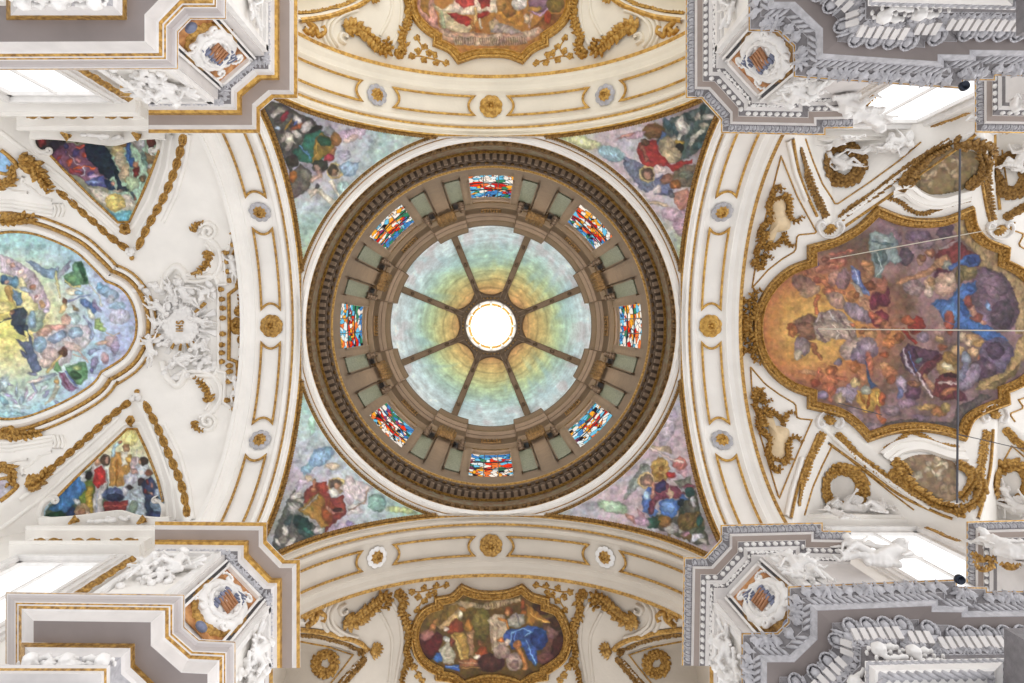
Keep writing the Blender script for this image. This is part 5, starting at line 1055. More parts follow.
PBt.at(485, 590, 8.33)
PBt.p([(0, 100), (100, 90), (230, 70), (300, 60), (300, 90), (200, 110), (100, 150), (0, 165)], (186, 156, 116))
for x in (10, 32, 54, 78, 96, 126, 146, 166, 186): PBt.l([(x, 108), (x + 3, 140)], 6, (110, 76, 50), .1)
for x in (-70, -50, -28): PBt.l([(x, 105), (x + 2, 135)], 6, (110, 76, 50), .1)
PBt.p([(20, 250), (80, 200), (160, 200), (190, 300), (160, 480), (60, 500), (40, 300)], (206, 180, 150)).l([(60, 300), (70, 480)], 12, (150, 120, 90)).l([(100, 280), (110, 460)], 10, (150, 120, 90)).e(50, 600, 110, 80, 0, (74, 36, 34)).e(140, 510, 70, 60, 0, (170, 140, 126)).e(240, 590, 70, 80, 0, (186, 156, 140)).e(240, 610, 40, 36, 0, (130, 96, 90)).e(560, 400, 110, 190, 0, (104, 66, 56)).e(620, 470, 70, 130, 10, (62, 28, 24)).e(560, 340, 50, 60, 0, (140, 96, 90)).e(500, 560, 90, 50, 0, (110, 64, 60)).e(600, 270, 70, 60, 30, (70, 40, 22)).e(460, 160, 70, 40, 30, (70, 40, 26))
PBt.p([(340, 120), (420, 170), (540, 260), (560, 280), (430, 250), (400, 290), (350, 280), (350, 200)], (196, 130, 46)).l([(380, 200), (540, 275)], 12, (226, 170, 80)).e(200, 170, 40, 40, 0, (132, 66, 30)).e(190, 190, 24, 26, 0, (196, 130, 80)).e(315, 120, 18, 40, 0, (170, 80, 40)).e(320, 190, 26, 30, 0, (170, 90, 40)).p([(190, 240), (260, 190), (330, 200), (340, 280), (260, 310), (200, 300)], (176, 166, 154)).l([(270, 200), (290, 280)], 10, (110, 100, 110)).l([(120, 240), (180, 250), (190, 320)], 24, (190, 116, 50)).e(130, 410, 26, 20, 0, (186, 100, 44)).p([(150, 370), (190, 330), (300, 310), (440, 290), (510, 330), (520, 420), (480, 480), (430, 490), (440, 600), (420, 620), (360, 570), (320, 480), (230, 490), (190, 440), (150, 400)], (50, 84, 160)).e(450, 400, 70, 80, 0, (38, 60, 120)).l([(200, 440), (230, 360), (310, 320), (390, 350), (340, 380)], 12, (130, 176, 226)).l([(350, 420), (380, 520), (420, 600)], 14, (120, 166, 220)).l([(260, 350), (240, 440)], 10, (90, 130, 200)).e(270, 450, 38, 40, 0, (196, 116, 50)).l([(270, 480), (320, 560), (335, 640)], 36, (196, 120, 56)).e(330, 650, 22, 14, 0, (206, 130, 66)).e(180, 430, 26, 30, 20, (206, 180, 160))
cv = canvas('painted_scene', ST, inset(B_OUT, 2.6), PBt, .5, .04); gf = gilt_frame(ST, B_OUT, GOLD, .95, 3.4)
thing_of([cv, gf], 'transept_fresco', 'lobed dark brown fresco with a blue-robed angel, gilt framed, on the bottom vault', 'fresco')
T_OUT = segs([(545, 37), (557, 29), (567, 17), (571, 2), (571, -15), (566, -30), (557, -42), (545, -48)], [(545, -48), (500, -60), (480, -60), (437, -48)], [(437, -48), (425, -42), (415, -30), (411, -15), (411, 2), (415, 17), (425, 29), (437, 37)], [(437, 37), (436.5, 44)],
             [(436.5, 44), (450, 50), (459, 60)], [(459, 60), (475, 55), (491, 54), (508, 55), (522, 60)], [(522, 60), (532, 50), (545, 44)], [(545, 44), (545, 37)])
PTt = Paint((168, 116, 60), warp=1.0, seed=91); PTt.at(415, 0, 6.606)
PTt.p([(0, -60), (110, -60), (160, 200), (100, 180), (20, 80)], (196, 140, 124)).p([(20, -60), (90, -60), (90, 120), (40, 60)], (176, 120, 40)).p([(110, 20), (180, 60), (260, 60), (380, 180), (340, 240), (240, 210), (170, 190), (150, 90)], (196, 180, 140)).l([(170, 80), (190, 190)], 20, (150, 160, 120)).p([(180, 70), (250, 30), (280, -60), (560, -60), (540, 90), (420, 90), (330, 100)], (220, 200, 176)).p([(260, 20), (290, -60), (400, -60), (390, 40), (320, 60)], (176, 50, 44)).p([(420, 0), (500, -30), (500, 50), (440, 60)], (150, 34, 30)).p([(205, 90), (280, 95), (350, 110), (380, 160), (340, 185), (250, 130)], (160, 34, 30)).e(440, 105, 50, 20, -20, (166, 40, 34)).l([(400, 60), (395, 130), (370, 190)], 22, (206, 166, 100)).l([(370, 150), (390, 220), (430, 250)], 26, (150, 100, 46)).e(415, 225, 26, 30, 0, (170, 90, 30)).l([(420, 130), (440, 190)], 16, (206, 190, 170)).p([(540, 90), (600, -40), (700, 20), (730, 150), (700, 190), (600, 150)], (196, 136, 50)).e(620, 50, 50, 70, 0, (140, 92, 40)).e(570, 30, 40, 50, 0, (170, 124, 60)).p([(490, 180), (540, 150), (640, 180), (720, 230), (600, 230), (500, 220)], (150, 136, 130)).p([(480, 160), (530, 120), (560, 150), (500, 210)], (206, 170, 130)).e(690, 20, 50, 60, 20, (216, 206, 200)).e(830, 20, 80, 70, 0, (124, 90, 112)).l([(760, 70), (830, 110), (880, 60)], 20, (160, 126, 150)).e(790, 60, 50, 20, 0, (190, 140, 60)).l([(770, 100), (760, 180)], 20, (190, 150, 130)).e(740, 130, 20, 34, 0, (206, 180, 150)).p([(760, 200), (860, 110), (1000, 90), (940, 200), (860, 240)], (130, 80, 34)).e(880, 120, 30, 40, 0, (170, 60, 30)).e(930, 30, 60, 60, 0, (120, 96, 40)).p([(150, 180), (240, 210), (560, 230), (740, 220), (820, 180), (860, 220), (700, 300), (260, 300), (170, 260)], (196, 152, 124)).p([(245, 235), (300, 240), (440, 250), (570, 220), (590, 245), (740, 235), (745, 290), (600, 270), (560, 300), (420, 300), (260, 300)], (206, 176, 146)).p([(160, 190), (240, 215), (250, 260), (180, 240)], (190, 156, 130)).p([(700, 220), (820, 185), (800, 230), (750, 250)], (206, 180, 150))
for i, x in enumerate(list(range(270, 400, 15)) + list(range(430, 545, 14)) + list(range(560, 735, 15))): PTt.l([(x, 250 + 4 * (i % 2)), (x + 2, 292)], 7, (110, 80, 50), .1)
cv = canvas('painted_scene', ST, inset(T_OUT, 2.6), PTt, .55, .04); gf = gilt_frame(ST, T_OUT, GOLB, .95, 3.4)
thing_of([cv, gf], 'transept_fresco', 'lobed red and ochre fresco with an inscribed scroll, gilt framed, on the top vault', 'fresco')

# ---- pendentives: the painted field with its gilt border
def pbase(cols, c0):
    def f(x, y):
        d = np.hypot(x - c0[0], y - c0[1]); K = np.linspace(20, 150, len(cols)); A = np.array(cols, float); C = np.stack([np.interp(d, K, A[:, i]) for i in range(3)], -1)
        n = vnoise(x, y, 12, int(c0[0]), 4)[..., None] - .5; n2 = np.clip((vnoise(x + 99, y, 16, int(c0[1]), 3) - .5) * 5, 0, 1)[..., None] * .5
        return (C + n * 36) * (1 - n2) + n2 * np.array((186, 196, 206.))
    return f
ROCK = [(150, 144, 132), (90, 92, 84), (188, 180, 170), (60, 66, 64), (120, 112, 96), (206, 196, 186), (40, 60, 56)]
PEN = {}
p = Paint(pbase([(150, 140, 150), (190, 186, 190), (176, 204, 196), (196, 214, 176), (176, 204, 188)], (300, 140)), seed=101, warp=1.2, sat=.78)
p.at(262, 100, 8.533).p([(0, 0), (200, 40), (330, 120), (460, 180), (470, 250), (360, 330), (300, 480), (240, 640), (180, 480), (60, 200)], (64, 60, 54)).blobs([(110, 120), (150, 90), (140, 190), (230, 300), (200, 260), (250, 350), (220, 400), (340, 260), (390, 230), (430, 210), (300, 290), (170, 330), (260, 200), (310, 170), (230, 170)], 42, [(200, 190, 180), (150, 140, 128), (60, 58, 60), (214, 206, 198), (90, 84, 76)], 5, .5).e(190, 140, 24, 50, 20, (140, 30, 44)).l([(200, 240), (260, 170)], 20, (160, 112, 40)).e(310, 225, 60, 20, -25, (166, 76, 34)).e(290, 200, 16, 30, 30, (60, 90, 160)).e(380, 230, 40, 60, 40, (196, 188, 182)).e(230, 330, 44, 60, 0, (190, 180, 160)).e(130, 240, 30, 20, 0, (160, 170, 190))
p.e(570, 260, 50, 40, 0, (120, 124, 126)).e(460, 250, 60, 30, -30, (30, 26, 22)).p([(370, 300), (500, 260), (620, 370), (600, 450), (440, 540), (330, 520), (250, 440), (340, 390)], (30, 92, 70)).p([(460, 330), (510, 280), (620, 350), (620, 440), (520, 480), (440, 540), (430, 430)], (150, 112, 36)).e(530, 350, 60, 40, 30, (30, 80, 60)).l([(330, 400), (420, 500)], 18, (70, 120, 160)).l([(470, 360), (450, 500)], 14, (176, 136, 50)).e(260, 520, 60, 50, 0, (52, 46, 38)).e(630, 330, 50, 60, -20, (146, 92, 34)).e(600, 440, 50, 30, -50, (160, 100, 60)).e(570, 500, 40, 40, 0, (170, 40, 50)).e(500, 560, 60, 60, 30, (40, 44, 34)).p([(230, 640), (330, 540), (440, 620), (400, 760), (260, 860), (220, 720)], (86, 76, 66)).e(370, 640, 70, 60, 20, (110, 104, 92)).e(260, 650, 34, 50, 20, (176, 96, 30)).l([(470, 570), (490, 640), (430, 690)], 40, (190, 150, 130)).e(620, 612, 72, 70, 0, (236, 200, 110)).e(620, 612, 52, 52, 0, (196, 176, 150)).e(600, 600, 46, 48, 0, (60, 46, 36)).e(612, 620, 28, 34, 0, (150, 110, 80)).p([(640, 270), (770, 250), (900, 220), (860, 330), (700, 360)], (200, 170, 190)).e(760, 330, 70, 30, -20, (226, 196, 180)).e(700, 470, 60, 50, 0, (180, 176, 190)).p([(640, 560), (740, 520), (830, 540), (800, 640), (700, 660)], (140, 170, 196)).l([(470, 770), (640, 900)], 44, (206, 196, 170)).l([(590, 700), (690, 900)], 34, (216, 206, 176)).l([(450, 760), (480, 720)], 30, (60, 56, 60)).p([(380, 780), (440, 740), (480, 780), (420, 850)], (226, 206, 186)).e(700, 760, 60, 70, 0, (170, 206, 196))
PEN['tl'] = (p, (-1, -1), 'painted pendentive of a haloed evangelist in green and ochre, top left of the dome')
p = Paint(pbase([(150, 130, 130), (206, 190, 190), (206, 190, 196), (196, 206, 176), (206, 206, 160)], (690, 130)), seed=102, warp=1.2, sat=.78)
p.at(620, 105, 7.185).p([(300, 130), (520, 40), (680, -20), (680, 60), (560, 340), (400, 420), (260, 300)], (64, 82, 80)).blobs([(440, 130), (480, 170), (400, 180), (570, 80), (600, 40), (520, 260), (560, 210), (340, 140), (600, 150), (500, 90), (640, 80), (430, 230), (560, 290), (380, 250), (610, 240)], 44, [(190, 184, 172), (214, 206, 192), (60, 90, 96), (170, 160, 140), (40, 60, 60)], 6, .5).e(430, 270, 40, 20, 0, (190, 150, 50)).e(430, 310, 30, 34, 0, (26, 24, 20)).e(450, 160, 60, 44, 50, (206, 200, 188)).e(240, 190, 76, 60, 0, (120, 76, 34)).p([(300, 180), (330, 200), (290, 310), (270, 300)], (90, 120, 180)).e(340, 290, 60, 70, 0, (170, 150, 110)).e(370, 360, 70, 60, 0, (196, 172, 130)).p([(200, 250), (270, 260), (290, 340), (370, 430), (440, 400), (520, 390), (520, 410), (440, 450), (380, 480), (330, 430), (240, 460), (160, 430), (120, 340), (130, 280), (180, 260)], (168, 34, 30)).l([(150, 300), (200, 390)], 34, (150, 92, 66)).e(180, 270, 30, 24, 0, (80, 56, 40)).p([(10, 375), (100, 390), (180, 440), (240, 540), (240, 610), (190, 640), (110, 560), (50, 470)], (112, 122, 150)).e(198, 497, 62, 60, 0, (240, 206, 130)).e(202, 497, 48, 46, 0, (90, 66, 56)).e(200, 505, 30, 34, 0, (180, 130, 104)).e(290, 460, 50, 30, 0, (226, 206, 196)).p([(240, 540), (300, 500), (380, 570), (390, 660), (260, 650)], (96, 104, 146)).e(340, 530, 60, 36, -30, (150, 96, 70)).e(270, 605, 24, 40, 0, (230, 210, 200)).p([(390, 470), (460, 430), (540, 420), (520, 580), (440, 590), (370, 560)], (120, 104, 80)).e(400, 570, 46, 36, 0, (160, 90, 34)).e(480, 500, 60, 30, 0, (110, 116, 100)).p([(380, 640), (480, 590), (520, 700), (440, 760), (390, 700)], (206, 130, 110)).p([(0, 230), (120, 180), (190, 190), (160, 240), (60, 250)], (200, 160, 180)).e(40, 220, 60, 14, -20, (222, 150, 130)).l([(60, 780), (220, 700), (330, 720)], 24, (216, 186, 150)).e(370, 640, 26, 26, 0, (100, 100, 110))
p.at(560, 90, 4.27).e(90, 220, 90, 26, 15, (226, 226, 160)).e(220, 270, 60, 30, 20, (150, 196, 206)).e(330, 440, 60, 20, 40, (236, 220, 214)).e(520, 570, 40, 60, 0, (200, 160, 180)).e(480, 530, 50, 30, 20, (216, 180, 196))
PEN['tr'] = (p, (1, -1), 'painted pendentive of a haloed evangelist under a bright red cloak, top right of the dome')
p = Paint(pbase([(150, 150, 146), (190, 180, 190), (190, 206, 206), (176, 210, 200), (196, 214, 150)], (290, 520)), seed=103, warp=1.2, sat=.78)
p.at(270, 460, 7.589).p([(180, 230), (260, 280), (260, 420), (420, 560), (240, 640), (20, 700), (20, 600), (130, 320)], (72, 74, 68)).blobs([(190, 380), (170, 360), (140, 470), (120, 540), (180, 580), (60, 620), (100, 600), (220, 500), (300, 520), (350, 540), (200, 270), (240, 310), (260, 560), (150, 640), (330, 590)], 44, [(186, 180, 168), (150, 144, 130), (50, 76, 72), (206, 200, 190), (100, 96, 84)], 8, .55).e(250, 480, 80, 50, 30, (20, 50, 48)).e(290, 540, 60, 20, 20, (40, 96, 84)).e(190, 370, 50, 50, 40, (170, 168, 162)).p([(250, 260), (330, 180), (430, 170), (460, 280), (540, 270), (580, 350), (570, 420), (470, 500), (420, 560), (390, 500), (330, 350), (260, 320)], (134, 40, 30)).l([(330, 160), (345, 230), (330, 230)], 30, (196, 120, 80)).e(400, 210, 60, 40, 10, (156, 56, 40)).p([(220, 380), (320, 280), (380, 250), (420, 300), (410, 420), (440, 500), (400, 530), (350, 460), (280, 420)], (168, 120, 40)).l([(250, 380), (370, 270)], 18, (150, 140, 120)).e(430, 420, 44, 70, -20, (150, 70, 26)).e(470, 360, 26, 70, -30, (150, 66, 36)).l([(440, 370), (480, 400), (540, 390)], 30, (206, 140, 110)).e(510, 385, 40, 18, 0, (60, 24, 20)).e(515, 195, 66, 64, 0, (242, 206, 116)).e(510, 200, 46, 46, 0, (170, 150, 130)).e(495, 180, 44, 34, -20, (90, 70, 60)).e(515, 200, 24, 26, 0, (180, 130, 100)).e(480, 250, 40, 34, 40, (196, 190, 180)).p([(190, 180), (290, 100), (330, 110), (260, 200), (200, 260)], (196, 176, 196)).e(290, 140, 30, 20, 0, (226, 190, 150)).e(470, 50, 60, 30, 0, (226, 196, 160)).p([(590, 330), (680, 320), (700, 400), (580, 420)], (216, 206, 200)).p([(420, 560), (480, 490), (620, 460), (660, 500), (560, 540)], (200, 176, 200)).e(600, 480, 24, 24, 0, (150, 130, 190)).p([(230, 60), (330, -10), (400, 0), (330, 60), (250, 130)], (130, 176, 196)).e(600, 250, 50, 80, 0, (206, 186, 196)).e(370, 540, 40, 30, 0, (190, 186, 180))
p.at(260, 400, 4.267).e(260, 240, 60, 34, -30, (130, 170, 206)).p([(370, 320), (480, 370), (440, 440), (340, 380)], (216, 196, 196)).l([(380, 470), (450, 440), (460, 380)], 8, (150, 120, 100)).e(500, 440, 40, 40, 0, (130, 176, 160)).e(600, 470, 60, 16, 8, (206, 220, 140)).e(220, 100, 14, 50, 0, (170, 216, 190))
PEN['bl'] = (p, (-1, 1), 'painted pendentive of a white-bearded haloed evangelist in dark red, bottom left of the dome')
p = Paint(pbase([(150, 140, 140), (200, 180, 186), (210, 190, 196), (196, 190, 200), (176, 210, 170)], (690, 520)), seed=104, warp=1.2, sat=.78)
p.at(620, 455, 7.189).p([(180, 500), (250, 430), (420, 440), (470, 330), (540, 250), (580, 400), (640, 640), (560, 650), (400, 580)], (74, 76, 60)).blobs([(370, 520), (350, 540), (460, 500), (500, 460), (540, 440), (440, 540), (300, 480), (570, 540), (530, 600), (480, 590), (600, 620), (560, 500), (440, 400), (520, 330)], 44, [(170, 164, 156), (140, 110, 50), (60, 76, 56), (200, 196, 200), (110, 84, 40)], 9, .55).e(365, 525, 50, 44, 0, (176, 172, 170)).e(480, 480, 60, 80, 30, (120, 92, 40)).e(550, 590, 50, 24, -30, (216, 216, 226)).e(470, 575, 30, 16, 0, (196, 140, 160)).e(320, 470, 50, 50, 0, (146, 100, 40)).e(230, 490, 50, 44, 0, (40, 84, 66)).e(570, 480, 24, 40, 0, (30, 90, 80)).p([(20, 330), (70, 200), (150, 70), (190, 50), (220, 80), (220, 200), (120, 240), (40, 320)], (150, 156, 146)).l([(60, 280), (130, 130), (190, 70)], 16, (120, 130, 120)).p([(220, 80), (270, 20), (320, 20), (360, 100), (330, 190), (240, 190)], (190, 146, 60)).blobs([(260, 60), (300, 100), (330, 70), (280, 150)], 26, [(214, 170, 80), (150, 104, 36)], 2).e(188, 187, 60, 58, 0, (244, 206, 130)).e(190, 187, 44, 44, 0, (120, 100, 84)).e(200, 195, 30, 32, 0, (176, 130, 104)).e(365, 150, 40, 26, 10, (176, 34, 34)).p([(150, 300), (200, 240), (240, 240), (230, 330), (270, 420), (230, 450), (170, 400)], (66, 110, 190)).e(190, 290, 30, 26, 0, (170, 200, 230)).p([(250, 200), (300, 180), (360, 220), (420, 220), (470, 280), (430, 310), (340, 310), (280, 330), (230, 430), (200, 420), (220, 320), (250, 280)], (120, 50, 66)).e(290, 230, 36, 40, 0, (50, 50, 90)).l([(240, 200), (240, 260), (230, 300)], 24, (196, 130, 104)).p([(330, 270), (360, 225), (390, 270), (360, 320)], (226, 196, 150)).p([(290, 340), (340, 310), (420, 320), (450, 280), (490, 320), (450, 340), (410, 420), (370, 450), (290, 430)], (60, 110, 196)).e(350, 370, 50, 40, 0, (110, 160, 220)).e(440, 340, 26, 30, 0, (24, 36, 40)).p([(20, 400), (100, 440), (140, 480), (110, 500), (60, 460)], (226, 150, 130)).p([(120, 370), (180, 420), (200, 480), (150, 490)], (206, 150, 160)).e(160, 480, 60, 30, 20, (200, 160, 186)).p([(360, 20), (480, 60), (480, 160), (400, 120)], (196, 150, 160)).e(430, 60, 50, 50, 20, (206, 110, 100)).p([(390, 190), (510, 150), (520, 210), (450, 240)], (110, 116, 96)).e(500, 230, 40, 24, 0, (110, 50, 66)).e(500, 270, 34, 34, 0, (30, 76, 70))
p.at(600, 410, 4.55).p([(210, 160), (320, 170), (330, 200), (230, 180)], (222, 196, 150)).l([(230, 180), (370, 240)], 14, (216, 190, 180)).e(60, 440, 70, 26, 15, (176, 212, 170)).e(310, 80, 30, 90, 20, (196, 180, 196))
PEN['br'] = (p, (1, 1), 'painted pendentive of a haloed evangelist in blue holding a book, bottom right')
for k, (pt, q, lab) in PEN.items():
    E_ = {kk: pend_edge(q, kk, 50) for kk in ('ring', 'x', 'y')}; o = canvas('painted_field', SP, np.vstack([E_['ring'], E_['y'], [[CX + q[0] * 5.47 / 14.6 * F, CY + q[1] * 5.47 / 14.6 * F]], E_['x'][::-1]]), pt, .6, 0)
    mb = MB()
    for kind in ('ring', 'x', 'y'):
        e = pend_edge(q, kind, 60)
        P, N = SP.hit(e[:, 0], e[:, 1]); stroke(mb, SP, e, .045, .07)
        s_ = resamp(e, 2.6); P, N = SP.hit(s_[:, 0], s_[:, 1])
        for a_, n_ in zip(P, N): ell(mb, a_ + n_ * .07, ((1, 0, 0), (0, 1, 0), (0, 0, 1)), (.036, .036, .036))
    b = mb.build('gilt_border', GOLD_D, None, True); thing_of([o, b], 'pendentive_fresco', lab, 'pendentive painting')
# ================================================================ ORNAMENT OF THE VAULTS
A2 = np.array
def st1(name, surf, strokes, m, parent=None, closed=False):
    mb = MB()
    for s_ in strokes: stroke(mb, surf, cr(s_[0], closed, 5) if len(s_[0]) > 2 else A2(s_[0], float), s_[1], s_[2], closed=closed)
    return mb.build(name, m, parent, True)
def white_lines(surf, paths, m, w=.05, h=.04, step=3.0):
    mb = MB()
    for p in paths: stroke(mb, surf, resamp(A2(p, float), step), w, h)
    return struct(mb.build('trim_plaster_ridge', m, None, True))
# ---- left vault: spindle garlands along the groins
for pts, lab, sd in (([(56, 190), (70, 200), (83, 213), (97, 224), (110, 237), (127, 249)], 'gold garland running from upper left down to the lunette tip, beside the falling figure painting', 1),
                     ([(137, 250), (146.5, 229), (157, 210), (165, 195), (172, 178), (178, 160), (184, 135)], 'gold garland along the right edge of the upper left lunette', 2),
                     ([(44, 475), (64.5, 457), (88, 437), (111, 416), (129, 402)], 'gold garland along the left edge of the lower left lunette, above the preacher painting', 3),
                     ([(144, 401), (150, 413), (158, 428), (170, 457), (182, 486), (188, 516)], 'gold garland along the right edge of the lower left lunette', 4)):
    mb = MB(); spindle_garland(mb, SN, cr(pts), .095, 12.5, 0, sd); tag(mb.build('garland', GOLD, None, True), lab, 'garland', 'garlands of the left vault')
for pts, lab, sd in (([(18, 163), (30, 165), (40, 178), (50, 188)], 'thick gilded leaf spray at the upper left edge, above the blue fresco', 5), ([(26, 488), (36, 481), (44, 474)], 'thick gilded leaf spray at the lower left, above the preacher painting', 6)):
    mb = MB(); acanthus(mb, SN, cr(pts), .13, .32, 4, h=.14, seed=sd); tag(mb.build('leaf_spray', GOLD, None, True), lab, 'leaf spray')
for c, lab in (((125, 229), 'gilded square boss at the tip of the falling figure painting'), ((131.5, 421), 'gilded square boss at the tip of the preacher painting')):
    mb = MB(); rosette(mb, SN, c, .17, 7, h=.12); tag(mb.build('boss', GOLD, None, True), lab, 'boss', 'gilded bosses over the lunette paintings')
for c, lab in (((132, 251), 'white shell knot joining two gold garlands, upper left vault'), ((136.5, 399), 'white shell knot joining two gold garlands, lower left vault')):
    mb = MB(); P, N = SN.hit([c[0]], [c[1]]); P = P[0]; N = N[0]; T = np.cross(N, (0, 1, 0)); T /= np.linalg.norm(T); B = np.cross(N, T)
    for q in (-1, 1): ell(mb, P + T * q * .09 + N * .06, (T, B, N), (.09, .10, .08), lo=False)
    ell(mb, P - B * .10 * (1 if c[1] < 326 else -1) + N * .06, (T, B, N), (.10, .07, .08), lo=False); k = mb.build('shell', STU, None, True)
    mb = MB(); ell(mb, SN.hit([c[0] + 1], [c[1] + (7 if c[1] < 326 else -7)])[0][0] + N * .04, (T, B, N), (.08, .08, .06), lo=False); g = mb.build('gilded_drop', GOLD, None, True)
    thing_of([k, g], 'garland_knot', lab, 'shell knot', 'garland knots of the left vault')
# plaster ridges that follow the groins and paintings
white_lines(SN, [[(165, 134), (160, 165), (148, 200), (132, 228), (118, 229), (90, 204), (60, 176), (30, 154), (0, 131)], [(172, 135), (167, 168), (156, 200), (137, 236)], [(113, 234), (85, 210), (50, 180), (20, 155)],
                 [(169, 520), (165, 485), (154, 453), (141, 424), (124, 424), (98, 448), (66, 476), (36, 503), (0, 530)], [(176, 520), (172, 485), (162, 455), (145, 415)], [(119, 417), (90, 444), (55, 473), (20, 500)],
                 [(190, 134), (186, 160), (176, 195), (163, 222)], [(193, 520), (189, 488), (180, 455), (165, 425)]], PL, .06, .05)
white_lines(SN, [[(222, 133), (232, 165), (239, 200), (244, 232)], [(226, 133), (237, 168), (245, 210), (249, 260)], [(228, 520), (238, 490), (245, 455), (249, 420), (251, 380)]], PL, .05, .05)
# stepped white clasps over the oval (left edge of the view)
for f in (1, -1):
    m_ = lambda p: [(x, 326 + (y - 326) * f) for x, y in p]
    mb = MB()
    for w in (0, 4, 8): stroke(mb, SN, A2(m_([(0, 205 + w - 4), (14, 205 + w - 4), (14.5, 202 + w), (36, 205 + w), (54, 208 + w)]), float), .05, .07)
    for x in (54, 58, 62): stroke(mb, SN, cr(m_([(x, 203), (x + 2, 209), (x, 216)])), .045, .09)
    stroke(mb, SN, cr(m_([(24, 176), (22, 182), (28, 186), (34, 190), (40, 196), (52, 200)])), .05, .08); stroke(mb, SN, cr(m_([(8, 188), (16, 191), (28, 192)])), .04, .07)
    tag(mb.build('plaster_clasp', PL, None, True), 'stepped white plaster clasp over the %s left edge of the blue fresco' % ('upper' if f > 0 else 'lower'), 'plaster ornament', 'plaster clasps of the left vault')
    mb = MB(); acanthus(mb, SN, cr(m_([(0, 186), (5, 182), (12, 181), (14, 172), (12, 166)])), .09, .24, 4, h=.12, seed=9); stroke(mb, SN, cr(m_([(0, 172), (8, 173), (13, 168), (17, 165), (8, 156), (0, 150)])), .06, .09)
    tag(mb.build('scroll_border', GOLD, None, True), 'gilded scroll frame cut by the %s left edge of the picture' % ('upper' if f > 0 else 'lower'), 'gilded frame', 'scroll frames at the left edge')
    pnt = Paint((150, 190, 226) if f > 0 else (190, 186, 200), seed=3); cv = canvas('painted_panel', SN, A2(m_([(-20, 150), (2, 153), (10, 161), (12, 168), (7, 172), (-20, 171)]), float)[::f], pnt, .8, .03)
    tag(cv, 'small pale %s painted panel at the %s left edge' % ('blue' if f > 0 else 'lilac', 'upper' if f > 0 else 'lower'), 'painted panel', 'small painted panels at the left edge')
# volutes with gilded husks
for f in (1, -1):
    wd = 'upper' if f > 0 else 'lower'; cy = 231 if f > 0 else 422; m_ = (lambda p: [(x, 231 + y) for x, y in p]) if f > 0 else (lambda p: [(x, 422 - y) for x, y in p])
    mb = MB(); stroke(mb, SN, A2([(x, cy + f * (y - 231)) for x, y in spiral((208.5, 231), 9.5, 1.0, -2.6, 1.75, 46)]), .055, .12)
    body = cr(m_([(200, 4), (212, 9), (220, 20), (221, 33), (215, 44), (203, 50), (188, 50), (176, 45)])); stroke(mb, SN, body, .07, .13); b2 = cr(m_([(205, 12), (211, 20), (212, 30), (207, 39), (196, 44)])); stroke(mb, SN, b2, .045, .09)
    w_ = mb.build('volute', PL, None, True)
    mb = MB(); acanthus(mb, SN, cr(m_([(209, 19), (209, 28), (204, 36), (197, 43)])), .09, .20, 3.4, h=.10, seed=5); g1 = mb.build('gilded_husk', GOLD, None, True)
    mb = MB(); acanthus(mb, SN, cr(m_([(194, 0), (196, -6), (203, -9)])), .07, .15, 3.4, h=.09, seed=6); g2 = mb.build('gilded_leaf', GOLD, None, True)
    thing_of([w_, g1, g2], 'volute_scroll', 'white plaster volute with gilded husks, %s the white sunburst group' % ('above' if f > 0 else 'below'), 'volute', 'volutes beside the sunburst')
# ---- the sunburst group
P, N = SN.hit([184], [326]); P = P[0]; N = N[0]; T = A2([1., 0, 0]); B = np.cross(N, T)
mb = MB(); stroke(mb, SN, A2([(181, 331.3), (188, 331.3)], float), .02, .05, lift=.30); 
for l_ in ([(181, 329), (188, 329)], [(181, 325.8), (188, 325.8)], [(184.5, 329), (184.5, 325.8)]): stroke(mb, SN, A2(l_, float), .02, .05, lift=.30)
stroke(mb, SN, cr([(187, 323.8), (188, 322), (186.6, 320.6), (184.8, 321.8), (183.2, 323.6), (181.4, 322.6), (182, 320.6)]), .02, .05, lift=.30)
letters = mb.build('gilded_monogram', GOLD, None, True)
mb = MB()
ell(mb, P + N * .10, (T, B, N), (.42, .46, .20), lo=False); r_ = random.Random(4)
for i in range(16):
    a = 2 * PI * i / 16; d = T * math.cos(a) + B * math.sin(a); ell(mb, P + d * r_.uniform(.38, .5) + N * .12, (T, B, N), (r_.uniform(.10, .16),) * 3)
disc = mb.build('cloud_disc', STU, None, True); remesh(disc, .025, 2)
rays = []
mb = MB()
for i in range(20):
    a = 2 * PI * i / 20 + .1; d = T * math.cos(a) + B * math.sin(a); b = np.cross(N, d); L = .75 + .22 * (i % 2)
    q0, q1 = P + d * .35, P + d * (.35 + L * .7); mb.add([q0 - b * .05 + N * .05, q0 + b * .05 + N * .05, q1 + b * .10 + N * .04, q1 - b * .10 + N * .04, (q0 + q1) / 2 + N * .14], [(0, 1, 4), (1, 2, 4), (2, 3, 4), (3, 0, 4)])
rays.append(mb.build('white_rays', STU))
for (x0, y0, x1, y1, w) in ((196, 313, 207, 303, .06), (163, 335, 140, 341, .08), (178, 341.5, 173.5, 349, .05), (183.5, 343, 182, 351, .05), (189, 343.5, 191, 349, .04), (195, 341, 197, 344, .04), (148, 297, 141, 290, .05), (193, 273, 203, 270, .06)):
    (a, b_), (n1, n2) = SN.hit([x0, x1], [y0, y1]); d = b_ - a; L = np.linalg.norm(d); d /= L; bb = np.cross(n1, d); mb = MB()
    mb.add([a - bb * w * .6 + n1 * .16, a + bb * w * .6 + n1 * .16, b_ + bb * w + n1 * .14, b_ - bb * w + n1 * .14, a + d * L / 2 + n1 * .24, a + n1 * .0, b_ + n1 * 0.], [(0, 1, 4), (1, 2, 4), (2, 3, 4), (3, 0, 4), (0, 1, 5), (2, 3, 6)]); rays.append(mb.build('gilded_ray', GOLD))
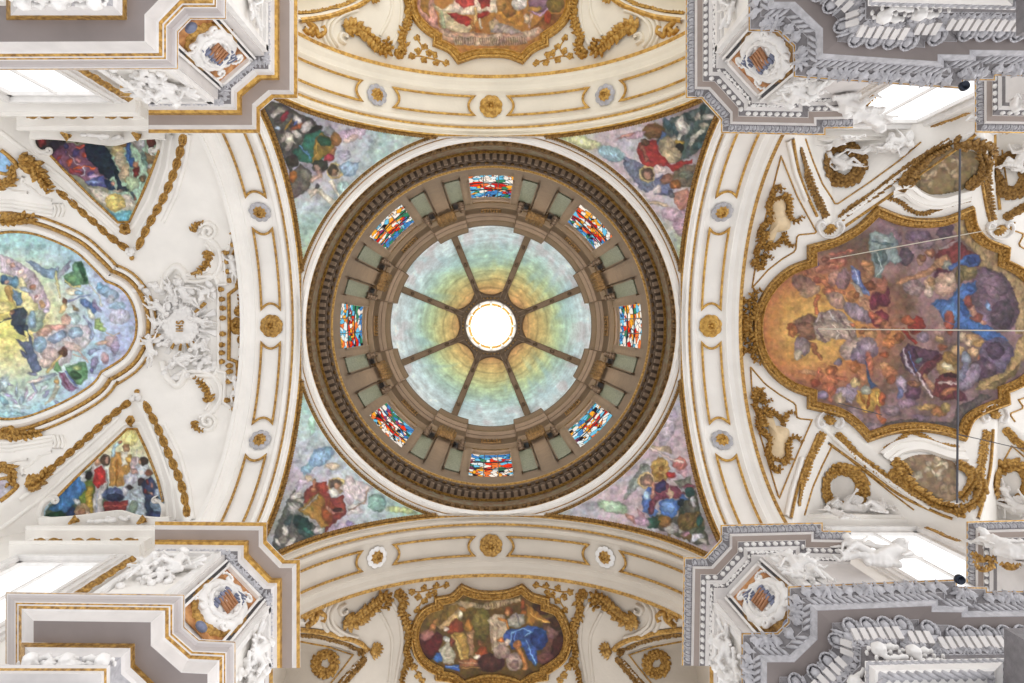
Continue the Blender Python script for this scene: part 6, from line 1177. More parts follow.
thing_of([disc, letters] + rays, 'sunburst_relief', 'white stucco cloud with the gold letters IHS and rays, left vault', 'relief')
def putto_at(surf, x, y, s, pose, ang, lab, name='cherub', group=None, flip=False, m=None, wings=True, lift=.0, cat='cherub'):
    """ang = direction (in the picture, degrees, 0 = right, 90 = down) from hips to head"""
    P, N = surf.hit([x], [y]); P = P[0]; N = N[0]; a = math.radians(ang); q, _ = surf.hit([x + 4 * math.cos(a)], [y + 4 * math.sin(a)]); B = q[0] - P; B -= N * (B @ N); B /= np.linalg.norm(B); A = np.cross(B, N)
    parts = figure('body', P + N * lift, A, B, N, s, pose, m, wings, flip); parts[0].name = 'body'
    return thing_of(parts, name, lab, cat, group)
G1 = 'stucco figures round the sunburst'
for i, (x, y, s, ps, an, fl, lab) in enumerate([(190, 296, .80, 'recline', -60, False, 'white stucco angel reclining along the upper edge of the sunburst'), (204, 292, .66, 'sit', -20, False, 'white stucco angel kneeling at the upper right of the sunburst'), (205, 322, .62, 'reach', 200, True, 'white stucco angel to the right of the gold letters, reaching towards them'), (205, 345, .60, 'sit', 160, True, 'white stucco angel at the lower right of the sunburst, next to the stepped strip'),
                                              (189, 358, .70, 'recline', 100, True, 'white stucco angel stretched out below the gold letters'), (154, 352, .72, 'reach', -95, False, 'small winged stucco cherub standing at the lower left of the sunburst'), (160, 305, .66, 'fly', 20, False, 'white stucco cherub at the upper left of the sunburst, beside the blue fresco'), (158, 324, .55, 'sit', -10, True, 'white stucco cherub between the blue fresco and the gold letters'), (172, 288, .60, 'fly', 70, True, 'white stucco cherub hovering over the sunburst, nearest the upper volute')]):
    putto_at(SN, x, y, s, ps, an, lab, group=G1, flip=fl, lift=.08)
r_ = random.Random(12)
for i, (x, y, r, lab) in enumerate(((150, 292, .34, 'tangled white stucco cloud at the left shoulder of the sunburst'), (178, 370, .36, 'lumpy white stucco cloud under the sunburst'), (164, 340, .22, 'lumpy white stucco cloud left of the gold letters'), (176, 306, .3, 'white stucco cloud above the gold letters'), (206, 362, .3, 'white stucco cloud by the lower end of the stepped strip'))):
    P, N = SN.hit([x], [y]); P = P[0]; N = N[0]; B = np.cross(N, T); mb = MB()
    for k in range(26):
        a = r_.uniform(0, 6.28); rr = r * math.sqrt(r_.random()); c = P + T * math.cos(a) * rr * 1.3 + B * math.sin(a) * rr + N * r_.uniform(0, .12); q = r_.uniform(.05, .11); ell(mb, c, (T, B, N), (q, q, q))
    o = mb.build('cloud', STU, None, True); remesh(o, .022, 1); tag(o, lab, 'stucco cloud', 'stucco clouds of the sunburst')
# big white scroll bands flanking the group
mb = MB()
for f in (1, -1):
    m_ = lambda p: [(x, 326 + (y - 326) * f) for x, y in p]
    mb = MB(); stroke(mb, SN, cr(m_([(163, 290), (165, 280), (171, 270), (178, 266), (184, 272), (186, 282)])), .10, .16); stroke(mb, SN, cr(m_([(186, 274), (200, 276), (214, 276), (218, 284)])), .06, .12)
    tag(mb.build('scroll_band', PL, None, True), 'broad white scroll band along the %s side of the sunburst' % ('upper' if f > 0 else 'lower'), 'plaster ornament', 'scroll bands of the sunburst')
# stepped strip with gilded lappets between the group and the arch
mb = MB()
def on(p): return A2(p, float)
stroke(mb, SN, on([(233, 231), (231, 240), (230, 248), (224, 252), (225, 262), (227, 284), (218, 284.5), (219, 296), (219, 326), (219, 352), (219, 372), (226, 373), (225, 392), (224, 403), (231, 408), (233, 416), (235, 425)]), .05, .10)
w_ = mb.build('stepped_moulding', PL, None, True)
mb = MB(); stroke(mb, SN, on([(238, 234), (237, 245), (232, 256)]), .04, .10); stroke(mb, SN, on([(237, 278), (237, 288), (229, 294), (229.5, 326), (229, 359), (237, 362), (238, 372), (234, 392)]), .05, .10); stroke(mb, SN, on([(234, 398), (238, 410), (238, 418)]), .04, .10)
g_ = mb.build('gilt_strip', GOLD, None, True); laps = []
mb = MB()
for x, y in ((235, 233), (234, 244), (227, 252), (228, 261), (229, 271), (231, 280), (222, 289), (223, 299), (224, 308), (224, 318), (224, 334), (223, 345), (223, 353), (223, 362), (231, 366), (231, 372), (230, 382), (228, 401), (235, 410), (237, 421)):
    P, N = SN.hit([x], [y]); leaf(mb, P[0] + N[0] * .05 + T * .10, -T, np.cross(N[0], T), N[0], .24, .17, .09, curl=.4); ell(mb, P[0] + N[0] * .08, (T, np.cross(N[0], T), N[0]), (.09, .08, .06))
laps = mb.build('gilded_lappets', GOLD, None, True)
mb = MB(); rosette(mb, SN, (238, 326), .26, 8, h=.12); acanthus(mb, SN, cr([(238, 316), (241, 306), (240, 296)]), .08, .18, 4, h=.1, seed=1); acanthus(mb, SN, cr([(240, 336), (244, 344), (242, 356)]), .08, .18, 4, h=.1, seed=2); fl_ = mb.build('gilded_flower', GOLD, None, True)
thing_of([w_, g_, laps, fl_], 'stepped_strip', 'stepped white strip with gilded lappets and flower, between sunburst and left arch', 'plaster ornament')
putto_at(SN, 236, 268, .62, 'reach', -100, 'white stucco cherub on the stepped strip, above the gold flower', group=G1, wings=False, lift=.05); putto_at(SN, 239, 392, .62, 'fly', -80, 'white stucco cherub on the stepped strip, below the gold flower', group=G1, wings=False, lift=.05, flip=True)

# ---- right vault
def dual(f, pts): return pts
GR = [([(800, 148.6), (805, 166), (811, 184), (818, 200), (825, 214)], 'leafy gold garland nearest the right arch, upper vault', 'tr'), ([(839, 219), (856, 206), (875, 194), (894, 179), (913, 165), (930, 154), (947, 144)], 'leafy gold garland slanting above the big fresco to the upper next pier', 'tr'),
      ([(989, 150), (988, 170), (988, 191), (992, 218)], 'short leafy gold garland right of the upper brown grisaille', 'tr'), ([(1004, 219), (1024, 207), (1044, 194)], 'leafy gold garland cut by the right edge, upper vault', 'tr'),
      ([(798, 505), (801, 488), (806, 471.5), (813, 453), (822, 436)], 'leafy gold garland nearest the right arch, lower vault', 'br'), ([(837, 433), (858.6, 456), (882.5, 474), (904, 488), (928, 500), (945, 507), (961, 513)], 'leafy gold garland slanting below the big fresco', 'br'),
      ([(987, 431), (984, 445), (982, 460), (979, 478), (977, 495)], 'short leafy gold garland right of the lower brown grisaille', 'br'), ([(1004, 428.6), (1024, 447.7), (1044, 468)], 'leafy gold garland cut by the right edge, lower vault', 'br')]
for i, (p, lab, k) in enumerate(GR):
    mb = MB(); garland(mb, SN, cr(p), .088, 3.2, 0, 30 + i); tag(mb.build('garland', GOLD_D if k == 'tr' else GOLD, None, True), lab, 'garland', 'garlands of the right vault')
gl = [[(793, 138), (798, 168), (806, 192), (817, 216)], [(845, 226), (880, 202), (920, 174), (960, 146), (976, 134)], [(982, 140), (981, 170), (985, 200), (990, 222)], [(791, 519), (796, 495), (804, 468), (818, 434)], [(828, 443), (860, 466), (900, 495), (935, 512), (953, 519)],
      [(994, 134), (995, 165), (1000, 210)], [(993, 430), (990, 470), (982, 505), (978, 519)]]
mb = MB()
for g in gl: stroke(mb, SN, cr(g, n=8), .04, .06)
for g in ([(805, 139), (812, 160), (822, 184), (836, 205), (870, 182), (900, 160), (921, 142)], [(804, 515), (812, 488), (822, 465), (832, 445), (860, 468), (890, 492), (914, 510)], [(752, 288), (757, 256), (766, 215), (781, 156), (797, 196), (817, 233), (797, 235), (795.5, 251), (782, 259), (768, 270), (752, 288)], [(750.5, 367), (752, 392), (760, 435), (779, 499), (795, 460), (812, 420), (797, 418.5), (795.5, 404), (780, 395), (765, 384), (750.5, 367)],
          [(1002, 150), (1007, 185), (1014, 196), (1030, 186)], [(998, 492), (1003, 462), (1012, 446), (1030, 462)], [(1015, 222), (1009, 229), (1024, 234), (1018, 245), (1030, 252)], [(1015, 422), (1009, 414), (1024, 408), (1018, 400), (1030, 396)]):
    stroke(mb, SN, resamp(A2(g, float), 4), .022, .04)
struct(mb.build('trim_gilt_lines', GOLD, None, True))
white_lines(SN, [[(828, 228), (862, 204), (905, 172), (950, 141)], [(822, 428), (850, 452), (890, 482), (930, 508)], [(788, 140), (795, 172), (806, 200)], [(786, 517), (792, 490), (802, 458)]], PL, .07, .07)
# shells in white scrolls
for x, y, f, lab in ((830, 228, 1, 'gilded shell in white scrolls above the fresco, nearer the dome'), (1000, 229, 1, 'gilded shell in white scrolls above the fresco, at the right edge'), (829.5, 421, -1, 'gilded shell in white scrolls below the fresco, nearer the dome'), (994, 415, -1, 'gilded shell in white scrolls below the fresco, at the right edge')):
    P, N = SN.hit([x], [y]); P = P[0]; N = N[0]; q, _ = SN.hit([x], [y + 5 * f]); d = q[0] - P; d -= N * (d @ N); d /= np.linalg.norm(d); b = np.cross(N, d); mb = MB()
    for k in range(-3, 4): dd, bb = rot2(d, b, k * .36); leaf(mb, P - d * .05, dd, bb, N, .24 - .01 * abs(k), .10, .10, curl=.9)
    ell(mb, P - d * .06 + N * .05, (d, b, N), (.09, .14, .07)); g_ = mb.build('gilded_shell', GOLD, None, True)
    mb = MB()
    for s_ in (-1, 1):
        stroke(mb, SN, cr([(x + s_ * 11, y + f * 4), (x + s_ * 13, y - f * 2), (x + s_ * 10, y - f * 7), (x + s_ * 6, y - f * 5), (x + s_ * 7, y - f * 2)]), .05, .10)
    stroke(mb, SN, cr([(x - 11, y + f * 4), (x - 5, y + f * 9), (x + 5, y + f * 9), (x + 11, y + f * 4)]), .035, .07)
    w_ = mb.build('white_scrolls', STU, None, True); thing_of([g_, w_], 'shell', lab, 'shell', 'shells round the big fresco')
# rococo cartouches
for f, lab in ((1, 'gilded rococo cartouche with a cream field, between arch and fresco, upper one'), (-1, 'gilded rococo cartouche with a cream field, between arch and fresco, lower one')):
    m_ = (lambda p: [(750 + x / 7.19, 180 + y / 7.19) for x, y in p]) if f > 0 else (lambda p: [(750 + x / 7.19 - 1, 658 - (180 + y / 7.19)) for x, y in p])
    mb = MB(); c = cr(m_([(170, 150), (220, 140), (245, 180), (250, 240), (275, 290), (270, 340), (220, 360), (180, 370), (170, 420), (130, 430), (110, 400), (140, 350), (150, 290), (150, 240), (150, 190)]), True, 3)
    Pc, Nc = SN.hit(c[:, 0], c[:, 1]); cen = Pc.mean(0); nn = Nc.mean(0); Pc = cen + (Pc - cen) * 1.12; rows = [Pc + Nc * .05, (Pc * .6 + cen * .4) + Nc * .14, np.repeat((cen + nn * .17)[None], len(c), 0)]; mb.grid(np.stack(rows, 1), 0, True); fl_ = mb.build('cream_field', TAN, None, True)
    mb = MB()
    for i, (p, w, L) in enumerate((([(150, 240), (130, 180), (150, 130), (160, 80), (200, 40), (225, 50), (215, 70)], .10, .20), ([(230, 100), (265, 115), (280, 150), (280, 230), (300, 280), (340, 290), (368, 262)], .11, .20), ([(160, 250), (140, 290), (90, 330), (60, 380), (55, 420)], .11, .22), ([(110, 360), (90, 430), (60, 480), (40, 520), (60, 560), (90, 540)], .12, .24), ([(30, 560), (50, 620), (80, 630), (95, 580), (110, 540), (150, 555)], .11, .22), ([(120, 440), (170, 470), (220, 430), (250, 380), (230, 385)], .11, .20), ([(240, 400), (260, 440), (290, 470), (315, 465)], .09, .18), ([(100, 460), (120, 500), (160, 480)], .08, .18), ([(150, 130), (190, 130), (230, 120), (255, 150)], .06, .10))):
        acanthus(mb, SN, cr(m_(p)), w * .7, L * .78, 3.4, h=.11, seed=50 + i)
    rim = mb.build('gilded_rocaille', GOLD, None, True); thing_of([fl_, rim], 'cartouche', lab, 'cartouche', 'rococo cartouches of the right vault')
# grisaille panels, their gilded leaves, and the white curved hoods
gp = {'upper': ([(909, 177), (918, 163), (935, 150), (955, 148), (971, 151), (983, 158), (976, 172), (966, 186), (954, 191), (932, 194), (920, 188)], (128, 108, 76), (172, 150, 116), [([(900, 183), (915, 170), (930, 156), (948, 147)], 1), ([(955, 146), (975, 143), (990, 150), (984, 165)], 2), ([(966, 188), (976, 178), (984, 168), (980, 150)], 3), ([(899, 190), (906, 182), (915, 176)], 4)]),
      'lower': ([(900, 464), (912, 457), (928, 455), (942, 459), (953, 463), (957, 478), (957, 492), (954, 501), (935, 498), (918, 486), (906, 474)], (140, 118, 92), (196, 178, 150), [([(893, 468), (905, 480), (920, 492), (938, 503), (958, 508)], 5), ([(955, 466), (965, 470), (972, 480), (966, 492), (960, 500)], 6), ([(966, 470), (978, 480), (980, 495), (972, 506), (960, 512)], 7), ([(890, 462), (899, 466), (906, 474)], 8)])}
for k, (out, c1, c2, lv) in gp.items():
    pt = Paint(c1, seed=len(k) + 40, warp=1.5, fold=.2); r_ = random.Random(3); cx, cy = np.mean(out, 0)
    for i in range(26): pt.e(cx + r_.uniform(-26, 26), cy + r_.uniform(-16, 16), r_.uniform(2, 7), r_.uniform(1.5, 4), r_.uniform(0, 180), [c2, c1, (c2[0] * .85, c2[1] * .82, c2[2] * .8)][i % 3])
    cv = canvas('painted_scene', SN, cr(out, True, 4), pt, .7, .03); mb = MB()
    for p, sd in lv: acanthus(mb, SN, cr(p), .10, .26, 3.4, h=.12, seed=sd)
    lf = mb.build('gilded_foliage', GOLD_D if k == 'upper' else GOLD, None, True)
    hood = {'upper': ([(892, 190), (905, 188), (915, 195), (926, 200), (940, 201), (955, 197), (969, 193)], [(888, 197), (900, 202), (912, 211), (926, 213), (945, 206), (968, 200)]), 'lower': ([(884, 459), (895, 450), (908, 446), (922, 446), (935, 450), (950, 455), (964, 456)], [(884, 449), (896, 443), (909, 433), (923, 436), (938, 444), (956, 447)])}[k]
    mb = MB(); p = cr(hood[0]); mould(mb, SN, p, [(-.20, .02), (-.18, .14), (-.10, .16), (-.08, .11), (.06, .11), (.08, .18), (.17, .16), (.19, .02)]); hd = mb.build('white_hood', PL, None, True)
    mb = MB(); garland(mb, SN, cr(hood[1]), .06, 3, 0, 9); hg = mb.build('gilded_swag', GOLD_D if k == 'upper' else GOLD, None, True)
    thing_of([cv, lf, hd, hg], 'grisaille_panel', 'small brown monochrome painting with gilded leaves and a white hood, just %s the big fresco' % ('above' if k == 'upper' else 'below'), 'painted panel')
# wreaths
for x, y, rx, ry, m, lab in ((843, 164, 17, 17, GOLD_D, 'aged gold wreath in the upper lunette nearest the right arch'), (1011, 176, 16, 17, GOLD_D, 'aged gold wreath cut by the right edge, upper vault'), (843, 488, 19, 19, GOLD, 'gold wreath in the lower lunette, behind the reclining stucco figure'), (1012, 484, 18, 19, GOLD, 'gold wreath cut by the right edge, lower vault')):
    a = np.linspace(0, 2 * PI, 30)[:-1]; mb = MB(); pth = np.stack([x + rx * np.cos(a), y + ry * np.sin(a)], 1); garland(mb, SN, np.vstack([pth, pth[:1]]), .15, 4, 0, int(x)); tag(mb.build('wreath', m, None, True), lab, 'wreath', 'gilded wreaths of the right vault')
PWT = Plane((0, -YW + .35, 0), (0, 1, 0)); PWB = Plane((0, YW - .35, 0), (0, -1, 0))
class Both:
    def __init__(s, a, b): s.a, s.b = a, b
    def hit(s, px, py):
        P, N = s.a.hit(px, py); Q, M = s.b.hit(px, py); k = (Q[:, 2] < P[:, 2]) & (Q[:, 2] > 0); P[k] = Q[k]; N[k] = M[k]; return P, N
SWT = Both(SN, PWT); SWB = Both(SN, PWB)
G2 = 'stucco putti on the upper right window'; G3 = 'stucco putti over the lower right window'
for a in ((SWT, 843, 166, .8, 'recline', -90, 'white stucco cherub sitting inside the upper gold wreath', G2, False), (SWT, 872, 140, .95, 'recline', -30, 'white stucco putto lying on top of the upper right window', G2, True), (SWT, 893, 142, .8, 'sit', 10, 'white stucco putto at the middle of the upper window head', G2, False), (SWT, 846, 132, .8, 'fly', 160, 'white stucco putto at the corner over the end of the upper cornice', G2, False), (SWT, 1016, 166, .9, 'sit', -60, 'white stucco figure over the upper wreath cut by the right edge', G2, True),
          (SWB, 862, 508, 1.15, 'recline', -120, 'white stucco figure reclining in front of the lower gold wreath', G3, False), (SWB, 836, 508, .75, 'reach', -70, 'slim white stucco cherub left of the reclining figure', G3, False), (SWB, 880, 516, .85, 'sit', -40, 'white stucco cherub at the right foot of the reclining figure', G3, True), (SWB, 843, 522, .7, 'fly', -160, 'white stucco cherub close to the end of the lower right upper cornice', G3, True), (SWB, 1014, 506, 1.0, 'recline', -60, 'white stucco figure under the wreath at the right edge', G3, True), (SWB, 1003, 492, .8, 'reach', 60, 'white stucco cherub left of the wreath at the right edge', G3, False)):
    putto_at(a[0], a[1], a[2], a[3], a[4], a[5], a[6], group=a[7], flip=a[8], lift=.06)
mb = MB(); 
for c, n in (((800, 155), 0),): pass
# ================================================================ TRANSEPT VAULT ORNAMENT
for f, cap_, gd, pl in ((1, 'bottom', GOLD, PLB), (-1, 'top', GOLB, PLC)):
    for s_, sd in ((1, 'left'), (-1, 'right')):
        dy = 0 if f > 0 else 4
        M = lambda p: [(491 + (x - 491) * s_, (y if f > 0 else 652 - y - dy)) for x, y in p]
        mb = MB(); acanthus(mb, ST, cr(M([(343, 618), (352, 620), (364, 613), (374, 604), (383, 596), (389, 598), (386, 605)])), .13, .32, 4, h=.15, seed=3); tag(mb.build('acanthus_scroll', gd, None, True), 'gilded acanthus scroll on the %s vault, %s of the framed fresco' % (cap_, sd), 'acanthus scroll', 'acanthus scrolls of the transept vaults')
        mb = MB()
        for k, (w, h) in enumerate(((0, .10), (4, .08), (8, .07))):
            stroke(mb, ST, cr(M([(338 - w, 601 - w * .4), (331 - w, 612), (333 - w, 624 + w * .5), (344 - w * .6, 633 + w * .5), (357, 637 + w * .6)])), .055, h)
        stroke(mb, ST, cr(M([(345, 604), (339, 608), (341, 614), (346, 612), (345, 609)])), .05, .12); stroke(mb, ST, cr(M([(392, 602), (399, 616), (402, 640), (399, 660), (394, 690)])), .06, .06); stroke(mb, ST, cr(M([(380, 612), (390, 632), (392, 650), (388, 690)])), .05, .05)
        tag(mb.build('plaster_shell_scroll', pl, None, True), 'ribbed cream plaster scroll behind the gilded acanthus, %s side of the %s vault' % (sd, cap_), 'plaster scroll', 'plaster scrolls of the transept vaults')
        mb = MB(); stroke(mb, ST, cr(M([(303, 620), (308, 615), (312, 620), (308, 625), (315, 620), (318, 612), (324, 616), (322, 622)])), .07, .10); ell(mb, ST.hit(*[[q] for q in M([(312, 614)])[0]])[0][0], ((1, 0, 0), (0, 1, 0), (0, 0, 1)), (.10, .10, .08)); tag(mb.build('ribbon_scroll', gd, None, True), 'small gilded ribbon scroll at the far %s of the %s vault' % (sd, cap_), 'ribbon scroll', 'ribbon scrolls of the transept vaults')
        mb = MB(); mould(mb, ST, cr(M([(298, 627), (315, 629), (331, 632), (356, 641), (369, 649)]))[::(1 if s_ * f > 0 else -1)], [(-.07, .02), (-.06, .10), (0, .13), (.06, .10), (.07, .02)]); b_ = mb.build('gilt_moulding', gd, None, True)
        mb = MB(); garland(mb, ST, cr(M([(298, 634), (315, 635.5), (330, 639), (345, 643), (362, 652)])), .085, 3.2, 0, 5); g1 = mb.build('leaf_garland', gd if f < 0 else GOLD_D, None, True)
        thing_of([b_, g1], 'garland_moulding', 'gilt moulding with a leafy garland, meeting the %s shell of the %s vault' % (sd, cap_), 'garland', 'garland mouldings of the transept vaults')
        P, N = ST.hit(*[[q] for q in M([(373, 651)])[0]]); P = P[0]; N = N[0]; d = A2([float(s_), 0, 0]); d -= N * (d @ N); d /= np.linalg.norm(d); b = np.cross(N, d); mb = MB()
        for k in range(-4, 5): dd, bb = rot2(d, b, k * .36); leaf(mb, P, dd, bb, N, .30 - .014 * abs(k), .12, .11, curl=.9)
        ell(mb, P + N * .05, (d, b, N), (.12, .15, .10)); tag(mb.build('shell', gd, None, True), 'small gilded shell where two garlands meet, %s side of the %s vault' % (sd, cap_), 'shell', 'shells of the transept vaults')
        if f > 0:
            mb = MB(); garland(mb, ST, cr(M([(366, 658), (360, 664), (352, 673), (344, 682), (335, 693)])), .085, 3.2, 0, 6); tag(mb.build('garland', GOLD_D, None, True), 'gold garland running down the inner groin, bottom vault, %s side' % sd, 'garland', 'inner garlands of the bottom vault')
            a = np.linspace(0, 2 * PI, 24)[:-1]; c = M([(325.6, 664)])[0]; pth = np.stack([c[0] + 9 * np.cos(a), c[1] + 9.6 * np.sin(a)], 1); mb = MB(); garland(mb, ST, np.vstack([pth, pth[:1]]), .11, 3.2, 0, 7); tag(mb.build('wreath', GOLD, None, True), 'small gold wreath in the bottom vault, %s side' % sd, 'wreath', 'wreaths of the bottom vault')
            mb = MB(); stroke(mb, ST, A2(M([(300, 641), (327, 646), (353, 655), (344, 667), (331, 683), (322, 695)]), float), .022, .04); struct(mb.build('trim_gilt_lines', GOLD, None, True))
            white_lines(ST, [M([(300, 637), (327, 641), (357, 652)]), M([(360, 660), (345, 678), (338, 690)])], pl, .05, .05)
        br = M([(399, 594), (403, 600), (401, 610), (406, 622), (409, 636), (406, 650), (408, 662), (403, 672), (400, 690)]); mb = MB(); acanthus(mb, ST, cr(br), .10, .20, 3.6, h=.14, seed=11)
        for c in (br[0], br[4], br[6]): rosette(mb, ST, c, .16, 6, h=.13)
        tag(mb.build('frame_bracket', gd, None, True), 'tall gilded leaf bracket at the %s side of the %s fresco frame' % (sd, cap_), 'bracket', 'frame brackets of the transept vaults')
        LV = [(412, 592), (417.6, 597), (424, 588), (424.6, 601), (417, 610), (436, 585.5), (434.5, 593), (446, 585), (429, 595)] ; ST_ = [[(408, 590), (418, 592), (428, 590), (440, 587), (448, 584)], [(418, 592), (422, 600), (417, 609)], [(428, 590), (432, 596), (436, 592)]]
        mb = MB()
        for p in ST_: stroke(mb, ST, cr(M(p)), .02, .04)
        vs = mb.build('vine_stem', gd, None, True); parts = [vs]; mb = MB(); r_ = random.Random(5)
        for c in M(LV):
            P, N = ST.hit([c[0]], [c[1]]); P = P[0]; N = N[0]; T_ = np.cross(N, (0, 1, 0)); T_ /= np.linalg.norm(T_); B_ = np.cross(N, T_)
            for k in range(5): dd, bb = rot2(T_, B_, k * 1.25 + r_.random()); leaf(mb, P, dd, bb, N, .11, .11, .05, curl=.5)
            ell(mb, P + N * .04, (T_, B_, N), (.05, .05, .04))
        parts.append(mb.build('vine_leaves', gd, None, True)); thing_of(parts, 'vine_sprig', 'gilded vine sprig at the %s corner of the %s fresco frame, nearer the dome' % (sd, cap_), 'vine sprig', 'vine sprigs of the transept vaults')
        if f > 0:
            mb = MB(); stroke(mb, ST, cr(M([(412, 664), (415, 670), (421, 676), (424, 684)])), .02, .04); vs = mb.build('vine_stem', gd, None, True); mb = MB()
            for c in M([(414, 667), (418, 675), (422, 681)]):
                P, N = ST.hit([c[0]], [c[1]]); P = P[0]; N = N[0]; T_ = np.cross(N, (0, 1, 0)); T_ /= np.linalg.norm(T_); B_ = np.cross(N, T_)
                for k in range(5): dd, bb = rot2(T_, B_, k * 1.25 + r_.random()); leaf(mb, P, dd, bb, N, .12, .12, .05, curl=.5)
            thing_of([vs, mb.build('vine_leaves', gd, None, True)], 'vine_sprig', 'gilded vine sprig at the bottom edge of the picture, %s of the fresco' % sd, 'vine sprig', 'vine sprigs of the transept vaults')

# ================================================================ PIER RELIEFS
def wall_of(rows, seg, off=.02):
    """plane of one face of the frieze wall under an upper cornice"""
    r = rows[-2]; a, b = r[seg], r[seg + 1]; t = (b - a) / np.linalg.norm(b - a); n = np.cross(t, (0, 0, 1.0)); c = -(a + b) / 2; c[2] = 0
    if n @ c < 0: n = -n
    return Plane(a + n * off, n)
PIERS = {'upper left': (rUTL, GOLD, (1, 1)), 'lower left': (rUBL, GOLD, (1, -1)), 'upper right': (rUTR, GOLD_D, (-1, 1)), 'lower right': (rUBR, GOLD_D, (-1, -1))}
COAT = {'upper left': ((211, 43), 24), 'lower left': ((211, 612), 24), 'upper right': ((769, 50), 22), 'lower right': ((768, 608), 22)}
BLU = mat('blue_grey_marble', (120, 126, 150), .4, var=.15, scale=9); RBR = mat('brown_marble', (176, 122, 84), .45, var=.15, scale=9)
for k, (rows, gd, (sx, sy)) in PIERS.items():
    ch = wall_of(rows, 2); r = rows[-2]; a, b = r[2], r[3]; zt = a[2]
    ctr = (a + b) / 2; L = np.linalg.norm(b - a); t = (b - a) / L; n = ch.n; up = A2([0, 0, 1.0])
    if k == 'lower right' or k == 'upper right': pass
    def Q(u, v, d=.0): return ctr + t * u * L / 2 + up * (v) + n * (.02 + d)         # u -1..1 across the face, v metres down from the cornice
    mb = MB()
    for u in (-.93, .93): mb.box(Q(u, -1.45, .02), (t, up, n), (.05, 1.35, .03))
    dk = mb.build('dark_marble_strips', DRK)
    mb = MB()
    for u in (-1.04, -.84, .84, 1.04): mb.box(Q(u, -1.45, .03), (t, up, n), (.022, 1.4, .07))
    mb.box(Q(0, -.10, .03), (t, up, n), (L * .46, .05, .07)); wt = mb.build('white_frame', STU)
    mb = MB(); mb.box(Q(0, -1.2, .01), (t, up, n), (L * .41, 1.05, .012)); oc = mb.build('ochre_inlay', OCH)
    h0 = -1.25; R = L * .44
    def ring(fr, w, h, m, nm, lobes=0, amp=0, squash=1.6):
        mb = MB(); aa = np.linspace(0, 2 * PI, 49)[:-1]; rr = R * fr * (1 + amp * np.cos(lobes * aa)); c = [Q(0, h0) + t * x * math.cos(q) + up * x * squash * math.sin(q) + n * .0 for q, x in zip(aa, rr)]
        P_ = A2(c); N_ = np.repeat(n[None], len(P_), 0); T_, B_ = frames(P_, N_, True); mb.grid(np.stack([P_ + B_ * w * math.cos(PI - PI * i / 5) + N_ * h * math.sin(PI * i / 5) for i in range(6)], 1), 0, True); return mb.build(nm, m, None, True)
    g0 = ring(1.02, .09, .10, gd, 'gilded_rim', 26, .05); w1 = ring(.84, .10, .20, STU, 'scrolled_rim', 12, .05); w2 = ring(.62, .05, .22, STU, 'inner_rim', 16, .04)
    mb = MB(); aa = np.linspace(0, 2 * PI, 33); mb.grid(A2([[Q(0, h0, .06) + t * R * .7 * math.cos(q) * f_ + up * R * 1.15 * math.sin(q) * f_ + n * (1 - f_) * .14 for f_ in (1, .7, .35, .01)] for q in aa])); sh = mb.build('shield', STU, None, True)
    prt = []; r_ = random.Random(len(k)); mb = MB()
    for i in range(5): mb.box(Q(-.06 + .0 * i, h0 - .18 + .10 * i, .19), (t * .96 + up * .28, up * .96 - t * .28, n), (R * .34, .028, .02))
    prt.append(mb.build('brown_bars', RBR)); mb = MB()
    for i in range(6): q = Q(.22 - .04 * (i % 2), h0 + .32 - .13 * i, .18); ell(mb, q, (t, up, n), (.09, .06, .04))
    for i in range(4): mb.box(Q(-.30 + .02 * i, h0 + .26 + .09 * i, .18), (t * .9 - up * .4, up * .9 + t * .4, n), (.12, .022, .02))
    prt.append(mb.build('blue_grey_charges', BLU)); mb = MB()
    for i in range(40):
        q = r_.uniform(0, 6.28); rr = R * r_.uniform(.45, .98); ell(mb, Q(0, h0, .12) + t * rr * math.cos(q) + up * rr * 1.3 * math.sin(q), (t, up, n), (.06, .06, .07))
    for s_ in (-1, 1):
        for v in (.62, -.62):
            c0 = Q(s_ * .5, h0 + v, .15)
            for j in range(12): q = j * .6; ell(mb, c0 + t * .02 * (12 - j) * .6 * math.cos(q) + up * .02 * (12 - j) * .6 * math.sin(q) + n * .02, (t, up, n), (.035, .035, .05))
    sc = mb.build('stucco_scrollwork', STU, None, True); remesh(sc, .022, 1); mb = MB(); ell(mb, Q(0, h0 - 1.02, .14), (t, up, n), (.12, .10, .07), lo=False); ov = mb.build('grey_oval', BLU, None, True)
    thing_of([dk, wt, oc, g0, w1, w2, sh, sc, ov] + prt, 'coat_of_arms', 'scrolled oval coat of arms with brown bars on the chamfer of the %s pier' % k, 'coat of arms', 'coats of arms on the four piers')
    # relief panels on the two flanks
    for sg_, nm, where in ((4 if sy > 0 or True else 4, 'nave', 'nave'), (0, 'transept', 'transept')):
        pl_ = wall_of(rows, sg_); a, b = rows[-2][sg_], rows[-2][sg_ + 1]
        if nm == 'transept': a, b = (b, a)             # start at the chamfer
        L2 = min(np.linalg.norm(b - a), 2.6); t2 = (b - a) / np.linalg.norm(b - a); n2 = pl_.n; parts = []
        R2 = lambda u, v, d=0.: a + t2 * u + up * v + n2 * (.02 + d)
        mb = MB()
        for u in (.10, L2 - .12): mb.box(R2(u, -1.3, .03), (t2, up, n2), (.06, 1.2, .06))
        mb.box(R2(L2 / 2, -.16, .03), (t2, up, n2), (L2 / 2 - .05, .06, .06)); mb.box(R2(L2 / 2, -.36, .01), (t2, up, n2), (L2 / 2 - .2, .02, .05)); parts.append(mb.build('white_frame', STU))
        mb = MB(); mb.box(R2(L2 / 2, -1.35, .005), (t2, up, n2), (L2 / 2 - .2, .95, .01)); parts.append(mb.build('inlaid_ground', PL))
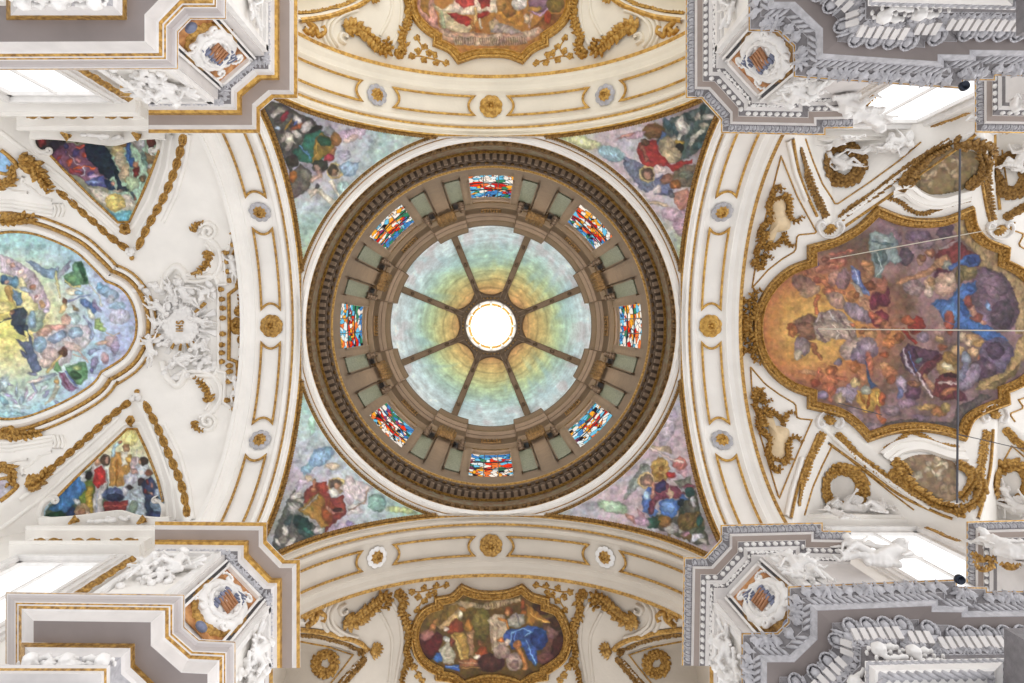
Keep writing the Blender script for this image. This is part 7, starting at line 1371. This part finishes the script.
        mb = MB(); r_ = random.Random(len(k) * 3 + len(nm))
        for i in range(3):
            c0 = R2(.35 + (L2 - .7) * (i + .5) / 3, -.95 - .35 * (i % 2), .10); rad = .26
            for j in range(26): q = j * .42 + i; rr = rad * (1 - j / 30); ell(mb, c0 + t2 * rr * math.cos(q) + up * rr * math.sin(q) + n2 * .03 * math.sin(j), (t2, up, n2), (.05, .05, .06))
            for j in range(8):
                q = r_.uniform(0, 6.28); d_ = t2 * math.cos(q) + up * math.sin(q)
                for q_ in range(4): ell(mb, c0 + d_ * (.22 + .07 * q_) + n2 * .02 * q_, (d_, np.cross(n2, d_), n2), (.07, .05 - .008 * q_, .05))
        for j in range(30): ell(mb, R2(r_.uniform(.3, L2 - .3), r_.uniform(-2.1, -.45), .05), (t2, up, n2), (r_.uniform(.05, .10), r_.uniform(.05, .10), .07))
        o = mb.build('stucco_foliage', STU if sx > 0 else STU, None, True); remesh(o, .022, 1); parts.append(o)
        thing_of(parts, 'relief_panel', 'framed white stucco foliage relief on the %s pier, %s side' % (k, where), 'relief', 'relief panels of the crossing piers')
        for j in range(2):
            u = L2 * (.34 + .34 * j); pts = R2(u, -1.15 - .25 * j, .06); bd = figure('body', pts, t2, up, n2, .78, ('sit', 'reach')[j], None, False, bool(j)); thing_of(bd, 'cherub', 'stucco cherub %s the coat of arms, %s pier, %s side relief' % (('nearer to', 'further from')[j], k, where), 'cherub', 'cherubs in the pier reliefs')
# figures by the windows and next piers (right)
ST_UR2 = ST_UR[:-1] + [('v', 10.95, 0)]
rX = cornice('trim_upper_cornice', [(975, 60), (975, 132.5), (1110, 134.5)], 1, ST_UR2, UM); carve('trim_carved_band', rX, 2, .5, .16, 'egg', GRY, .03); carve('trim_egg_band', rX, 7, .5, .15, 'bead', STU, .05)
rX = cornice('trim_upper_cornice', [(966.5, 600), (966.5, 521.5), (1110, 517.5)], -1, ST_UR2, UM); carve('trim_carved_band', rX, 2, .5, .16, 'egg', GRY, .03); carve('trim_egg_band', rX, 7, .5, .15, 'bead', STU, .05)
G4 = 'large stucco figures beside the right windows'
FT = Plane((0, -4.75, 0), (0, 1, 0)); FB = Plane((0, 4.75, 0), (0, -1, 0))
for a in ((FT, 866, 104, 1.2, 'recline', 150, 'large white stucco figure left of the upper right window', G4, False), (FT, 846, 92, 1.0, 'sit', 110, 'white stucco cherub between the upper right pier and its window', G4, True), (FT, 1004, 104, 1.2, 'sit', 120, 'large white stucco figure at the upper right edge, on the next pier', G4, False), (FT, 1018, 96, 1.0, 'reach', 140, 'white stucco cherub at the extreme upper right edge', G4, True),
          (FB, 880, 570, 1.25, 'recline', -140, 'large white stucco figure left of the lower right window', G4, True), (FB, 858, 558, .9, 'sit', -150, 'white stucco figure between the lower right pier and its window', G4, False), (FB, 1012, 562, 1.2, 'recline', -60, 'large white stucco figure at the lower right edge, on the next pier', G4, False), (FB, 995, 552, .9, 'sit', -120, 'white stucco cherub beside the gold flower, lower right window', G4, True)):
    putto_at(a[0], a[1], a[2], a[3], a[4], a[5], a[6], group=a[7], flip=a[8], lift=.0)
for sf, p, sd, lab in ((FT, [(842, 123), (850, 112), (862, 104), (874, 94)], 1, 'gilded palm beside the upper right window'), (FT, [(1004, 130), (1014, 126), (1026, 124)], 2, 'gilded leaves under the stucco figure at the upper right edge'), (FB, [(848, 546), (856, 549), (864, 553)], 3, 'gilded leaf over the large stucco figure by the lower right window'), (FB, [(974, 556), (980, 562), (990, 560), (992, 568), (982, 572), (975, 566)], 4, 'gilded flower spray right of the lower right window'), (FB, [(1004, 567), (1010, 570), (1018, 568)], 5, 'gilded leaf near the lower right edge figure')):
    mb = MB(); acanthus(mb, sf, cr(p), .045, .13, 4, h=.07, seed=sd); tag(mb.build('leaf_spray', GOLD, None, True), lab, 'leaf spray')
for sf, p, lab in ((PWT, [(932, 126), (945, 121), (955, 118), (966, 113)], 'thin gilded husk chain beside the upper right window'), (PWB, [(926, 528), (936, 532), (946, 537), (957, 541)], 'thin gilded husk chain beside the lower right window')):
    mb = MB(); garland(mb, sf, cr(p), .06, 3.5, 0, 4); tag(mb.build('husk_chain', GOLD, None, True), lab, 'husk chain')
# hoods over the windows
def hood(sg, x0, x1, zt, nm, sur, right=False):
    y = lambda d: sg * (YW - d); E = ((1, 0, 0), (0, 1, 0), (0, 0, 1)); cx = (x0 + x1) / 2; w = (x1 - x0) / 2 + .5; parts = []
    mb = MB(); top = 19.0 if not right else 19.1
    def bx(a, b, z0, z1, d): mb.box(((a + b) / 2, y(d / 2), (z0 + z1) / 2), E, ((b - a) / 2, d / 2, (z1 - z0) / 2))
    if not right:
        bx(cx - w, cx + w, zt + .36, zt + .46, .30); bx(cx - w - .06, cx + w + .06, zt + .46, zt + .52, .36); bx(cx - w + .1, cx + w - .1, zt + .52, zt + 1.1, .16)
        for q in (-1, 1): bx(cx + q * (w - .28) - .2, cx + q * (w - .28) + .2, zt + .5, zt + 1.1, .26)
        bx(cx - w - .10, cx + w + .10, zt + 1.1, zt + 1.18, .42); bx(cx - w - .16, cx + w + .16, zt + 1.18, zt + 1.28, .50); bx(cx - w - .02, cx + w + .02, zt + 1.28, zt + 1.55, .34)
        n_ = 24; u = np.linspace(-1, 1, n_)
        for lv, (hh, d) in enumerate(((.00, .60), (.12, .52), (.22, .40))):
            zc = zt + 1.62 + hh + (.62 * np.clip(1 - np.abs(u) * 1.25, 0, 1) ** .8 + .1 * np.cos(u * 6)) ; X = cx + u * (w + .12 - .1 * lv)
            mb.grid(np.stack([np.stack([X, np.full(n_, y(0)), zc - .1], 1), np.stack([X, np.full(n_, y(d)), zc - .1], 1), np.stack([X, np.full(n_, y(d)), zc + .03], 1), np.stack([X, np.full(n_, y(0)), zc + .03], 1)], 1))
        parts.append(mb.build('stepped_hood', PL)); mb = MB()
        pl_ = Plane((0, y(.3), 0), (0, -sg, 0))
        for px_ in (-.75, 0, .75):
            c = A2([cx + px_ * w * .8, y(.22), zt + .80]); 
            for s_ in (-1, 1): leaf(mb, c, A2([s_ * 1., 0, .15]), A2([0, 0, 1.]), A2([0, -sg * 1., 0]), .34, .20, .10, curl=.8)
        for px_ in (-.52, .60):
            c = A2([cx + px_ * w, y(.46), zt + 1.42])
            for q in range(5): leaf(mb, c + A2([.0, -.02 * sg * q, .06 * q]), A2([.5, 0, .8 - .3 * q]), A2([.8, 0, -.5]), A2([0, -sg * 1., 0]), .30, .26, .12, curl=.8)
        parts.append(mb.build('gilded_leaves', GOLD, None, True)); mb = MB(); r_ = random.Random(2)
        for q in range(16): ell(mb, (cx + r_.uniform(-.4, .5), y(.50), zt + 1.75 + r_.uniform(-.15, .2)), E, (.09, .07, .07))
        o = mb.build('stucco_shell', STU, None, True); remesh(o, .022, 1); parts.append(o)
        mb = MB(); X = x1 + .62
        for q in range(10): leaf(mb, A2([X + .03 * (q % 2), y(.12), zt - .1 - .22 * q]), A2([.15 * (-1) ** q, 0, -1.]), A2([1., 0, 0]), A2([0, -sg * 1., 0]), .34, .26, .12, curl=.6)
        parts.append(mb.build('gilded_husks', GOLD, None, True))
    else:
        bx(cx - w, cx + w + .2, zt + .34, zt + .44, .28); bx(cx - w, cx + w + .28, zt + .44, zt + .56, .36); parts.append(mb.build('stepped_hood', PL)); mb = MB(); mb.box((cx + w + .0, y(.2), zt + .58), E, (.35, .2, .02)); parts.append(mb.build('gilt_fillet', GOLD))
    thing_of(parts, 'window_hood', nm, 'window hood', 'plaster hoods over the nave windows')
hood(-1, *HOLES['tl'][:2], HOLES['tl'][3], 'stepped white hood with gilded leaves over the upper left window', None); hood(1, *HOLES['bl'][:2], HOLES['bl'][3], 'stepped white hood with gilded leaves over the lower left window', None)
hood(-1, *HOLES['tr'][:2], HOLES['tr'][3], 'plain white hood with a gilt fillet over the upper right window', None, True); hood(1, *HOLES['br'][:2], HOLES['br'][3], 'plain white hood with a gilt fillet over the lower right window', None, True)
# short gilt-edged return cornices beside the left piers
for pth, sd in (([(148.5, 97), (120, 96.5), (120, 60)], -1), ([(155, 562), (129, 563), (128.5, 600)], 1)):
    cornice('trim_return_cornice', pth, sd, [(0, 14.7, 1), (3.5, 14.55, 0), (5, 14.5, 2), (12, 14.45, 0), ('v', 11, 0)], UM)
cornice('trim_return_cornice', [(273, 669), (273, 760)], -1, [(0, 14.75, 1), (4, 14.6, 0), (8, 14.55, 2), (14, 14.5, 0), (16, 14.45, 0), ('v', 12, 0)], UM); cornice('trim_return_cornice', [(709.5, 666.5), (709.5, 760)], 1, [(0, 14.75, 1), (4, 14.6, 0), (8, 14.55, 2), (14, 14.5, 0), (16, 14.45, 0), ('v', 12, 0)], UM)
# reliefs on the friezes of the main order
def frieze_relief(rows, seg, k, lab, x0=0., x1=1., n=9, h=.55, dz=0.32):
    r = rows[-2]; a, b = r[seg], r[seg + 1]; t2 = (b - a); L2 = np.linalg.norm(t2); t2 /= L2; L2 = min(L2, 2.4); n2 = np.cross(t2, (0, 0, 1.)); c = -(a + b) / 2; c[2] = 0; n2 = n2 if n2 @ c > 0 else -n2
    a, L2 = a + t2 * L2 * x0, L2 * (x1 - x0); mb = MB(); r_ = random.Random(k)
    for i in range(int(L2 / .13)):
        u = .1 + i * .13; c0 = a + t2 * u + A2([0, 0, -dz]) + n2 * .05; q = i * 1.1; ell(mb, c0 + A2([0, 0, .20 * math.sin(q)]), (t2, (0, 0, 1), n2), (.07, .07, .08)); ell(mb, c0 - A2([0, 0, .18 * math.sin(q)]), (t2, (0, 0, 1), n2), (.06, .05, .06))
        for j in range(6): ell(mb, c0 + (t2 * math.cos(j) + A2([0, 0, math.sin(j)])) * .17, (t2, (0, 0, 1), n2), (.035, .035, .06))
        if i % 4 == 0: ell(mb, c0 + n2 * .06, (t2, (0, 0, 1), n2), (.12, .15, .12))
    o = mb.build('frieze_relief', STU, None, True); remesh(o, .022, 1); tag(o, lab, 'relief', 'foliage reliefs on the main frieze'); return o
frieze_relief(rBTL, 1, 1, 'white foliage relief on the dark frieze at the upper left corner'); frieze_relief(rBBL, 2, 2, 'white foliage relief on the dark frieze at the lower left corner')
frieze_relief(rLTR, 4, 3, 'white foliage relief on the main frieze, upper right'); frieze_relief(rLBR, 4, 4, 'white foliage relief on the main frieze, lower right'); frieze_relief(rLTR, 6, 7, 'short white foliage relief on the set-back part of the upper right frieze'); frieze_relief(rLBR, 6, 8, 'short white foliage relief on the set-back part of the lower right frieze')
frieze_relief(rLBR, 2, 5, 'white foliage relief on the chamfer of the lower right frieze'); frieze_relief(rLTR, 2, 6, 'white foliage relief on the chamfer of the upper right frieze')
# spotlights on the lips of the carved cornices
for x, y, lab in ((965, 85.5, 'small dark spotlight on the edge of the upper right main cornice'), (960.5, 580, 'small dark spotlight on the edge of the lower right main cornice')):
    c = W3(A2([(x, y)], float), 11.05)[0]; th = np.linspace(0, 2 * PI, 25); mb = MB()
    mb.grid(np.stack([np.stack([c[0] + r * np.cos(th), c[1] + r * np.sin(th), np.full_like(th, c[2] + z)], 1) for r, z in ((.001, .02), (.055, .01), (.06, -.02), (.072, -.02), (.078, 0), (.078, .05), (.06, .07), (.02, .08))], 1)); b = mb.build('lamp_body', MET, None, True)
    mb = MB(); mb.box(c + A2([0, 0, .085]), ((1, 0, 0), (0, 1, 0), (0, 0, 1)), (.02, .05, .015)); d = mb.build('mounting_arm', MET); thing_of([b, d], 'spotlight', lab, 'spotlight')
def cord(p, q, r, m, lab):
    p, q = A2(p, float), A2(q, float); d = q - p; L = np.linalg.norm(d); d /= L; u = np.cross(d, (.3, .2, .9)); u /= np.linalg.norm(u); v = np.cross(d, u); mb = MB(); th = np.linspace(0, 2 * PI, 9)
    mb.grid(A2([[p + (q - p) * s_ + u * r * math.cos(a) + v * r * math.sin(a) for s_ in np.linspace(0, 1, 8)] for a in th])); tag(mb.build('cord', m, None, True), lab, 'cord', 'cords stretched below the right vault')
w3 = lambda x, y, z: ((x - CX) / F * z, (y - CY) / F * z, z)
cord(w3(960, 149, 17.2), w3(957, 503, 17.2), .026, CRG, 'dark vertical cord crossing the right fresco from top to bottom'); cord(w3(818, 329, 18.6), w3(1060, 331, 16.0), .016, CRD, 'pale cord running across the middle of the right fresco to the edge')
cord(w3(830, 259, 18.6), w3(1000, 228, 16.8), .012, CRD, 'thin pale cord slanting across the top of the right fresco'); cord(w3(838, 403, 18.4), w3(882, 415, 17.6), .010, CRG, 'short dark cord at the lower left of the right fresco'); cord(w3(957, 434, 17.2), w3(1040, 453, 16.5), .011, CRG, 'dark cord from the foot of the vertical cord to the right edge')
# ================================================================ light and camera
w = bpy.data.worlds.new('World'); scene.world = w; w.use_nodes = True
nt = w.node_tree; bg = nt.nodes['Background']
tc = nt.nodes.new('ShaderNodeTexCoord'); sx = nt.nodes.new('ShaderNodeSeparateXYZ'); nt.links.new(tc.outputs['Generated'], sx.inputs[0])
rp = nt.nodes.new('ShaderNodeValToRGB'); mr = nt.nodes.new('ShaderNodeMapRange'); mr.inputs['From Min'].default_value = -1
nt.links.new(sx.outputs['Z'], mr.inputs['Value']); nt.links.new(mr.outputs[0], rp.inputs['Fac'])
e = rp.color_ramp.elements; e[0].position = 0; e[0].color = (.66, .66, .67, 1); e[1].position = .5; e[1].color = (1.38, 1.38, 1.40, 1)
xg = nt.nodes.new('ShaderNodeMapRange'); xg.inputs['From Min'].default_value = -1; xg.inputs['To Min'].default_value = .62; xg.inputs['To Max'].default_value = 1.38; nt.links.new(sx.outputs['X'], xg.inputs['Value'])
vm = nt.nodes.new('ShaderNodeVectorMath'); vm.operation = 'SCALE'; nt.links.new(rp.outputs['Color'], vm.inputs[0]); nt.links.new(xg.outputs[0], vm.inputs['Scale']); nt.links.new(vm.outputs[0], bg.inputs['Color']); bg.inputs['Strength'].default_value = 1.35
# daylight entering through the eight drum windows and the skylight
for k in range(8):
    a = k * PI / 4; l = bpy.data.lights.new('drum_window_daylight', 'AREA'); l.shape = 'RECTANGLE'; l.size = 1.3; l.size_y = 3.2; l.energy = 185; l.color = (1, .97, .93)
    o = bpy.data.objects.new('drum_window_daylight', l); COL.objects.link(o); r = RD - .3; o.location = (r * math.cos(a), r * math.sin(a), (WZ0 + WZ1) / 2)
    o.rotation_euler = Vector((-math.cos(a), -math.sin(a), .35)).to_track_quat('-Z', 'Y').to_euler()
cam = bpy.data.cameras.new('Camera'); co = bpy.data.objects.new('Camera', cam); COL.objects.link(co)
cam.sensor_width = 36; cam.lens = F / 1024 * 36; cam.shift_x = 21 / 1024; cam.shift_y = -15.5 / 1024; cam.clip_end = 200
co.rotation_euler = (PI, 0, 0); scene.camera = co
scene.view_settings.view_transform = 'Standard'; scene.view_settings.look = 'None'; scene.view_settings.gamma = 1; scene.view_settings.exposure = 0.08
scene.view_settings.use_curve_mapping = False
